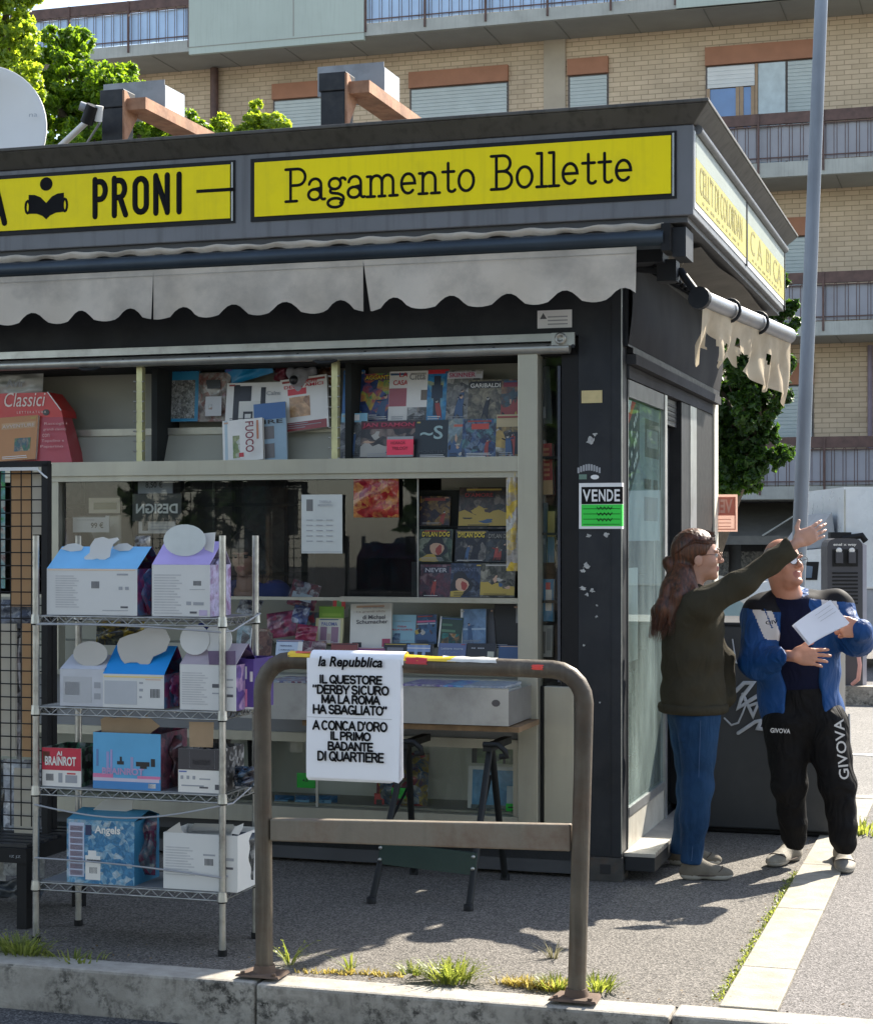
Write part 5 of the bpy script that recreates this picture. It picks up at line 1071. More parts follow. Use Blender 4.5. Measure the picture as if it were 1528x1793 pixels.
book('dark paperback with a white spine edge leaning at the end of the row', 842, 1066, 868, 1136, .12, C(.06, .06, .07), [(0, .1, .1, .98, m_w)], [], 8, -6, group=G3)
book('tall black book against the aluminium post', 864, 1058, 906, 1140, .13, C(.016, .016, .02), [(.9, .6, .98, 1, C(.3, .3, .3))], [], 5, group=G3)
book('cream framed book with purple curtains on its cover', 551, 1082, 599, 1128, .10, C(.58, .53, .28), [(.1, .04, .9, .94, C(.6, .58, .5)), (.18, .06, .42, .66, C(.3, .18, .25)), (.58, .06, .84, .66, C(.3, .18, .25)), (.44, .06, .56, .4, C(.5, .4, .34))], [('PALOMA', .22, .70, .8, .84, C(.12, .16, .35))], 9, group=G3)
book('white and light blue card book at the left of the front row', 482, 1120, 528, 1152, -.01, C(.50, .58, .68), [(0, .88, 1, 1, C(.10, .14, .3)), (.82, 0, 1, .9, m_w)], [('FERRARIS', .15, .62, .6, .7, m_nv), ('L ALMANACCO', .12, .4, .7, .47, m_nv)], 14, group=G3)
book('dark red glossy book with pale specks in the front row', 528, 1122, 568, 1152, -.01, dk(54, (.10, .02, .05), (.2, .04, .08), (.06, .02, .03), (.4, .3, .3)), [], [], 14, group=G3)
book('brick red book with a gold title in the front row', 578, 1126, 624, 1156, -.01, C(.22, .05, .04), [], [('ANDREA', .2, .5, .8, .62, C(.4, .2, .08)), ('EROE', .3, .2, .7, .34, C(.5, .3, .05))], 14, group=G3)
book('purple book lying low in front of the Schumacher book', 626, 1134, 672, 1156, -.01, C(.20, .04, .16), [], [], 16, group=G3)
book('black book with grey lettering left of the blue tartan one', 670, 1126, 710, 1160, -.01, m_k, [(.15, .6, .85, .78, C(.16, .16, .18))], [], 14, group=G3)
book('black book with a pale blue tartan panel', 710, 1126, 756, 1160, -.012, m_k, [(.02, .55, .9, .92, C(.20, .28, .48)), (.3, .2, .42, .95, C(.25, .33, .5)), (.6, .2, .72, .95, C(.25, .33, .5)), (.02, .72, .9, .76, m_w)], [], 14, group=G3)
book('slate blue book with white title in the front row', 766, 1126, 814, 1160, -.01, C(.10, .13, .25), [], [('Lettere morte', .1, .66, .9, .78, C(.4, .44, .5)), ('Il Caffe', .2, .46, .7, .58, C(.16, .2, .32))], 14, group=G3)
book('black book with green script lettering in the front row', 816, 1126, 866, 1162, -.01, C(.012, .014, .014), [(.72, .1, .95, .6, C(.4, .4, .32))], [('-- ---', .15, .72, .6, .78, m_mark), ('Ronette', .1, .1, .7, .3, C(.25, .33, .08))], 14, group=G3)
book('navy book at the post end of the front row', 872, 1130, 906, 1160, -.01, C(.03, .07, .16), [(.1, .1, .95, .18, C(.2, .3, .3))], [], 14, group=G3)
book('red and black card pack leaning high left of the green box', 500, 1018, 550, 1064, .12, dk(55, (.03, .02, .04), (.22, .03, .06), (.06, .05, .1), (.45, .45, .5)), [(.15, .25, .85, .55, C(.35, .42, .5))], [], 12, 14, .02, 'card_pack', 'card pack', foil=True, seed=3)
book('dark pink foil pack at the left of the open shelf', 468, 1070, 520, 1116, .05, dk(56, (.14, .02, .05), (.28, .05, .1), (.08, .02, .05), (.35, .18, .2)), [], [], 14, -8, .02, 'card_pack', 'card pack', foil=True, seed=5)
book('blue and white card pack below the red and black one', 508, 1060, 536, 1092, .06, dk(57, (.03, .04, .12), (.1, .14, .3), (.04, .04, .1), (.45, .5, .6)), [], [], 12, 12, .015, 'card_pack', 'card pack', foil=True, seed=6)
book('teal card pack with a red cartoon bird behind the cream book', 528, 1072, 556, 1116, .11, art([(.03, .14, .2), (.35, .04, .05), (.05, .1, .12), (.3, .34, .34)], 11, 58), [], [], 8, 0, .015, 'card_pack', 'card pack')
book('crimson foil pack in front of the teal card pack', 516, 1094, 552, 1122, .03, art([(.25, .02, .06), (.34, .06, .1), (.16, .02, .05)], 9, 59, .2), [], [], 14, 6, .02, 'card_pack', 'card pack', foil=True, seed=8)
book('lime green box lying on the cream book', 559, 1062, 602, 1082, .12, C(.16, .34, .03), [(.1, .15, .9, .4, C(.24, .4, .05))], [], 0, 0, .08, 'small_box', 'box')
book('small red sticker sheet with green figures above the lime green box', 583, 1048, 604, 1066, .13, C(.55, .05, .05), [(.3, .2, .7, .8, C(.1, .3, .1))], [], 4, 0, .003, 'price_card', 'price card')
book('crumpled newspaper behind the rack top seen left of the dark red packs', 412, 1044, 452, 1076, .10, art([(.2, .22, .26), (.5, .52, .56), (.1, .1, .13)], 16, 60), [], [], 30, 10, .03, 'newspaper', 'newspaper', foil=True, seed=14)
book('teal and white magazine on the shelf behind the rack', 412, 1095, 436, 1150, .02, art([(.08, .2, .22), (.4, .45, .45), (.1, .08, .07)], 9, 61), [], [], 12, 0, .012, 'magazine', 'magazine')
book('dark brown magazine on the shelf behind the rack post', 436, 1100, 474, 1152, .02, dk(62, (.10, .04, .03), (.2, .1, .07), (.05, .02, .02), (.3, .22, .16)), [(.0, .0, .04, 1, m_w)], [], 12, 0, .012, 'magazine', 'magazine')
# niche right of the post
book('red backed box set standing upright in the narrow niche', 948, 776, 968, 866, .10, C(.36, .03, .03), [(0, 0, 1, .28, C(.5, .32, .16))] + [(.25, .36+.1*i, .75, .41+.1*i, C(.55, .25, .12)) for i in range(6)], [], 3, -2, .05, 'box_set', 'box set')
book('grey folder standing behind the red box set in the niche', 941, 770, 952, 880, .12, C(.28, .27, .28), [], [], 3, 0, .04, 'folder', 'folder')
book('blue toy pack with a white figure low in the niche', 941, 1014, 968, 1088, .08, C(.03, .2, .38), [(.5, .25, .9, .75, C(.6, .6, .58)), (.5, .75, .8, .92, m_rd)], [], 3, 0, .03, 'toy_pack', 'toy pack')
book('yellow and blue magazine in the niche above the blue toy pack', 958, 895, 970, 985, .10, C(.4, .32, .08), [(0, 0, 1, .5, C(.06, .16, .24))], [], 3, 0, .02, 'magazine', 'magazine')
book('dark slate magazine leaning at the top of the niche', 946, 640, 966, 742, .12, C(.05, .055, .06), [(.0, .1, .5, .3, C(.3, .3, .3))], [], 4, -4, .02, 'magazine', 'magazine')
book('dark teal magazine behind the post in the lower niche', 941, 880, 957, 985, .12, C(.04, .09, .12), [(.2, .3, .8, .4, C(.2, .25, .28))], [], 3, 0, .02, 'magazine', 'magazine')
book('white and grey magazine at the foot of the niche', 942, 1095, 966, 1150, .08, C(.35, .35, .34), [(.1, .1, .5, .8, C(.10, .1, .1)), (.6, .2, .9, .9, C(.2, .2, .2))], [], 6, 0, .02, 'magazine', 'magazine')
# lower showcase
for i, (x0, x1) in enumerate(((480, 514), (516, 552), (555, 590))):
    book(('blue tissue style pack, leftmost of the three', 'blue tissue style pack, middle of the three', 'blue tissue style pack, rightmost of the three')[i]+' in the lower showcase', x0, 1393, x1, 1416, .08, C(.03, .16, .34), [(.15, .3, .85, .65, C(.10, .28, .45))], [], 8, 0, .05, 'small_pack', 'pack', 'blue packs in the lower showcase', foil=True, seed=70+i)
book('fluorescent green price tag left of the poster in the lower showcase', 520, 1354, 552, 1380, .03, m_fgreen, [], [('4,5', .3, .4, .6, .6, m_k)], 0, 0, .002, 'price_tag', 'price tag')
book('bag of red and yellow toy blocks standing in the lower showcase', 658, 1318, 748, 1418, .10, art([(.3, .04, .04), (.10, .10, .16), (.42, .30, .04), (.04, .10, .2), (.5, .5, .45)], 8, 75, .2), [], [], 6, 0, .07, 'toy_bag', 'toy bag', foil=True, seed=40)
book('fluorescent green price tag on the bag of toy blocks', 686, 1380, 710, 1398, .03, m_fgreen, [], [('8,5', .3, .35, .6, .65, m_k)], 0, 0, .002, 'price_tag', 'price tag')
book('white framed blue picture at the right end of the lower showcase', 818, 1344, 940, 1430, .10, C(.55, .57, .55), [(.06, .02, .97, .93, art([(.05, .22, .42), (.08, .28, .5), (.12, .34, .55)], 4, 77)), (.05, .0, .97, .22, art([(.06, .10, .12), (.15, .2, .2), (.03, .05, .06)], 10, 78)), (.56, .2, .86, .62, C(.42, .5, .55)), (.66, .6, .74, .82, C(.42, .5, .55))], [], 6, 0, .02, 'picture', 'picture')
book('small green framed card above the blue picture', 826, 1306, 935, 1338, .16, art([(.12, .2, .08), (.2, .3, .14), (.06, .08, .05)], 6, 79), [(.0, 0, .08, 1, m_k), (.5, 0, .54, 1, m_k), (.85, 0, .92, 1, m_k)], [], 4, 0, .01, 'picture', 'picture')
book('fluorescent green price tag on the blue picture', 886, 1408, 917, 1427, .06, m_fgreen, [(.1, .6, .9, .72, m_k)], [('9,99', .3, .2, .75, .45, m_k)], 0, 0, .002, 'price_tag', 'price tag')
book('pale paper tag hanging under the shelf left of the poster', 508, 1296, 530, 1318, .03, m_pages, [], [], 0, 0, .002, 'price_tag', 'price tag')
book('red toy car box low beside the bag of toy blocks', 655, 1390, 672, 1416, .08, m_rd, [(.2, .2, .8, .6, m_k)], [], 4, 0, .04, 'small_box', 'box')

# ------------------------------------------------------------------ wire shelf rack
m_chr = M('zinc_wire', (.42, .42, .40), .35, .85, .2, 20, dirt=((.14, .13, .12), .6, 12))
RA0, RA1, RB0, RB1 = -1.962, -1.163, -1.90, -1.578
rack = thing('wire_rack', 'four tier zinc wire shelf rack with grooved posts in front of the kiosk', 'shelf rack', (RA0, RB0, 0))
SH = (1.290, .932, .614, .240)
for (x, y) in ((RA0, RB0), (RA1, RB0), (RA0+.012, RB1), (RA1, RB1)):
    B = MB(); B.tube([(x, y, .02), (x, y, 1.605)], .0135, m_chr, 12)
    for i in range(60): B.tube([(x, y, .05+i*.0254), (x, y, .054+i*.0254)], .0142, m_chr, 12, caps=False)
    B.tube([(x, y, 0), (x, y, .024)], .018, m_black, 10)
    for s_ in SH: B.tube([(x, y, s_-.032), (x, y, s_+.004)], [.021, .018], m_chr, 12); B.tube([(x, y, s_-.038), (x, y, s_-.032)], .017, m_black, 12)
    B.obj('post', rack)
for s_ in SH:
    B = MB(); zt, zb = s_-.003, s_-.031
    for (p, q) in (((RA0, RB0), (RA1, RB0)), ((RA0, RB1), (RA1, RB1)), ((RA0, RB0), (RA0, RB1)), ((RA1, RB0), (RA1, RB1))):
        for z in (zt, zb): B.tube([(p[0], p[1], z), (q[0], q[1], z)], .0035, m_chr, 6)
        L = math.hypot(q[0]-p[0], q[1]-p[1]); n = max(4, int(L/.032))
        B.tube([(p[0]+(q[0]-p[0])*i/n, p[1]+(q[1]-p[1])*i/n, zt if i % 2 else zb) for i in range(n+1)], .0026, m_chr, 5)
    n = 26
    for i in range(1, 14): y = RB0+(RB1-RB0)*i/14; B.tube([(RA0, y, zt+.001), (RA1, y, zt+.001)], .0017, m_chr, 4, caps=False)
    for i in range(1, 4): x = RA0+(RA1-RA0)*i/4; B.tube([(x, RB0, zt-.005), (x, RB1, zt-.005)], .003, m_chr, 5)
    if s_ < .3 or .6 < s_ < .7: B.box(RA0+.02, RA1-.02, RB0+.012, RB1-.01, s_-.001, s_+.003, M('grey_shelf_liner', (.20, .21, .22), .5, 0, .1, 4))
    B.obj('shelf', rack)
for (za, zb, sag) in ((1.255, 1.235, .01), (.545, .575, -.05), (.335, .30, .01)):
    B = MB(); B.tube([(RA0+(RA1-RA0)*t, RB0-.012, za+(zb-za)*t+sag*math.sin(math.pi*t)) for t in [i/10 for i in range(11)]] + ([(RA1+.03, RB0+.03, zb+.005), (RA1+.02, RB1, zb+.06)]), .0035, m_mark, 6); B.obj('cord', rack)

m_carton = M('kraft_cardboard', (.36, .25, .15), .85, 0, .08, 10, .1, 60); m_inw = M('white_board', (.62, .62, .60), .7, 0, .04, 4)
m_tab = M('grey_board', (.48, .46, .42), .8, 0, .05, 5)
GX = 'toy cartons on the wire rack'
def carton(label, x0, x1, ytop, sh, b0, dep, mfront, mside, mroof=None, yroof=None, tabs=(), lift=0, ridge=.5, deco=(), texts=(), open_=False, band=None, name='carton'):
    z0 = SH[sh]+.003; a0, zt = K(x0, ytop, b0); a1, _ = K(x1, ytop, b0); _, zt = K((x0+x1)/2, ytop, b0)
    t = thing(name, label, 'carton', ((a0+a1)/2, b0, z0), group=GX)
    B = MB(); th = .003
    B.box(a0, a1, b0, b0+th, z0, zt, mfront); B.box(a0, a1, b0+dep-th, b0+dep, z0, zt, mside); B.box(a0, a0+th, b0+th, b0+dep-th, z0, zt, mside); B.box(a1-th, a1, b0+th, b0+dep-th, z0, zt, mside); B.box(a0+th, a1-th, b0+th, b0+dep-th, z0, z0+th, mside)
    w, h = a1-a0, zt-z0
    for (u0, v0, u1, v1, m) in deco: B.box(a0+w*u0, a0+w*u1, b0-.0012, b0-.0002, z0+h*v0, z0+h*v1, m)
    for (s_, u0, v0, u1, v1, m) in texts: B.text(s_, (a0+w*u0, b0-.0016, z0+h*v0), XA, XZ, w*(u1-u0), h*(v1-v0), m, bold=.03)
    body = B.obj('box', t)
    if mroof:
        _, zr = K((x0+x1)/2, yroof, b0+dep*ridge); B = MB(); e = .012
        B.prism([(a0, b0, zt+.0005), (a1, b0, zt+.0005), (a1+e*.6, b0+dep*ridge, zr), (a0+e*.6, b0+dep*ridge, zr)], (0, .003, .0), mroof)
        B.prism([(a0, b0+dep, zt), (a1, b0+dep, zt), (a1+e*.6, b0+dep*ridge+.004, zr), (a0+e*.6, b0+dep*ridge+.004, zr)], (0, .003, 0), mside); B.obj('lid', t)
    for (pts, bt, m) in tabs:
        B = MB(); B.prism([(K(x, y, b0+bt)[0], b0+bt, K(x, y, b0+bt)[1]) for x, y in pts], (0, .003, 0), m); B.obj('cut_out_tab', t)
    return t
m_fine = M('fine_print', (.47, .47, .475), .7, 0, .1, 30)
lines = lambda u0, u1, v0, v1, n: [(u0, v0+(v1-v0)*i/n, u1-(u1-u0)*((i*37) % 11)/36, v0+(v1-v0)*(i+.45)/n, m_fine) for i in range(n)]
bar = lambda u, v, w=.09, h=.16: [(u+w*i/7, v, u+w*(i+.55)/7, v+h, m_markd) for i in range(7)]
def ring(cx, cy, rx, ry, n=22, wob=0, k=5): return [(cx+(rx+wob*math.cos(k*2*math.pi*i/n))*math.cos(2*math.pi*i/n), cy+(ry+wob*math.cos(k*2*math.pi*i/n))*math.sin(2*math.pi*i/n)) for i in range(n)]
magside = art([(.10, .04, .16), (.3, .04, .14), (.06, .2, .36), (.2, .03, .1)], 8, 80)
m_skyb = C(.16, .44, .72, .5); m_lil = C(.42, .34, .66, .5); m_cob = C(.01, .26, .68, .5)
cloudtab = [(162, 980), (150, 983), (147, 976), (157, 968), (158, 955), (166, 943), (180, 940), (190, 944), (205, 941), (208, 945), (198, 953), (194, 962), (192, 975), (180, 982), (170, 978)]
carton('wide white carton with light blue lid and white cloud tab on the top shelf', 82, 240, 996, 0, -1.885, .22, m_inw, magside, m_skyb, 957, [(cloudtab, .045, m_inw), ([(106, 961), (118, 953), (132, 951), (146, 957), (142, 964), (124, 966)], .085, m_inw), ([(196, 960), (208, 952), (222, 951), (233, 958), (226, 964), (210, 965)], .085, m_inw)], deco=lines(.10, .36, .16, .88, 14)+bar(.5, .58, .09, .15)+[(.78, .86, .9, .9, m_mark), (.8, .55, .84, .62, m_mark), (.87, .55, .91, .62, m_mark), (.82, .16, .9, .2, m_markd), (.62, .1, .9, .115, m_mark), (.02, .965, .98, .985, C(.7, .5, .35))])
carton('white carton with lilac lid and large oval tab on the top shelf', 266, 367, 989, 0, -1.885, .2, m_inw, art([(.45, .42, .6), (.55, .5, .7), (.3, .15, .3)], 12, 81), m_lil, 948, [(ring(323, 946, 37, 28)+[], .03, M('pale_oval', (.60, .64, .62), .6)), ([(356, 934), (377, 932), (373, 968), (358, 962)], .05, m_inw)], deco=lines(.04, .52, .05, .84, 15)+bar(.72, .6, .14, .09)+[(.66, .52, .92, .53, m_mark), (.6, .22, .68, .29, m_mark), (.72, .22, .9, .28, m_mark), (.66, .06, .78, .1, m_markd), (.82, .02, .96, .13, C(.45, .38, .55))])
carton('small white carton with round grey tab at the left of the second shelf', 105, 182, 1172, 1, -1.885, .17, M('grey_white_board', (.5, .51, .54), .5), m_inw, M('pale_lid', (.52, .54, .60), .5), 1146, [(ring(158, 1145, 30, 22), .02, m_tab)], deco=[(.08, .1, .72, .8, C(.42, .43, .45)), (.12, .3, .45, .65, C(.58, .6, .62)), (.78, .5, .92, .66, m_mark), (.78, .2, .92, .36, m_mark)])
carton('white carton with a strong blue lid and grey cloud tab on the second shelf', 180, 287, 1181, 1, -1.89, .2, m_inw, magside, m_cob, 1130, [([(212, 1155), (206, 1140), (205, 1128), (210, 1118), (225, 1112), (240, 1108), (258, 1100), (275, 1099), (290, 1103), (294, 1112), (298, 1120), (294, 1130), (290, 1140), (280, 1145), (268, 1150), (262, 1162), (252, 1167), (240, 1160), (228, 1160), (218, 1162)], .035, m_tab)], deco=[(.03, .10, .56, .8, C(.42, .44, .47)), (.02, .90, .98, .95, C(.7, .55, .25)), (.6, .72, .66, .78, m_mark), (.6, .5, .66, .58, m_mark), (.6, .3, .64, .36, m_mark), (.7, .84, .95, .87, C(.6, .4, .3))]+bar(.78, .32, .16, .26))
carton('white carton with two lobed tab and purple patch on the second shelf', 315, 413, 1164, 1, -1.89, .2, m_inw, art([(.08, .05, .2), (.12, .07, .26), (.45, .3, .45)], 8, 82), C(.42, .36, .40, .5), 1126, [(ring(341, 1120, 26, 27), .03, m_inw), (ring(381, 1120, 25, 27), .034, m_inw), ([(364, 1140), (412, 1140), (412, 1164), (366, 1164)], -.003, C(.12, .08, .16))], deco=lines(.04, .5, .12, .85, 14)+[(.58, .5, .72, .58, m_markd), (.58, .36, .72, .39, m_mark), (.84, .66, .95, .70, m_mark), (.84, .5, .95, .53, m_mark), (.84, .3, .95, .36, m_markd)])
carton('dark purple carton with white flower print at the right of the second shelf', 413, 444, 1154, 1, -1.80, .2, C(.09, .05, .24), C(.08, .05, .2), deco=[(.4, .6, .62, .85, m_w), (.8, .55, .95, .75, m_w), (.2, .1, .3, .45, C(.4, .35, .6)), (.5, .05, .64, .4, C(.6, .2, .35)), (0, 0, 1, .04, m_w)])
carton('small red and white carton titled Brainrot on the third shelf', 74, 142, 1310, 2, -1.885, .2, m_w, art([(.012, .015, .014), (.02, .03, .025), (.05, .2, .1), (.3, .3, .3)], 16, 83), None, None, [], deco=[(0, .42, 1, 1, C(.50, .02, .05))]+bar(.1, .14, .2, .18)+[(.42, .1, .52, .35, m_mark), (.6, .1, .9, .3, m_mark), (.64, .32, .86, .36, m_rd), (.02, .62, .2, .9, C(.03, .12, .04))], texts=[('AI', .38, .8, .52, .92, m_w), ('BRAINROT', .08, .54, .88, .78, m_w)])
kr = [(178, 1285), (176, 1260), (186, 1254), (200, 1258), (218, 1252), (235, 1256), (245, 1260), (256, 1252), (268, 1262), (280, 1272), (266, 1282), (258, 1290), (244, 1288), (225, 1292), (205, 1294), (190, 1296), (182, 1294)]
carton('bright blue carton with pink waves and torn brown flap on the third shelf', 163, 281, 1284, 2, -1.89, .24, C(.10, .36, .60, .5), art([(.25, .05, .1), (.1, .1, .14), (.3, .12, .16), (.06, .05, .08)], 12, 84), None, None, [(kr, .05, m_carton)], deco=[(0, .0, 1, .14, C(.05, .22, .5)), (.0, .14, .98, .2, C(.55, .5, .6)), (.0, .2, .3, .27, C(.62, .18, .34)), (.66, .2, 1, .25, C(.62, .18, .34)), (.82, .04, .93, .12, m_w), (.05, .4, .08, .7, C(.1, .2, .4)), (.2, .3, .24, .66, C(.3, .3, .55)), (.26, .3, .29, .7, C(.35, .3, .55)), (.56, .3, .6, .58, C(.3, .3, .5)), (.36, .44, .46, .5, m_k), (.40, .5, .43, .58, m_k), (.64, .42, .84, .5, m_k), (.70, .38, .8, .42, m_k), (.86, .42, .92, .56, m_k)], texts=[('BRAINROT', .14, .26, .76, .38, C(.45, .3, .5))], band=True)
carton('charcoal and white carton with a square brown tab on the third shelf', 312, 387, 1312, 2, -1.885, .22, m_w, art([(.03, .03, .035), (.08, .08, .08), (.4, .4, .4)], 20, 85), None, None, [([(331, 1264), (374, 1265), (372, 1309), (332, 1308)], .004, m_carton)], deco=[(0, .52, 1, 1, C(.045, .042, .05)), (.26, .56, .86, .565, m_mark), (.26, .56, .27, .98, m_mark), (.85, .56, .86, .98, m_mark), (.34, .64, .76, .76, C(.14, .13, .14)), (.06, .3, .12, .38, m_mark), (.2, .3, .26, .38, m_mark), (.34, .3, .4, .38, m_mark), (.5, .3, .75, .33, m_mark), (.08, .14, .6, .17, m_mark), (.5, .1, .7, .14, m_markd), (.86, .08, .97, .2, m_markd), (.02, .46, .2, .49, C(.1, .15, .4))])
carton('blue patterned carton with white print and torn grey flap on the bottom shelf', 117, 235, 1437, 3, -1.89, .22, art([(.06, .24, .44), (.03, .18, .36), (.16, .36, .52), (.4, .5, .56)], 16, 86, .4), C(.04, .2, .36), C(.08, .30, .46, .5), 1415, [([(156, 1432), (163, 1418), (178, 1404), (196, 1396), (226, 1395), (233, 1402), (231, 1418), (200, 1428), (178, 1430)], .09, m_tab)], deco=[(.03, .1, .26, .95, C(.45, .5, .62))]+[(.05, .12+.1*i, .24, .2+.1*i, C(.38, .28, .34)) for i in range(8)]+[(.28, .06, .5, .44, m_w)]+bar(.34, .16, .12, .1)+[(.3, .34, .5, .38, m_markd), (.32, .44, .44, .52, m_w), (.28, .76, .37, .92, m_nv)], texts=[('Angels', .42, .76, .8, .92, m_w)])
carton('plain white open carton with torn top flaps on the bottom shelf', 286, 416, 1461, 3, -1.89, .22, m_inw, m_inw, None, None, [([(288, 1459), (296, 1452), (314, 1440), (318, 1456), (322, 1459)], .002, m_tab), ([(330, 1455), (340, 1442), (408, 1444), (412, 1456)], .19, m_tab), ([(404, 1460), (412, 1448), (426, 1442), (424, 1452), (418, 1462)], .004, m_inw)], deco=lines(.03, .43, .25, .78, 11)+bar(.56, .45, .12, .12)+[(.54, .62, .7, .65, m_mark), (.84, .55, .95, .6, m_mark), (.84, .4, .94, .44, m_markd)])
GB_ = 'foil packs standing between the cartons'
def pack(label, x0, y0, x1, y1, b, cols, seed, t=.06, tilt=4, roll=0, sc=10):
    o = book(label, x0, y0, x1, y1, b, art(cols, sc, seed, .18), [], [], tilt, roll, t, 'foil_pack', 'foil pack', foil=True, seed=seed); return o
pack('dark purple and red foil pack right of the blue patterned carton', 234, 1428, 272, 1532, -1.80, [(.03, .03, .06), (.14, .03, .07), (.06, .12, .16), (.3, .2, .22)], 90)
pack('black foil pack behind the plain white carton', 404, 1458, 444, 1540, -1.76, [(.015, .015, .02), (.04, .05, .06), (.2, .21, .22)], 91)
pack('smoky dark red foil pack right of the bright blue carton', 281, 1288, 316, 1375, -1.78, [(.05, .04, .05), (.14, .05, .06), (.03, .03, .03), (.2, .1, .11)], 92)
pack('dark blue foil pack at the right end of the third shelf', 410, 1342, 444, 1378, -1.78, [(.02, .04, .07), (.04, .08, .13), (.02, .02, .03)], 93)
pack('magenta and blue foil pack between the two cartons on the top shelf', 242, 996, 263, 1074, -1.80, [(.25, .03, .12), (.05, .15, .3), (.3, .06, .12)], 94)
pack('crumpled gold and grey wrapper behind the top shelf cartons', 236, 938, 262, 984, -1.70, [(.3, .28, .24), (.08, .07, .06), (.5, .46, .38)], 95)
pack('magenta and blue foil pack right of the strong blue lid', 289, 1182, 312, 1236, -1.80, [(.3, .04, .14), (.05, .14, .3), (.4, .1, .2)], 96)
pack('yellow and dark toy bag hanging behind the second shelf', 168, 1086, 252, 1130, -1.55, [(.05, .05, .04), (.4, .30, .04), (.03, .04, .05), (.2, .2, .1)], 97)
pack('shiny purple foil pack right of the lilac lid carton', 368, 978, 386, 1072, -1.78, [(.4, .36, .55), (.5, .46, .6), (.2, .08, .2)], 98)

# ------------------------------------------------------------------ mesh display panel at the left with packs hung on it
mp_b = -1.46
pan = thing('mesh_panel', 'black wire mesh display panel with a white taped top edge at the left', 'display panel', (-2.6, mp_b, 0))
xr, zt = K(81, 812, mp_b); _, zb = K(60, 1448, mp_b); xl = xr-1.0
B = MB(); B.box(xl, xr+.012, mp_b-.012, mp_b+.02, zt-.012, zt+.012, m_black); B.box(xr-.014, xr+.012, mp_b-.012, mp_b+.025, .35, zt, m_black); B.obj('frame', pan)
B = MB(); B.box(xl, xr-.03, mp_b-.018, mp_b-.013, zt-.028, zt-.014, m_inw); B.tube([(xr-.03, mp_b-.02, zt-.025), (xr+.0, mp_b-.02, zt-.05), (xr+.02, mp_b-.03, zt-.06)], .004, m_inw, 6); B.obj('tape', pan)
B = MB()
i = 0
while xr-.02-i*.0495 > xl: x = xr-.02-i*.0495; B.tube([(x, mp_b, zb), (x, mp_b, zt)], .0028, m_black, 5); i += 1
i = 0
while zt-.04-i*.0557 > zb-.03: z = zt-.04-i*.0557; B.tube([(xl, mp_b-.004, z), (xr, mp_b-.004, z)], .0028, m_black, 5); i += 1
B.obj('wire_mesh', pan)
B = MB(); x = K(91, 0, -1.3)[0]; B.box(x-.012, x+.014, -1.32, -1.28, .3, 1.32, m_black); B.box(x-.02, xr, -1.32, -1.3, 1.30, 1.33, m_black); B.box(x-.012, x+.014, -1.33, mp_b+.03, .30, .33, m_black); B.obj('upright', pan)
mc2 = M('tan_card', (.46, .27, .13), .8, 0, .05, 6); mc3 = M('beige_card', (.50, .45, .36), .8, 0, .05, 6)
GP = 'packs hung on the mesh panel'
for i, (lab, x0, y0, x1, y1, m) in enumerate((
    ('tan card backed pack at the top of the mesh panel', 19, 823, 55, 1062, mc2), ('narrow beige card right of the upper tan card', 57, 826, 76, 936, mc3),
    ('beige card at the lower left edge of the mesh panel', -30, 1092, 27, 1324, mc3), ('lower tan card on the mesh panel beside the rack post', 39, 1092, 60, 1326, mc2), ('small beige card at the bottom of the mesh panel', 25, 1346, 62, 1496, mc3))):
    book(lab, x0, y0, x1, y1, mp_b+.03, m, [], [], 0, 0, .012, 'hanging_pack', 'hanging pack', GP)
for i, (lab, x0, y0, x1, y1, cols) in enumerate((
    ('green and blue toy pack cut off by the left edge', -40, 820, 9, 1030, [(.1, .4, .12), (.2, .45, .5), (.5, .55, .5), (.3, .04, .05)]), ('crumpled grey and blue wrapper above the lower beige card', -20, 1050, 58, 1100, [(.12, .13, .16), (.3, .32, .36), (.06, .07, .1)]),
    ('thin printed black and white pack between the beige and tan cards', 29, 1096, 37, 1330, [(.03, .03, .04), (.4, .4, .42), (.15, .12, .14)]), ('silver foil bag hanging behind the bottom beige card', 6, 1330, 78, 1535, [(.36, .38, .42), (.6, .62, .66), (.16, .17, .2)]), ('dark plastic bag at the left edge over the black crate', -20, 1330, 14, 1500, [(.02, .025, .03), (.06, .08, .1), (.03, .03, .03)]), ('white folded paper bag on the left edge of the black crate', -20, 1510, 10, 1555, [(.5, .5, .5), (.6, .6, .6)]))):
    book(lab, x0, y0, x1, y1, mp_b+.05+.012*i, art(cols, 9, 100+i, .2), [], [], 0, 0, .03, 'hanging_bag', 'bag', GP, foil=True, seed=100+i)
t = thing('crate_bench', 'low black slatted bench under the mesh panel', 'bench', (-2.5, -1.6, 0))
xb, _ = K(46, 0, -1.72)
B = MB(); B.box(xb-1.0, xb, -1.72, -1.20, .27, .33, m_black)
for i in range(7): B.box(xb-.99, xb-.01, -1.70+i*.072, -1.66+i*.072, .3305, .342, M('black_slat', (.02, .02, .022), .45))
B.text('IZ JZ', (xb-.075, -1.7205, .29), XA, XZ, .05, .012, m_mark); B.obj('seat', t)
for (x, y) in ((xb-.05, -1.71), (xb-.05, -1.25), (xb-.95, -1.71), (xb-.95, -1.25)): B = MB(); B.box(x, x+.045, y, y+.045, 0, .269, m_black); B.obj('leg', t)
book('dark grey folded net bag lying on the black bench', -20, 1538, 70, 1572, -1.60, art([(.02, .022, .025), (.07, .08, .09), (.03, .035, .04)], 14, 110), [], [], 50, 0, .05, 'folded_bag', 'bag', foil=True, seed=111)

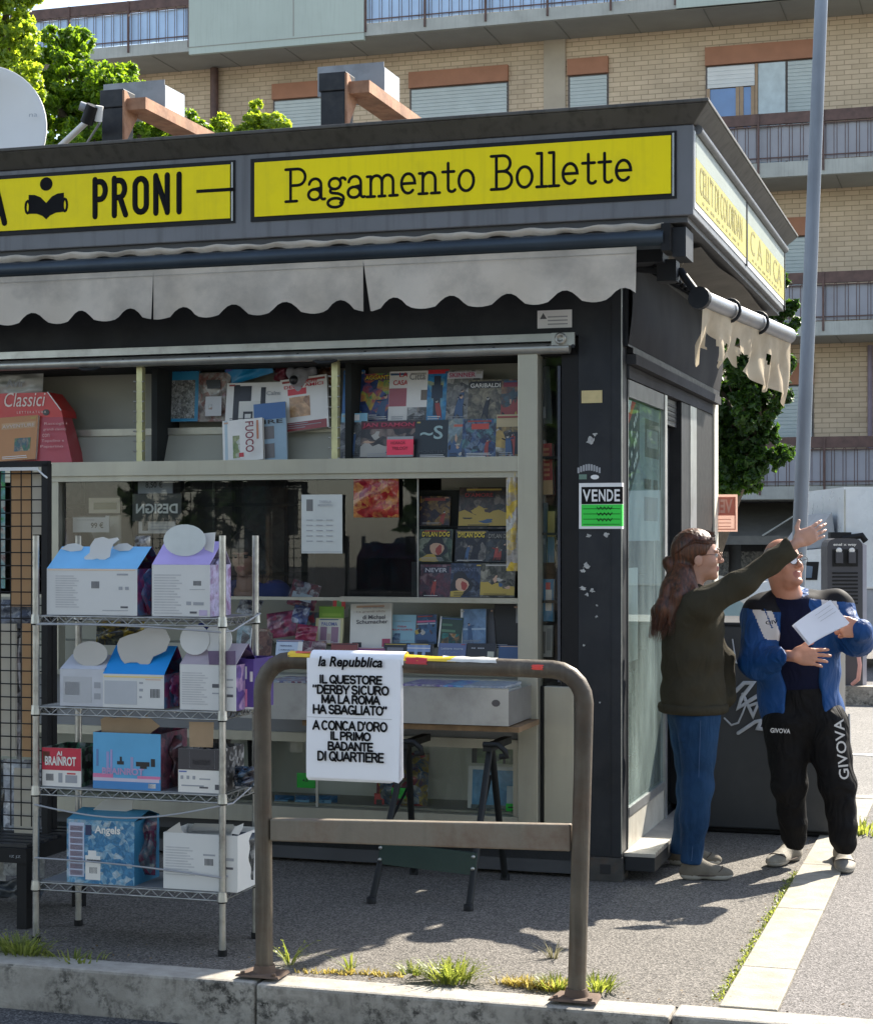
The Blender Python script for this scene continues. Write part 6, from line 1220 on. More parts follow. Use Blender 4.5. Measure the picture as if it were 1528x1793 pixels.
# ------------------------------------------------------------------ steel tray on a folding workbench
wb = thing('folding_workbench', 'black folding workbench with a dark green brace board under the steel tray', 'workbench', (-.72, -.5, 0))
m_leg = M('workbench_black', (.010, .011, .011), .55, 0, .2, 8, spec=.3)
def wl_(p, pts):
    B = MB(); B.tube(pts, .016, m_leg, 8, (1, 0, 0), 1.0); B.lathe((pts[-1][0], pts[-1][1], 0), [(.022, .0), (.022, .025), (.012, .03)], m_black, 10); B.obj('leg', wb)
tl = (K(712, 0, -.42)[0], -.42, .66); tr_ = (K(858, 0, -.42)[0], -.42, .66)
f1 = GR(650, 1582); f2 = GR(820, 1595); r1 = (K(724, 0, -.10)[0], -.10); r2 = (K(884, 0, -.10)[0], -.10)
wl_(wb, [tl, (f1[0], f1[1], .0)]); wl_(wb, [tr_, (f2[0], f2[1], 0)]); wl_(wb, [(tl[0], tl[1]+.02, .66), (r1[0], r1[1], 0)]); wl_(wb, [(tr_[0], tr_[1]+.02, .66), (r2[0], r2[1], 0)])
B = MB(); k = .30; q1 = Vector(tl).lerp(Vector((f1[0], f1[1], 0)), .70); q2 = Vector(tr_).lerp(Vector((f2[0], f2[1], 0)), .72); B.hexa([(q1.x-.01, q1.y-.03, q1.z-.04), (q2.x+.012, q2.y-.03, q2.z-.05), (q2.x+.012, q2.y-.012, q2.z-.05), (q1.x-.01, q1.y-.012, q1.z-.04), (q1.x-.005, q1.y-.02, q1.z+.055), (q2.x+.012, q2.y-.02, q2.z+.045), (q2.x+.012, q2.y-.002, q2.z+.045), (q1.x-.005, q1.y-.002, q1.z+.055)], M('dark_green_board', (.012, .035, .028), .5))
for q in (q1, q2):
    for dz in (-.02, .03): B.lathe((q.x, q.y-.026+dz*.2, q.z+dz), [(.001, -.012), (.008, -.01), (.008, 0)], m_silver, 8, 'y')
B.obj('brace_board', wb)
B = MB(); g0 = Vector(tl).lerp(Vector((f1[0], f1[1], 0)), .52); B.tube([g0, (r1[0], r1[1]-.05, .44)], .007, m_leg, 6); B.obj('strut', wb); B = MB(); g0 = Vector(tr_).lerp(Vector((f2[0], f2[1], 0)), .5); B.tube([g0, (r2[0]-.03, r2[1]-.14, .5)], .007, m_leg, 6); B.obj('strut', wb)
for e in (tl, tr_):
    B = MB(); B.tube([(e[0]-.02, e[1]-.04, e[2]+.01), (e[0]+.05, e[1]-.05, e[2]+.012), (e[0]+.085, e[1]-.06, e[2]-.012), (e[0]+.09, e[1]-.06, e[2]-.035), (e[0]+.06, e[1]-.06, e[2]-.04)], .013, m_leg, 8); B.box(e[0]-.02, e[0]+.02, e[1]-.05, e[1]+.3, e[2]-.02, e[2]+.012, m_leg); B.obj('clamp', wb)
a0 = K(420, 0, -.46)[0]; a1 = K(890, 0, -.46)[0]; _, zt = K(700, 1203, -.46); _, zb = K(700, 1266, -.46)
B = MB(); B.box(a0+.3, a1+.04, -.43, -.05, zb-.030, zb-.006, M('bench_wood', (.20, .125, .065), .75, 0, .3, 14)); B.obj('wood_top', wb)
t = thing('steel_tray', 'grey sheet steel display tray on the folding workbench', 'tray', (a0, -.46, zb))
B = MB(); B.box(a0, a1, -.46, -.456, zb, zt, m_steel); B.box(a1-.004, a1, -.456, -.02, zb, zt-.01, M('steel_end', (.26, .25, .24), .45, .5, .15, 4)); B.box(a0, a1-.004, -.456, -.02, zt-.05, zt-.046, m_steel); B.box(a0, a1-.004, -.456, -.02, zb, zb+.004, m_steel); B.box(a0, a1, -.461, -.448, zt, zt+.004, m_silver)
B.prism([(K(868, 0, -.46)[0]+.02*math.cos(i*.63), -.461, (zt+zb)/2+.02+.016*math.sin(i*.63)) for i in range(10)], (0, -.0006, 0), M('smudge', (.1, .09, .09), .8)); B.obj('body', t)
for i, (lab, x0, x1, cols) in enumerate((('pile of blue and white magazines at the left of the steel tray', 470, 536, [(.3, .36, .42), (.5, .52, .52), (.2, .05, .05), (.1, .15, .3)]), ('purple and white magazine on the steel tray', 706, 782, [(.4, .36, .5), (.15, .1, .3), (.5, .5, .5)]), ('bright cyan magazine on the steel tray', 780, 816, [(.1, .3, .6), (.2, .45, .65), (.25, .2, .5)]), ('pale blue magazine at the right end of the steel tray', 816, 888, [(.35, .42, .5), (.5, .53, .56), (.3, .35, .45)]))):
    x_0, x_1 = K(x0, 0, -.4)[0], K(x1, 0, -.4)[0]; B = MB(); m = art(cols, 14, 120+i)
    for j in range(4): B.box(x_0+.006*j, x_1-.004*j, -.44+.01*j, -.12, zt-.045+.012*j, zt-.034+.012*j, m if j % 2 else m_pages)
    B.box(x_0, x_1, -.442, -.15, zt+.0035, zt+.012, m)
    solo(B, 'magazine', lab, 'magazine', (x_0, -.44, zt-.046))

# ------------------------------------------------------------------ street barrier
m_pipe = M('barrier_pipe', (.09, .074, .056), .5, .3, .35, 5, .25, 40, ((.075, .04, .022), .85, 4), streak=((.22, .19, .14), .6))
m_xbar = M('barrier_crossbar', (.21, .18, .14), .6, .2, .2, 5, .25, 40, ((.12, .06, .035), .8, 5), streak=((.14, .12, .09), .5))
m_rustp = M('rust_plate', (.13, .085, .06), .85, .1, .3, 8, .3, 30)
bar_b = -2.172
bt = thing('street_barrier', 'weathered brown steel pipe barrier standing on the kerb', 'barrier', (-.3, bar_b, .01))
def kp(px, py): a, z = K(px, py, bar_b); return (a, bar_b, z)
pl0, pl1, pr0, pr1 = kp(463, 1700), kp(459, 1230), kp(1009, 1742), kp(1023, 1230)
zt = kp(740, 1161)[2]; zt2 = kp(960, 1172)[2]; rc = .115
path = [(pl0[0], bar_b, .01), (pl1[0], bar_b, zt-rc)] + [(pl1[0]+rc-rc*math.cos(R(t)), bar_b, zt-rc+rc*math.sin(R(t))) for t in (18, 36, 54, 72, 90)] + [(pr1[0]-rc+rc*math.sin(R(t)), bar_b, zt2-rc+rc*math.cos(R(t))) for t in (0, 18, 36, 54, 72, 90)] + [(pr0[0], bar_b, .01)]
B = MB(); B.tube(path, .0315, m_pipe, 20, (0, 1, 0)); B.obj('pipe', bt)
B = MB(); q0, q1 = kp(478, 1433), kp(1000, 1443); h0 = kp(478, 1472)[2]; h1 = kp(1000, 1490)[2]
B.hexa([(q0[0]-.005, bar_b-.02, h0), (q1[0], bar_b-.02, h1), (q1[0], bar_b+.02, h1), (q0[0]-.005, bar_b+.02, h0), (q0[0]-.005, bar_b-.02, q0[2]), (q1[0], bar_b-.02, q1[2]), (q1[0], bar_b+.02, q1[2]), (q0[0]-.005, bar_b+.02, q0[2])], m_xbar); B.obj('crossbar', bt, bevel=.006)
for p in (pl0, pr0):
    B = MB(); B.hexa([(p[0]-.085, bar_b-.075, .018), (p[0]+.085, bar_b-.075, .018), (p[0]+.075, bar_b+.06, .012), (p[0]-.075, bar_b+.06, .012), (p[0]-.08, bar_b-.07, .025), (p[0]+.08, bar_b-.07, .025), (p[0]+.07, bar_b+.055, .023), (p[0]-.07, bar_b+.055, .023)], m_rustp)
    B.tube([(p[0], bar_b, .02), (p[0], bar_b, .05)], [.044, .037], m_rustp, 14)
    for sx in (-.06, .06): B.lathe((p[0]+sx, bar_b-.06, .026), [(.009, 0), (.009, .008)], m_rustp, 6)
    B.obj('base_plate', bt)
def wrap(x0, x1, m, name, a_from=-60, a_to=120, rr=.0330, z_=None):
    B = MB(); n = max(4, int((x1-x0)/12))
    A0_, A1_ = kp(x0, 1161)[0], kp(x1, 1161)[0]
    def fn(u, v):
        t = R(a_from+(a_to-a_from)*(v)); x = A0_+(A1_-A0_)*u; z = zt+(zt2-zt)*max(0, min(1, (x-pl1[0]-rc)/(pr1[0]-pl1[0]-2*rc)))
        w = 1+.05*math.sin(u*17+v*5)
        return (x+.003*math.sin(v*14), bar_b-rr*w*math.sin(t), z+rr*w*math.cos(t))
    B.grid(fn, n, 8, m); B.obj(name, bt)
tape = M('yellow_tape', (.78, .52, .03), .4, 0, .08, 8); tapr = M('red_tape', (.55, .08, .05), .45, 0, .3, 9); tapw = M('white_tape', (.62, .60, .55), .5, 0, .2, 12)
wrap(508, 800, tape, 'tape', -60, 62); wrap(520, 690, tapr, 'tape', -50, 34, .0338); wrap(512, 640, tape, 'tape', 40, 66, .0342)
wrap(776, 872, tapw, 'tape', -40, 60, .0336); wrap(715, 752, m_rd, 'sticker', 38, 84, .0334); wrap(935, 954, C(.75, .06, .04), 'sticker', 60, 92, .0332)
GH = {  # heavy upright grotesque capitals
 'A': (.86, [[(.04, 0), (.42, 1)], [(.42, 1), (.80, 0)], [(.18, .32), (.66, .32)]]), 'B': (.80, [[(.1, 0), (.1, 1)], [(.1, 1), (.42, 1)]+arc(.42, .76, .24, .24, 90, -90)+[(.1, .52)], [(.42, .52)]+arc(.44, .26, .27, .26, 90, -90)+[(.1, 0)]]),
 'C': (.84, [arc(.42, .5, .34, .5, 48, 312, 16)]), 'D': (.84, [[(.1, 0), (.1, 1)], [(.1, 1), (.34, 1)]+arc(.34, .5, .40, .5, 90, -90, 14)+[(.1, 0)]]), 'E': (.72, [[(.1, 0), (.1, 1)], [(.1, 1), (.64, 1)], [(.1, .52), (.58, .52)], [(.1, 0), (.64, 0)]]),
 'G': (.88, [arc(.44, .5, .35, .5, 48, 335, 16), [(.78, .42), (.5, .42)], [(.78, .42), (.78, .02)]]), 'H': (.84, [[(.1, 0), (.1, 1)], [(.74, 0), (.74, 1)], [(.1, .5), (.74, .5)]]), 'I': (.34, [[(.16, 0), (.16, 1)]]), 'L': (.66, [[(.1, 0), (.1, 1)], [(.1, 0), (.6, 0)]]),
 'M': (1.0, [[(.1, 0), (.1, 1)], [(.12, 1), (.5, .1)], [(.5, .1), (.88, 1)], [(.9, 0), (.9, 1)]]), 'N': (.86, [[(.1, 0), (.1, 1)], [(.12, 1), (.74, 0)], [(.76, 0), (.76, 1)]]), 'O': (.92, [arc(.46, .5, .37, .5, 0, 360, 22)]), 'P': (.76, [[(.1, 0), (.1, 1)], [(.1, 1), (.4, 1)]+arc(.4, .73, .27, .27, 90, -90)+[(.1, .46)]]),
 'Q': (.92, [arc(.46, .5, .37, .5, 0, 360, 22), [(.54, .26), (.84, -.06)]]), 'R': (.82, [[(.1, 0), (.1, 1)], [(.1, 1), (.42, 1)]+arc(.42, .75, .26, .25, 90, -90)+[(.1, .5)], [(.44, .5), (.72, 0)]]), 'S': (.78, [arc(.38, .745, .27, .255, 25, 250, 12)+arc(.40, .25, .29, .25, 85, -160, 14)]),
 'T': (.72, [[(.36, 0), (.36, 1)], [(.03, 1), (.69, 1)]]), 'U': (.84, [[(.1, 1), (.1, .34)]+arc(.42, .32, .32, .32, 180, 360, 12)+[(.74, 1)]]), 'Y': (.78, [[(.39, 0), (.39, .42)], [(.39, .42), (.04, 1)], [(.39, .42), (.74, 1)]]), '"': (.5, [[(.08, .98), (.06, .82)], [(.36, .98), (.34, .82)]]), "'": (.24, [[(.1, 1), (.08, .8)]]), ' ': (.26, [])}
# newspaper poster pad
pb_ = bar_b-.040
t = thing('newspaper_poster', 'white headline poster pad of la Repubblica hung over the barrier rail', 'poster', ((K(620, 0, pb_)[0]), pb_, K(620, 1370, pb_)[1]))
x0, zt0 = K(537, 1152, pb_); x1, zb0 = K(701, 1368, pb_)
r = random.Random(5); m_poster = M('poster_paper', (.86, .86, .89), .65, 0, .02, 3)
for i in range(8):
    dx = .010*i/7+r.uniform(0, .003); B = MB()
    def fn(u, v, i=i, dx=dx):
        x = x0+.002*math.sin(v*5)+dx*(.3+.7*v)*(1 if u > .5 else .25)+(x1-x0)*u; cur = max(0, u-.86)/.14
        yb = pb_+.0018*i-.004*math.sin(v*math.pi)-.018*cur**2*v*(1-.1*i)
        z = zt0+(zb0-zt0)*v-.006*cur*v+(.004*i*(cur-.4) if v > .9 else 0)
        if v < .001: pass
        return (x, yb, z)
    B.grid(fn, 14, 16, m_poster)
    if i == 7:
        B.grid(lambda u, v: (x0+.01+(x1-x0)*u, bar_b-.039*math.cos(R(-10+170*v)), zt+.039*math.sin(R(-10+170*v))), 4, 8, m_poster); B.obj('sheet', t)
    elif i == 0:
        def pos(px, py): return K(px, py, pb_)
        for (s_, a, b_, c, d) in (('IL QUESTORE', 558, 1183, 669, 1197), ('"DERBY SICURO', 547, 1201, 681, 1215), ('MA LA ROMA', 562, 1218, 665, 1232), ('HA SBAGLIATO"', 547, 1236, 678, 1250), ("A CONCA D'ORO", 547, 1264, 678, 1278), ('IL PRIMO', 577, 1282, 649, 1296), ('BADANTE', 573, 1300, 653, 1314), ('DI QUARTIERE', 555, 1318, 672, 1332)):
            p, q = pos(a, d), pos(c, b_); run(B, s_, (p[0]+.004, pb_-.0062, p[1]+.0037), XA, XZ, q[0]-p[0]-.002, q[1]-p[1]-.0078, .0035, m_ink, GH)
        p, q = pos(558, 1172), pos(671, 1151); B.text('la Repubblica', (p[0], pb_-.0065, p[1]), XA, XZ, q[0]-p[0], q[1]-p[1], m_ink, bold=.035, shear=.22)
        B.box(x0+.004, x1-.03, pb_-.0062, pb_-.0056, K(600, 1257, pb_)[1]-.0006, K(600, 1257, pb_)[1]+.0006, m_mark)
        B.obj('sheet', t)
    else: B.obj('sheet', t)

# ------------------------------------------------------------------ behind and beside: cabinet, post, charger, van, cars
t = thing('utility_cabinet', 'dark grey steel cabinet with white graffiti behind the two people', 'cabinet', (.45, 1.52, 0))
B = MB(); B.box(.03, .835, 1.52, 2.3, .03, 1.12, M('cabinet_grey', (.040, .042, .045), .55, 0, .2, 2, dirt=((.09, .09, .085), .4, 3))); B.box(.02, .845, 1.51, 2.31, 1.12, 1.14, m_char); B.box(.05, .815, 1.55, 2.27, 0, .03, m_black); body = B.obj('body', t, bevel=.008)
m_spray = M('spray_white', (.42, .44, .47), .6, 0, .15, 20)
B = MB()
def gs(pts): return [(K(x, y, 1.508)[0], K(x, y, 1.508)[1]) for x, y in pts]
for pts, rr in (([(1280, 1218), (1302, 1196), (1318, 1196), (1298, 1222), (1292, 1240), (1314, 1226), (1330, 1216)], .011), ([(1300, 1216), (1318, 1254), (1336, 1212), (1342, 1240)], .010), ([(1268, 1258), (1280, 1270), (1292, 1266), (1300, 1248), (1306, 1232)], .005), ([(1312, 1236), (1340, 1226)], .008), ([(1292, 1284), (1322, 1264), (1332, 1262), (1326, 1276), (1344, 1278)], .010), ([(1282, 1120), (1288, 1160), (1300, 1168)], .004)):
    B.strokes([gs(pts)], (0, 1.508, 0), XA, XZ, rr, m_spray, eps=.0)
B.obj('graffiti', t)
pbx = WP(1400, 930, 13.5); ptx = WP(1440, -60, 13.5)
B = MB(); d = ptx-pbx; foot = pbx-d*((pbx.z+.1)/d.z); B.tube([foot, pbx, ptx, ptx+d*.15], [.062, .056, .048, .046], M('lamp_post_zinc', (.20, .225, .26), .5, .3, .15, 1.5, streak=((.12, .13, .15), .5)), 16)
t = thing('lamp_post', 'tall slightly leaning galvanised lamp post', 'lamp post', tuple(foot), 'W'); B.obj('pole', t)
B = MB(); B.lathe(tuple(foot), [(.1, 0), (.1, .04), (.07, .06)], m_conc, 16); B.obj('foot', t)
Yc = 18.3; c0 = WP(1479, 1205, Yc)
t = thing('charging_station', 'dark grey vehicle charging column with two plug holders and vent slots', 'charging station', (c0.x, Yc, .085), 'W')
w_ = 31/FOC*Yc; ztp = WP(0, 943, Yc).z
m_ch = M('charger_grey', (.042, .042, .05), .5, 0, .1, 3)
B = MB(); prof = [(-w_, .085), (w_, .085), (w_, ztp-.08)] + [(w_-.08+.08*math.cos(R(k)), ztp-.08+.08*math.sin(R(k))) for k in (30, 60, 90)] + [(-w_+.08+.08*math.cos(R(k)), ztp-.08+.08*math.sin(R(k))) for k in (90, 120, 150, 180)]
B.prism([(c0.x+x, Yc, z) for x, z in prof], (0, .3, 0), m_ch); B.prism([(c0.x+w_+.004, Yc+.02, .085), (c0.x+w_+.05, Yc+.04, .085), (c0.x+w_+.05, Yc+.04, ztp-.07), (c0.x+w_+.004, Yc+.02, ztp-.05)], (0, .26, 0), M('charger_side_lit', (.34, .33, .37), .5)); B.obj('body', t)  # sunlit brightness of the right side is put into its paler colour
B = MB(); z_ = lambda py: WP(0, py, Yc).z
B.box(c0.x-w_*.72, c0.x+w_*.72, Yc-.006, Yc-.001, z_(992), z_(962), m_black)
for i in range(9): B.box(c0.x-w_*.72, c0.x+w_*.72, Yc-.006, Yc-.001, z_(1005+i*6.6), z_(1002+i*6.6), m_black)
B.obj('vent_panel', t)
B = MB(); B.text('enel x way', (c0.x-w_*.66, Yc-.003, z_(957)), XA, XZ, w_*1.3, z_(951)-z_(957), m_w, bold=.02); B.obj('lettering', t)
for sx in (-.36, .36): B = MB(); B.lathe((c0.x+sx*w_, Yc-.01, z_(964)), [(.03, 0), (.03, -.02), (.015, -.025)], m_w, 10, 'y'); B.box(c0.x+sx*w_-.035, c0.x+sx*w_+.035, Yc-.05, Yc-.006, z_(986), z_(967), m_ch); B.obj('plug_holder', t)
B = MB(); p = WP(1500, 1130, Yc-.2); B.tube([p, WP(1505, 1165, Yc-.25), WP(1502, 1190, Yc-.2), WP(1492, 1198, Yc-.1)], .02, M('cable_pink', (.6, .3, .26), .5), 8); B.obj('cable', t)
# white van
Yv = 20.6
t = thing('white_van', 'white box van parked behind the charging column, cut off by the right edge', 'van', (WP(1500, 0, Yv).x, Yv, .0), 'W')
m_van = M('van_white', (.66, .69, .70), .3, 0, .04, 1.2, coat=.4, dirt=((.4, .4, .4), .3, 2)); m_vang = M('van_grey', (.33, .34, .37), .45)
zz = lambda py: WP(0, py, Yv).z; xx = lambda px: WP(px, 0, Yv).x
B = MB(); B.box(xx(1477), xx(1477)+3.6, Yv, Yv+2.1, zz(1028), zz(853), m_van); B.box(xx(1477)-.03, xx(1477)+3.6, Yv-.02, Yv+2.1, zz(1031), zz(1027), m_w); B.box(xx(1477), xx(1477)+3.6, Yv+.01, Yv+2.08, .42, zz(1031.5), m_vang); B.box(xx(1477), xx(1480), Yv-.006, Yv, zz(1026), zz(857), m_silver); B.obj('cargo_box', t, bevel=.03)
B = MB(); xc0 = xx(1380)
B.prism([(xc0-.55, Yv+.12, .45), (xx(1474), Yv+.12, .45), (xx(1474), Yv+.12, zz(958)), (xx(1410), Yv+.12, zz(964)), (xc0+.0, Yv+.12, zz(1010)), (xc0-.5, Yv+.12, zz(1030))], (0, 1.85, 0), m_van); B.obj('cab', t, bevel=.04)
B = MB(); B.prism([(xx(1474), Yv+.3, zz(957)), (xx(1466), Yv+.3, zz(896)), (xx(1418), Yv+.3, zz(962))], (0, 1.5, 0), M('van_deflector', (.34, .35, .36), .5)); B.obj('wind_deflector', t, bevel=.03)
B = MB(); B.prism([(xx(1400), Yv+.11, zz(1016)), (xx(1434), Yv+.11, zz(1016)), (xx(1437), Yv+.11, zz(984)), (xx(1408), Yv+.11, zz(984))], (0, .008, 0), m_black); B.prism([(xx(1402), Yv+.105, zz(1012)), (xx(1424), Yv+.105, zz(1012)), (xx(1426), Yv+.105, zz(992)), (xx(1408), Yv+.105, zz(990))], (0, .005, 0), M('van_window', (.06, .12, .2), .08, spec=1)); B.obj('window', t)
for xw in (xx(1620), xc0-.15):
    B = MB(); B.lathe((xw, Yv+.02, .34), [(.34, .0), (.36, .04), (.36, .2), (.34, .24)], m_black, 28, 'y'); B.lathe((xw, Yv+.01, .34), [(.02, 0), (.2, .0), (.22, .03)], m_silver, 20, 'y'); B.obj('wheel', t)
B = MB(); B.box(xx(1450), xx(1486), Yv-.12, Yv+.02, zz(948), zz(932), m_black); B.tube([(xx(1470), Yv-.1, zz(943)), (xx(1503), Yv-.14, zz(938)), (xx(1510), Yv-.14, zz(948))], .035, m_black, 8); B.obj('mirror_arm', t)
B = MB(); B.lathe((xx(1497), Yv-.3, zz(1138)), [(.02, -.05), (.075, -.03), (.085, .03), (.05, .06)], m_black, 16, 'y'); B.obj('tank_cap', t)
# parked car between the people
Yk = 15.5
t = thing('parked_car', 'pale silver car parked beyond the cabinet between the two people', 'car', (WP(1285, 0, Yk).x, Yk, -.1), 'W')
xk = lambda px: WP(px, 0, Yk).x; zk = lambda py: WP(0, py, Yk).z
m_carp = M('car_silver', (.50, .52, .52), .25, .4, .04, 1, coat=.6); m_cgl = M('car_glass', (.22, .33, .36), .06, 0, .1, 1, spec=1)
xa = .66
side = [(0, .2), (4.1, .2), (4.15, .62), (4.0, .9), (3.85, 1.0), (3.42, 1.36), (2.2, 1.46), (1.0, 1.42), (.35, 1.28), (.02, .9)]
B = MB(); B.prism([(xa-1.6+x, Yk, -.1+z) for x, z in side], (0, 1.68, 0), m_carp); B.obj('body', t, bevel=.06, seg=3)
B = MB(); B.prism([(xa-1.6+x, Yk-.004, -.1+z) for x, z in ((.35, .95), (3.72, 1.0), (3.36, 1.31), (2.2, 1.39), (1.0, 1.36), (.5, 1.25))], (0, .003, 0), m_cgl); B.box(xa-1.6+.3, xa-1.6+3.8, Yk-.012, Yk-.002, -.1+.925, -.1+.95, m_w); B.box(xa-1.6+1.45, xa-1.6+1.52, Yk-.012, Yk-.002, -.1+.95, -.1+1.36, m_carp); B.obj('window', t)
for xw in (.75, 3.3): B = MB(); B.lathe((xa-1.6+xw, Yk-.01, .21), [(.29, 0), (.31, .03), (.31, .2)], m_black, 26, 'y'); B.lathe((xa-1.6+xw, Yk-.02, .21), [(.02, 0), (.19, 0), (.2, .02)], m_silver, 20, 'y'); B.obj('wheel', t)

# ================================================================== PEOPLE
m_skin = M('skin', (.50, .27, .19), .5, 0, .08, 25, .08, 200)
m_skinm = M('skin_tanned', (.46, .22, .145), .5, 0, .1, 25, .1, 200)
m_lip = M('lips', (.38, .15, .12), .5); m_eye = M('eye_white', (.6, .6, .58), .2); m_iris = M('iris', (.03, .02, .015), .15); m_brow = M('eyebrow', (.06, .04, .03), .9)
def hair_mat(name, dk, lt):
    m, nt, p = new_mat(name); n = noise(nt, coords(nt, (70, 70, 6)), 1.0, 4, .6, .6)
    nt.links.new(ramp(nt, n, [(.3, dk), (.75, lt)]), p.inputs['Base Color']); p.inputs['Roughness'].default_value = .42
    bump(nt, p, n, .7, .006); return m
m_hair = hair_mat('auburn_hair', (.013, .006, .004), (.16, .05, .018)); m_hairk = hair_mat('black_hair', (.008, .007, .007), (.03, .024, .022))
m_stub = M('grey_stubble', (.27, .235, .215), .7, 0, .2, 60)
def head(Bl, c, Q, s=1.0, nose=1.0, neck=None, tagk=0):
    f = lambda x, y, z: c + Q @ Vector((x*s, y*s, z*s)); q4 = Q
    e = lambda p, r, k=.02, tag=0: Bl.ell(f(*p), tuple(v*s for v in r), q4, k, tag)
    e((-.012, 0, .035), (.098, .076, .092)); e((.035, 0, -.02), (.060, .060, .094)); e((.046, 0, -.073), (.044, .048, .034)); e((.078, 0, -.098), (.019, .021, .016), .018)
    for sg in (-1, 1):
        e((.060, sg*.037, -.024), (.026, .022, .024), .02); e((-.008, sg*.077, -.016), (.021, .010, .032), .008); e((.088, sg*.030, .027), (.012, .022, .008), .012)
    Bl.cap(f(.092, 0, .018), f(.114*nose+.0, 0, -.020), .008*s, .012*s, .012); e((.103, .009, -.026), (.009, .008, .007), .008); e((.103, -.009, -.026), (.009, .008, .007), .008)
    e((.093, 0, -.053), (.011, .021, .006), .006, 1); e((.091, 0, -.065), (.011, .019, .0075), .006, 1)
    for sg in (-1, 1): Bl.cut(f(.104, sg*.031, .008), (.018*s, .016*s, .010*s), q4, .012)
    if neck: Bl.cap(f(-.025, 0, -.06), neck, .056*s, .060*s, .03)
def eyes(parent, c, Q, s=1.0, white=None):
    org, fr = ORG[parent.name]; f = lambda x, y, z: c + Q @ Vector((x*s, y*s, z*s)) + Vector(org)
    for sg in (-1, 1):
        B = MB(); Mx = Matrix.Translation(f(.082, sg*.031, .007)) @ Q.to_4x4(); B.xf = Mx
        B.lathe((0, 0, 0), [(.0125*s*math.sin(R(t)), .0125*s*math.cos(R(t))) for t in range(4, 180, 22)], white or m_eye, 14, 'x'); B.lathe((.0118*s, 0, 0), [(.0055*s, 0), (.003*s, .0012*s)], m_iris, 12, 'x'); B.xf = None
        B.obj('eye', parent)
    B = MB()
    for sg in (-1, 1): B.tube([tuple(f(.098, sg*.014, .034)), tuple(f(.1, sg*.03, .040)), tuple(f(.088, sg*.048, .034))], [.003*s, .0038*s, .002*s], m_brow, 6)
    B.obj('eyebrows', parent)
def spectacles(parent, c, Q, m, s=1.0):
    org, fr = ORG[parent.name]; f = lambda x, y, z: tuple(c + Q @ Vector((x*s, y*s, z*s)) + Vector(org)); B = MB()
    for sg in (-1, 1):
        B.tube([f(.112, sg*(.033+.024*math.cos(t*.5236)), .004+.020*math.sin(t*.5236)) for t in range(13)], .0011, m, 6); B.tube([f(.111, sg*.057, .010), f(.05, sg*.075, .012), f(-.005, sg*.083, .006)], .0017, m, 6)
    B.tube([f(.113, -.010, .008), f(.116, 0, .011), f(.113, .010, .008)], .0017, m, 6); fr_ = B.obj('glasses', parent)
    B = MB()
    for sg in (-1, 1): B.poly([f(.1125, sg*(.033+.0225*math.cos(t*.5236)), .004+.0185*math.sin(t*.5236)) for t in range(12)], glass('spectacle_lens', (.85, .85, .82), .01))
    B.obj('lens', fr_)
def hand(parent, wrist, d, n, side, mats, curl=(18, 22, 18), spread=1.0, thumb=(.55, .75, .1), s=1.0, fore=None, name='hand'):
    """d towards the fingertips, n out of the back of the hand, side towards the thumb"""
    d, n, side = Vector(d).normalized(), Vector(n).normalized(), Vector(side).normalized()
    Bl = Blob(.0036, .010); w = Vector(wrist)
    fv = Vector(fore).normalized() if fore is not None else d
    Bl.cap(w-fv*.07*s, w+d*.01*s, .025*s, .024*s, .02)
    Bl.ell(w+d*.05*s+side*.002*s, (.052*s, .040*s, .0155*s), Matrix((d, side, n)).transposed(), .012)
    Bl.ell(w+d*.035*s+side*.028*s-n*.004*s, (.034*s, .017*s, .016*s), Matrix((d, side, n)).transposed(), .014)
    for i, (off, L, r, fan) in enumerate(((.029, .074, .0088, .10), (.010, .082, .009, .02), (-.010, .076, .0086, -.06), (-.028, .060, .0078, -.15))):
        k = w+d*(.092-.006*abs(i-1))*s+side*off*s; dr = (d+side*fan*spread).normalized(); ang = 0
        Bl.cap(w+d*.05*s+side*off*.8*s, k, .011*s, .0098*s, .01)
        for j, fr in enumerate((.46, .30, .24)):
            ang += R(curl[j]*(1+.12*i)); q = k+(dr*math.cos(ang)-n*math.sin(ang))*L*fr*s
            Bl.cap(k, q, r*s*(1-.10*j), r*s*(.92-.12*j), .004); k = q
    b = w+d*.022*s+side*.026*s; t1 = (d*thumb[0]+side*thumb[1]-n*thumb[2]).normalized(); t2 = (d*(thumb[0]+.35)+side*thumb[1]*.7-n*thumb[2]).normalized()
    Bl.cap(b, b+t1*.040*s, .0125*s, .0105*s, .01); Bl.cap(b+t1*.040*s, b+t1*.040*s+t2*.032*s, .0102*s, .008*s, .004)
    return Bl.obj(name, mats, parent, smooth_it=1)
def folds(amp, fx, fz, ph=0): return lambda X, Y, Z: amp*(np.sin(X*fx+Z*fz+ph+2*np.sin(Y*9+Z*5))*np.sin(Z*fz*.53-Y*fx*.7+ph*2)+.6*np.sin(X*fx*1.9-Z*fz*1.3+Y*17+ph))
m_hood = fabric('olive_sweatshirt', (.045, .039, .026), 8, .5, rough=.95, var=.15, vs=4, bmp=.35, bs=260, spec=.1); m_jean = fabric('blue_denim', (.016, .046, .105), 11, .55, rough=.9, var=.35, vs=5, bmp=.35, bs=350, spec=.12, streak=((.04, .09, .18), .4))
m_shoe = M('taupe_knit_shoe', (.15, .13, .10), .85, 0, .12, 20, .4, 250); m_sole = M('pale_sole', (.42, .40, .36), .7, 0, .1, 20)
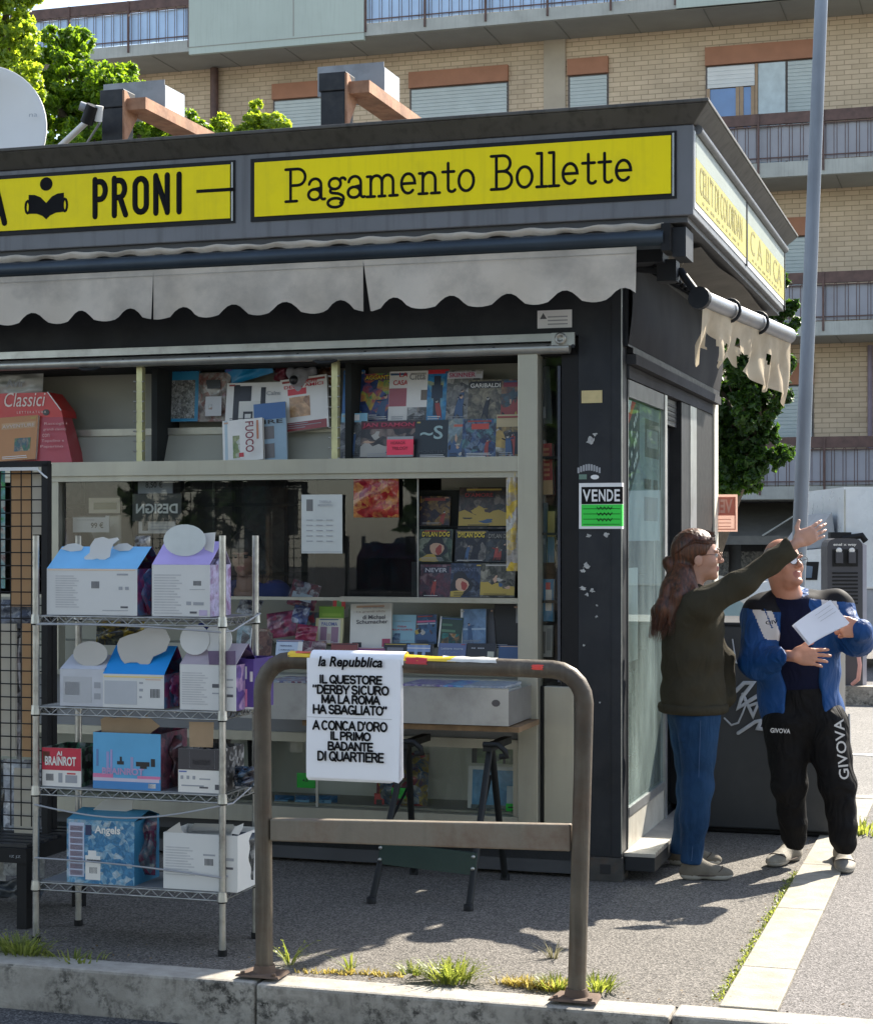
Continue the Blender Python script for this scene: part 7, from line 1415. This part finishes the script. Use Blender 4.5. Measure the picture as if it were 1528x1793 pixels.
# ---- woman pointing
RW = Vector((1.275, 8.52, 0)); wm = thing('person', 'long haired woman in olive sweatshirt and blue jeans pointing with outstretched arm', 'person', tuple(RW), 'W')
def pw(px, py, Y): return WP(px, py, Y) - RW
hc = pw(1222, 975, 8.52); Qw = Matrix.Rotation(R(-2), 3, 'Z')
Bl = Blob(.0045, .02); head(Bl, hc, Qw, .95, 1.02, pw(1208, 1045, 8.52)); Bl.obj('head', [m_skin, m_lip], wm, smooth_it=1)
eyes(wm, hc, Qw, .95); spectacles(wm, hc, Qw, M('rose_gold_frame', (.16, .09, .06), .3, .6), .95)
Bl = Blob(.006, .03); f = lambda x, y, z: hc + Qw @ Vector((x, y, z))
Bl.ell(f(-.020, 0, .040), (.108, .086, .096), Qw).cap(f(-.06, 0, .0), f(-.075, 0, -.05), .062, .05)
Bl.cut(f(.118, 0, -.035), (.100, .2, .112), None, .02).cut(f(.02, -.09, -.035), (.040, .045, .045), None, .015).cut(f(.02, .09, -.035), (.040, .045, .045), None, .015)
Bl.ell(pw(1170, 986, 8.53), (.030, .034, .034), None, .008)
Bl.chain([pw(1190, 1000, 8.52), pw(1178, 1034, 8.48), pw(1163, 1066, 8.45), pw(1153, 1100, 8.44)], [.056, .055, .043, .014], .03)
Bl.chain([pw(1198, 1005, 8.47), pw(1190, 1045, 8.41), pw(1172, 1092, 8.40)], [.045, .036, .010], .025).chain([pw(1206, 1015, 8.46), pw(1216, 1038, 8.40), pw(1228, 1046, 8.36)], [.035, .022, .006], .02).chain([pw(1186, 1030, 8.50), pw(1150, 1070, 8.50), pw(1143, 1104, 8.48)], [.04, .026, .007], .02)
Bl.chain([pw(1195, 1020, 8.58), pw(1172, 1065, 8.60), pw(1160, 1090, 8.6)], [.045, .04, .01], .03)
Bl.obj('hair', [m_hair], wm, wrinkle=lambda X, Y, Z: .0013*np.sin(X*260+Y*190+Z*22)*np.sin(Y*120-X*60+Z*10), smooth_it=1)
B = MB(); r = random.Random(11)
def strand(pts, rad, n):
    for _ in range(n):
        o = Vector((r.gauss(0, 1), r.gauss(0, 1), r.gauss(0, .6))); o = o.normalized()*rad*r.uniform(.85, 1.12); k = r.uniform(.55, 1.15); L = []
        for i, p in enumerate(pts): t_ = i/(len(pts)-1); L.append(tuple(Vector(p)+RW+o*(1-.5*t_*k)+Vector((r.gauss(0, .004), r.gauss(0, .004), r.gauss(0, .006)-.02*t_*k))))
        B.tube(L, [.0012]*(len(L)-1)+[.0004], m_hair, 4, caps=False)
strand([f(-.06, 0, .02), pw(1190, 1000, 8.52), pw(1178, 1034, 8.48), pw(1163, 1066, 8.45), pw(1152, 1106, 8.44)], .060, 170); strand([pw(1198, 1000, 8.48), pw(1190, 1045, 8.42), pw(1170, 1098, 8.40)], .046, 90); strand([pw(1190, 1030, 8.50), pw(1152, 1066, 8.50), pw(1141, 1108, 8.48)], .036, 60)
for _ in range(130):
    a_ = r.uniform(-1.2, 1.2); e0 = Qw @ Vector((.075*math.cos(a_*.3), .085*math.sin(a_), .115-.06*abs(math.sin(a_)))); p0 = hc+RW+e0*r.uniform(.98, 1.05); p1 = hc+RW+Qw @ Vector((-.03, .1*math.sin(a_), .125-.06*abs(math.sin(a_)))); p2 = hc+RW+Qw @ Vector((-.115, .07*math.sin(a_), .02))
    B.tube([tuple(p0), tuple(p1+Vector((0, 0, r.uniform(0, .012)))), tuple(p2)], [.0011, .0011, .0006], m_hair, 4, caps=False)
B.obj('hair_strands', wm)
Bl = Blob(.009, .06)
Bl.ell(pw(1212, 1092, 8.52), (.150, .185, .15)).ell(pw(1212, 1150, 8.52), (.148, .182, .15)).ell(pw(1213, 1205, 8.52), (.150, .185, .12)).ell(pw(1213, 1236, 8.52), (.150, .186, .06))
Bl.cap(pw(1222, 1062, 8.36), pw(1210, 1062, 8.68), .078, .078).ell(pw(1206, 1040, 8.52), (.085, .09, .05), None, .04)
Bl.chain([pw(1230, 1060, 8.355), pw(1300, 1021, 8.33), pw(1390, 955, 8.33)], [.078, .058, .050], .04).chain([pw(1216, 1070, 8.69), pw(1262, 1160, 8.73), pw(1270, 1222, 8.62)], [.072, .060, .052], .05)
cd = (pw(1390, 955, 8.33)-pw(1300, 1021, 8.33)).normalized()
Bl.slab(pw(1387, 957, 8.33), cd, .006).slab(pw(1213, 1246, 8.52), (0, 0, -1), .008)
Bl.obj('sweatshirt', [m_hood], wm, wrinkle=folds(.0042, 26, 38, .4))
B = MB(); hp = [pw(1213, 1243, 8.52)+Vector((.152*math.cos(t*.2618), .187*math.sin(t*.2618), .012)) + RW for t in range(25)]; B.tube(hp, .016, m_hood, 8, caps=False, nrm=(0, 0, 1), flat=1.5); B.obj('hem', wm)
hand(wm, pw(1395, 951, 8.33), (.86, -.05, .50), (-.15, -1, .05), (-.5, .05, .86), [m_skin], (14, 18, 12), .9, (.35, .9, .1), 1.0)
Bl = Blob(.008, .05)
Bl.ell(pw(1213, 1240, 8.52), (.120, .155, .08)).chain([pw(1222, 1262, 8.44), pw(1221, 1380, 8.42), pw(1209, 1512, 8.41)], [.104, .066, .050], .05).chain([pw(1206, 1262, 8.60), pw(1212, 1380, 8.64), pw(1190, 1496, 8.68)], [.102, .065, .049], .05)
Bl.ell(pw(1214, 1430, 8.43), (.062, .066, .11), None, .04).slab((0, 0, .075), (0, 0, -1), .004)
Bl.obj('jeans', [m_jean], wm, wrinkle=folds(.0022, 24, 36, 1.1))
m_lace = M('laces', (.5, .48, .44), .8)
B = MB(); B.tube([tuple(WP(1226, 1262, 8.333)), tuple(WP(1224, 1320, 8.342)), tuple(WP(1222, 1380, 8.351)), tuple(WP(1216, 1440, 8.362)), tuple(WP(1210, 1508, 8.357))], .0022, M('denim_seam', (.03, .07, .15), .9), 5); B.obj('seam', wm)
def shoe(parent, heel, toe, mats, h=.0055, high=.085, w=.036):
    """heel and toe: ground points in the person's frame"""
    heel, toe = Vector(heel), Vector(toe); d = (toe-heel).normalized(); L = (toe-heel).length; Qs = Matrix((d, Vector((-d.y, d.x, 0)), Vector((0, 0, 1)))).transposed()
    Bl = Blob(h, .03); up = lambda p, z: Vector((p.x, p.y, z))
    Bl.ell(up(heel+d*L*.22, .035), (L*.24, w, .045), Qs).ell(up(heel+d*L*.70, .028), (L*.30, w*1.12, .034), Qs).cap(up(heel+d*L*.25, .05), up(heel+d*L*.22, high), .040, .042).cap(up(heel+d*L*.35, .07), up(heel+d*L*.62, .045), .030, .024).slab((0, 0, .001), (0, 0, -1), .003)
    o = Bl.obj('shoe', mats, parent, pick=lambda c, t: (c[:, 2] < .024).astype(int))
    B = MB(); org = Vector(ORG[parent.name][0]); sd = Vector((-d.y, d.x, 0))
    for k in range(4):
        q = heel+d*L*(.40+.085*k); zz_ = .088-.013*k
        B.tube([tuple(org+up(q+sd*.026, zz_-.014)), tuple(org+up(q+d*.006, zz_+.003)), tuple(org+up(q-sd*.026, zz_-.014))], .0035, m_lace, 6)
    B.obj('laces', o); B = MB()
    B.tube([tuple(org+up(heel+d*L*(.70+.10*math.cos(R(k)))+sd*w*1.02*math.sin(R(k)), .040+.022*abs(math.cos(R(k))))) for k in range(-90, 91, 15)], .0022, m_brow, 5, caps=False)
    B.tube([tuple(org+up(heel+d*L*(.50+.47*math.cos(R(k)))+sd*w*1.10*math.sin(R(k)), .024)) for k in range(0, 361, 15)], .003, m_brow, 5, caps=False)
    B.prism([tuple(org+up(heel+d*L*.33+sd*.018, .098)), tuple(org+up(heel+d*L*.33-sd*.018, .098)), tuple(org+up(heel+d*L*.62-sd*.012, .066)), tuple(org+up(heel+d*L*.62+sd*.012, .066))], (0, 0, -.03), m_brow)
    B.obj('stitching', o); B = MB()
    B.tube([tuple(org+up(heel+d*L*(.22+.2*math.cos(k*.5236))*1.0+sd*.041*math.sin(k*.5236), high+.002)) for k in range(13)] if False else [tuple(org+up(heel+d*(L*.22+.040*math.cos(k*.5236))+sd*.040*math.sin(k*.5236), high-.002)) for k in range(13)], .006, mats[0], 6, caps=False)
    B.obj('collar', o); return o
def gr(px, py, R0): Y = CAMH*FOC/(py-HOR); return Vector(((px-PCX)/FOC*Y, Y, 0)) - R0
gw = gr(1190, 1540, RW); g2 = gr(1284, 1541, RW); shoe(wm, gw, g2, [m_shoe, m_sole]); shoe(wm, gr(1170, 1514, RW), gr(1264, 1516, RW), [m_shoe, m_sole])

# ---- man holding papers
RM = Vector((1.84, 8.70, 0)); mn = thing('person', 'balding man in open blue track jacket and black trousers holding folded papers', 'person', tuple(RM), 'W')
def pm(px, py, Y): return WP(px, py, Y) - RM
m_jkt = fabric('track_jacket_blue', (.008, .055, .19), 9, .8, rough=.6, var=.12, vs=4, bmp=.2, bs=220, spec=.25); m_jkk = M('track_jacket_black', (.009, .009, .011), .7, spec=.2); m_jkw = M('track_jacket_white', (.56, .55, .54), .65, 0, .06, 10); m_tee = fabric('navy_tshirt', (.008, .010, .028), 9, .4, rough=.9, var=.15, vs=5, bmp=.2, bs=240, spec=.1)
m_trs = fabric('black_trousers', (.0075, .007, .0075), 10, .8, rough=.75, var=.2, vs=4, bmp=.2, bs=240, spec=.15); m_snk = M('beige_trainer', (.25, .225, .185), .75, 0, .12, 25, .2, 120)
hm = pm(1371, 989, 8.68); Qm = Matrix.Rotation(R(-60), 3, 'Z') @ Matrix.Rotation(R(-10), 3, 'Y')
Bl = Blob(.0045, .02); head(Bl, hm, Qm, 1.0, 1.05, pm(1384, 1062, 8.72)); Qi = Qm.inverted()
def pick_head(c, t):
    q = (c - np.array(hm)) @ np.array(Qi).T
    st = (q[:, 0] < .035) & (q[:, 2] > -.03) & (q[:, 2] < .085) & (np.abs(q[:, 1])+np.abs(np.minimum(q[:, 0], 0)) > .055) & ~((np.abs(q[:, 1]) > .074) & (q[:, 2] < .02))
    return np.where(t == 1, 1, np.where(st, 2, 0))
Bl.cap(hm+Qm@Vector((-.02, 0, -.06)), pm(1384, 1054, 8.71), .060, .068, .025); Bl.ell(hm+Qm@Vector((.088, 0, -.094)), (.022, .026, .017), Qm, .012); Bl.ell(hm+Qm@Vector((.04, 0, -.108)), (.03, .034, .016), Qm, .015); Bl.obj('head', [m_skinm, m_lip, m_stub], mn, pick=pick_head, smooth_it=1)
eyes(mn, hm, Qm); spectacles(mn, hm, Qm, m_black)
Bl = Blob(.009, .06); yb = 8.72
Bl.ell(pm(1396, 1100, yb), (.165, .112, .15)).ell(pm(1398, 1160, yb-.01), (.16, .122, .14)).ell(pm(1400, 1200, yb), (.15, .112, .08)).cap(pm(1355, 1070, yb), pm(1440, 1068, yb), .06, .06).ell(pm(1386, 1048, yb-.01), (.085, .085, .035), None, .04).cut(pm(1386, 1036, yb-.05), (.074, .085, .04), None, .008)
Bl.obj('t_shirt', [m_tee], mn, wrinkle=folds(.002, 20, 26, 2.0))
Bl = Blob(.0055, .06)
Bl.ell(pm(1394, 1110, yb+.01), (.222, .145, .16)).ell(pm(1395, 1170, yb+.01), (.215, .150, .16)).ell(pm(1400, 1230, yb+.01), (.205, .150, .14)).ell(pm(1412, 1262, yb+.01), (.19, .14, .09))
Bl.cap(pm(1338, 1066, yb+.01), pm(1462, 1062, yb+.01), .082, .082).chain([pm(1358, 1052, yb+.02), pm(1388, 1044, yb+.07), pm(1424, 1050, yb+.02)], [.04, .05, .04], .03)
Bl.chain([pm(1326, 1078, yb), pm(1322, 1160, yb-.08), pm(1384, 1150, 8.44)], [.082, .070, .054], .05).chain([pm(1464, 1074, yb), pm(1500, 1122, yb-.10), pm(1506, 1104, 8.47)], [.080, .070, .056], .05)
Bl.cut(pm(1397, 1110, 8.50), (.088, .185, .40), None, .012).cut(pm(1415, 1260, 8.50), (.108, .20, .42), None, .012).cut(pm(1387, 1045, 8.56), (.088, .14, .10), None, .012)
Bl.slab(pm(1420, 1263, yb), (.20, 0, -.97), .006)
def pick_j(c, t):
    X, Y, Z = c[:, 0]+RM.x, c[:, 1]+RM.y, c[:, 2]; px = PCX+FOC*X/Y; py = HOR+(CAMH-Z)/Y*FOC
    fr = Y < yb+.06
    blk = fr & (((px < 1372) & (py < 1066+.12*(px-1310))) | ((px > 1415) & (py < 1048+.10*(px-1415)))) | (~fr & (py < 1075))
    wht = fr & (((py > 1066+.12*(px-1310)) & (px > 1316+.42*(py-1066)) & (px < 1350+.36*(py-1066)) & (py < 1122-.10*(1366-px)) & (px < 1375)) | ((px > 1436+.1*(py-1040)) & (px < 1462+.35*(py-1048)) & (py > 1048+.10*(px-1415)) & (py < 1095)))
    stripe = fr & (np.abs(px-(1338+.40*(py-1066))) < 1.3) & (py > 1066) & (py < 1100)
    return np.where(stripe, 0, np.where(wht, 2, np.where(blk, 1, 0)))
Bl.obj('jacket', [m_jkt, m_jkk, m_jkw], mn, pick=pick_j, wrinkle=folds(.0035, 22, 34, 3.0))
B = MB(); p = WP(1340, 1094, yb-.155); q = WP(1357, 1086, yb-.155); B.text('GIV', tuple(p), (.95, 0, .1), (-.1, 0, .95), .06, .018, m_jkk, bold=.02); B.obj('logo', mn)
hand(mn, pm(1388, 1149, 8.43), (1, -.12, -.04), (-.1, -1, .15), (.05, .1, 1), [m_skinm], (12, 16, 14), 1.25, (.62, .55, .1), 1.08, fore=(.14, -.20, .0))
hand(mn, pm(1508, 1102, 8.46), (-1, -.10, .02), (.1, -1, .25), (0, .2, 1), [m_skinm], (42, 48, 30), .6, (.8, .42, -.05), 1.06, fore=(-.02, -.15, .05))
Bl = Blob(.008, .05)
Bl.ell(pm(1404, 1215, 8.71), (.15, .112, .10)).ell(pm(1406, 1250, 8.71), (.165, .118, .10))
Bl.chain([pm(1374, 1268, 8.70), pm(1381, 1370, 8.70), pm(1390, 1462, 8.76)], [.112, .080, .062], .04).chain([pm(1444, 1268, 8.68), pm(1466, 1370, 8.62), pm(1477, 1470, 8.62)], [.112, .082, .064], .04)
for (x, y, Y) in ((1389, 1440, 8.75), (1476, 1448, 8.62)): Bl.ell(pm(x, y, Y), (.068, .072, .05), None, .02); Bl.cap(pm(x+1, y+12, Y), pm(x+1, y+38, Y), .048, .040, .02)
Bl.slab((0, 0, .085), (0, 0, -1), .004)
Bl.obj('trousers', [m_trs], mn, wrinkle=folds(.0035, 22, 34, 5.0))
B = MB(); p = WP(1348, 1283, 8.575); B.text('GIVOVA', tuple(p), (1, 0, -.05), (.05, 0, 1), .095, .022, m_jkw, bold=.02); B.obj('lettering', mn); B = MB()
p = WP(1487, 1364, 8.515); B.text('GIVOVA', tuple(p), (-.10, 0, 1), (-1, 0, -.10), .285, .048, m_jkw, bold=.01); B.obj('lettering', mn)
B = MB()
def piping(pts): B.tube([tuple(WP(*p)) for p in pts], .006, m_jkw, 6)
piping([(1486, 1250, 8.66), (1487, 1300, 8.65), (1487, 1345, 8.63)]); B.obj('piping', mn); B = MB(); piping([(1398, 1385, 8.66), (1400, 1420, 8.70), (1407, 1445, 8.72)]); B.obj('piping', mn)
shoe(mn, gr(1398, 1503, RM), gr(1346, 1521, RM), [m_snk, m_sole], high=.10, w=.042); shoe(mn, gr(1474, 1502, RM), gr(1481, 1534, RM), [m_snk, m_sole], high=.10, w=.046)
# papers in his hand
B = MB(); o = WP(1436, 1090, 8.40); m_doc = M('document_paper', (.74, .74, .80), .6, 0, .02, 4)
cs = [WP(1389, 1093, 8.36), WP(1453, 1050, 8.42), WP(1486, 1090, 8.40), WP(1418, 1128, 8.35)]
for i in range(3):
    off = Vector((-.003*i, .004*i, -.004*i))
    B.grid(lambda u, v: tuple((cs[0].lerp(cs[1], u)).lerp(cs[3].lerp(cs[2], u), v) + off + Vector((0, .008*math.sin(u*3.1+v)-.006*v*v, .002*math.sin(u*5)))), 8, 8, m_doc)
for k in range(3):
    a, b = cs[0].lerp(cs[1], .42+.0*k), cs[3].lerp(cs[2], .42); t = .16+.14*k; p = cs[0].lerp(cs[1], .50).lerp(cs[3].lerp(cs[2], .50), t); q = cs[0].lerp(cs[1], .92).lerp(cs[3].lerp(cs[2], .92), t); B.tube([p+Vector((0, -.012, 0)), q+Vector((0, -.004, 0))], .0009, m_mark, 4)
solo(B, 'paper_sheets', 'folded white papers held in the left hand of the man in blue', 'papers', tuple(o), 'W')
# ---- seller inside the kiosk
bs = .40; ks = K(430, 972, bs); RS = W(ks[0], bs, 0); sl = thing('person', 'dark haired seller in a blue top sitting inside the kiosk behind the window', 'person', tuple(RS), 'W')
hs = Vector((0, 0, ks[1])); Qs = Matrix.Rotation(R(-104), 3, 'Z') @ Matrix.Rotation(R(10), 3, 'Y')
Bl = Blob(.006, .02); head(Bl, hs, Qs, .88, 1.0, hs+Vector((0, .03, -.17))); m_skins = M('skin_olive', (.30, .16, .11), .5, 0, .08, 25); Bl.obj('head', [m_skins, m_lip], sl, smooth_it=1); eyes(sl, hs, Qs, .88, m_iris)
Bl = Blob(.008, .03); f = lambda x, y, z: hs + Qs @ Vector((x, y, z))
Bl.ell(f(-.02, 0, .035), (.105, .085, .095), Qs).cut(f(.135, 0, -.078), (.09, .060, .098), Qs, .012).chain([f(-.03, .07, 0), f(-.02, .085, -.08), f(-.02, .08, -.16)], [.04, .036, .015]).chain([f(-.03, -.07, 0), f(-.02, -.085, -.08), f(-.02, -.08, -.14)], [.035, .03, .012]); Bl.obj('hair', [m_hairk], sl)
ht = hs + Vector((0, 0, .055))
Bl = Blob(.012, .06); Bl.ell(ht+Vector((0, .05, -.40)), (.165, .11, .20)).cap(ht+Vector((-.15, .05, -.25)), ht+Vector((.15, .05, -.25)), .06, .06).chain([ht+Vector((-.17, .05, -.26)), ht+Vector((-.22, .0, -.48)), ht+Vector((-.1, -.2, -.55))], [.055, .05, .04]).chain([ht+Vector((.17, .05, -.26)), ht+Vector((.22, .0, -.48)), ht+Vector((.1, -.2, -.55))], [.055, .05, .04]).ell(ht+Vector((0, .06, -.62)), (.17, .14, .14)).cut(ht+Vector((0, -.03, -.22)), (.07, .08, .10), None, .02)
Bl.obj('top', [M('royal_blue_top', (.015, .03, .16), .8)], sl)
Bl = Blob(.012, .04); Bl.ell(ht+Vector((0, .04, -.30)), (.10, .07, .10)); Bl.obj('chest', [m_skins], sl)
Bl = Blob(.014, .05); Bl.chain([ht+Vector((-.09, .06, -.70)), ht+Vector((-.1, -.3, -.72)), ht+Vector((-.1, -.32, -1.20))], [.09, .07, .05]).chain([ht+Vector((.09, .06, -.70)), ht+Vector((.1, -.3, -.72)), ht+Vector((.1, -.32, -1.20))], [.09, .07, .05]); Bl.obj('trousers', [m_trs], sl)
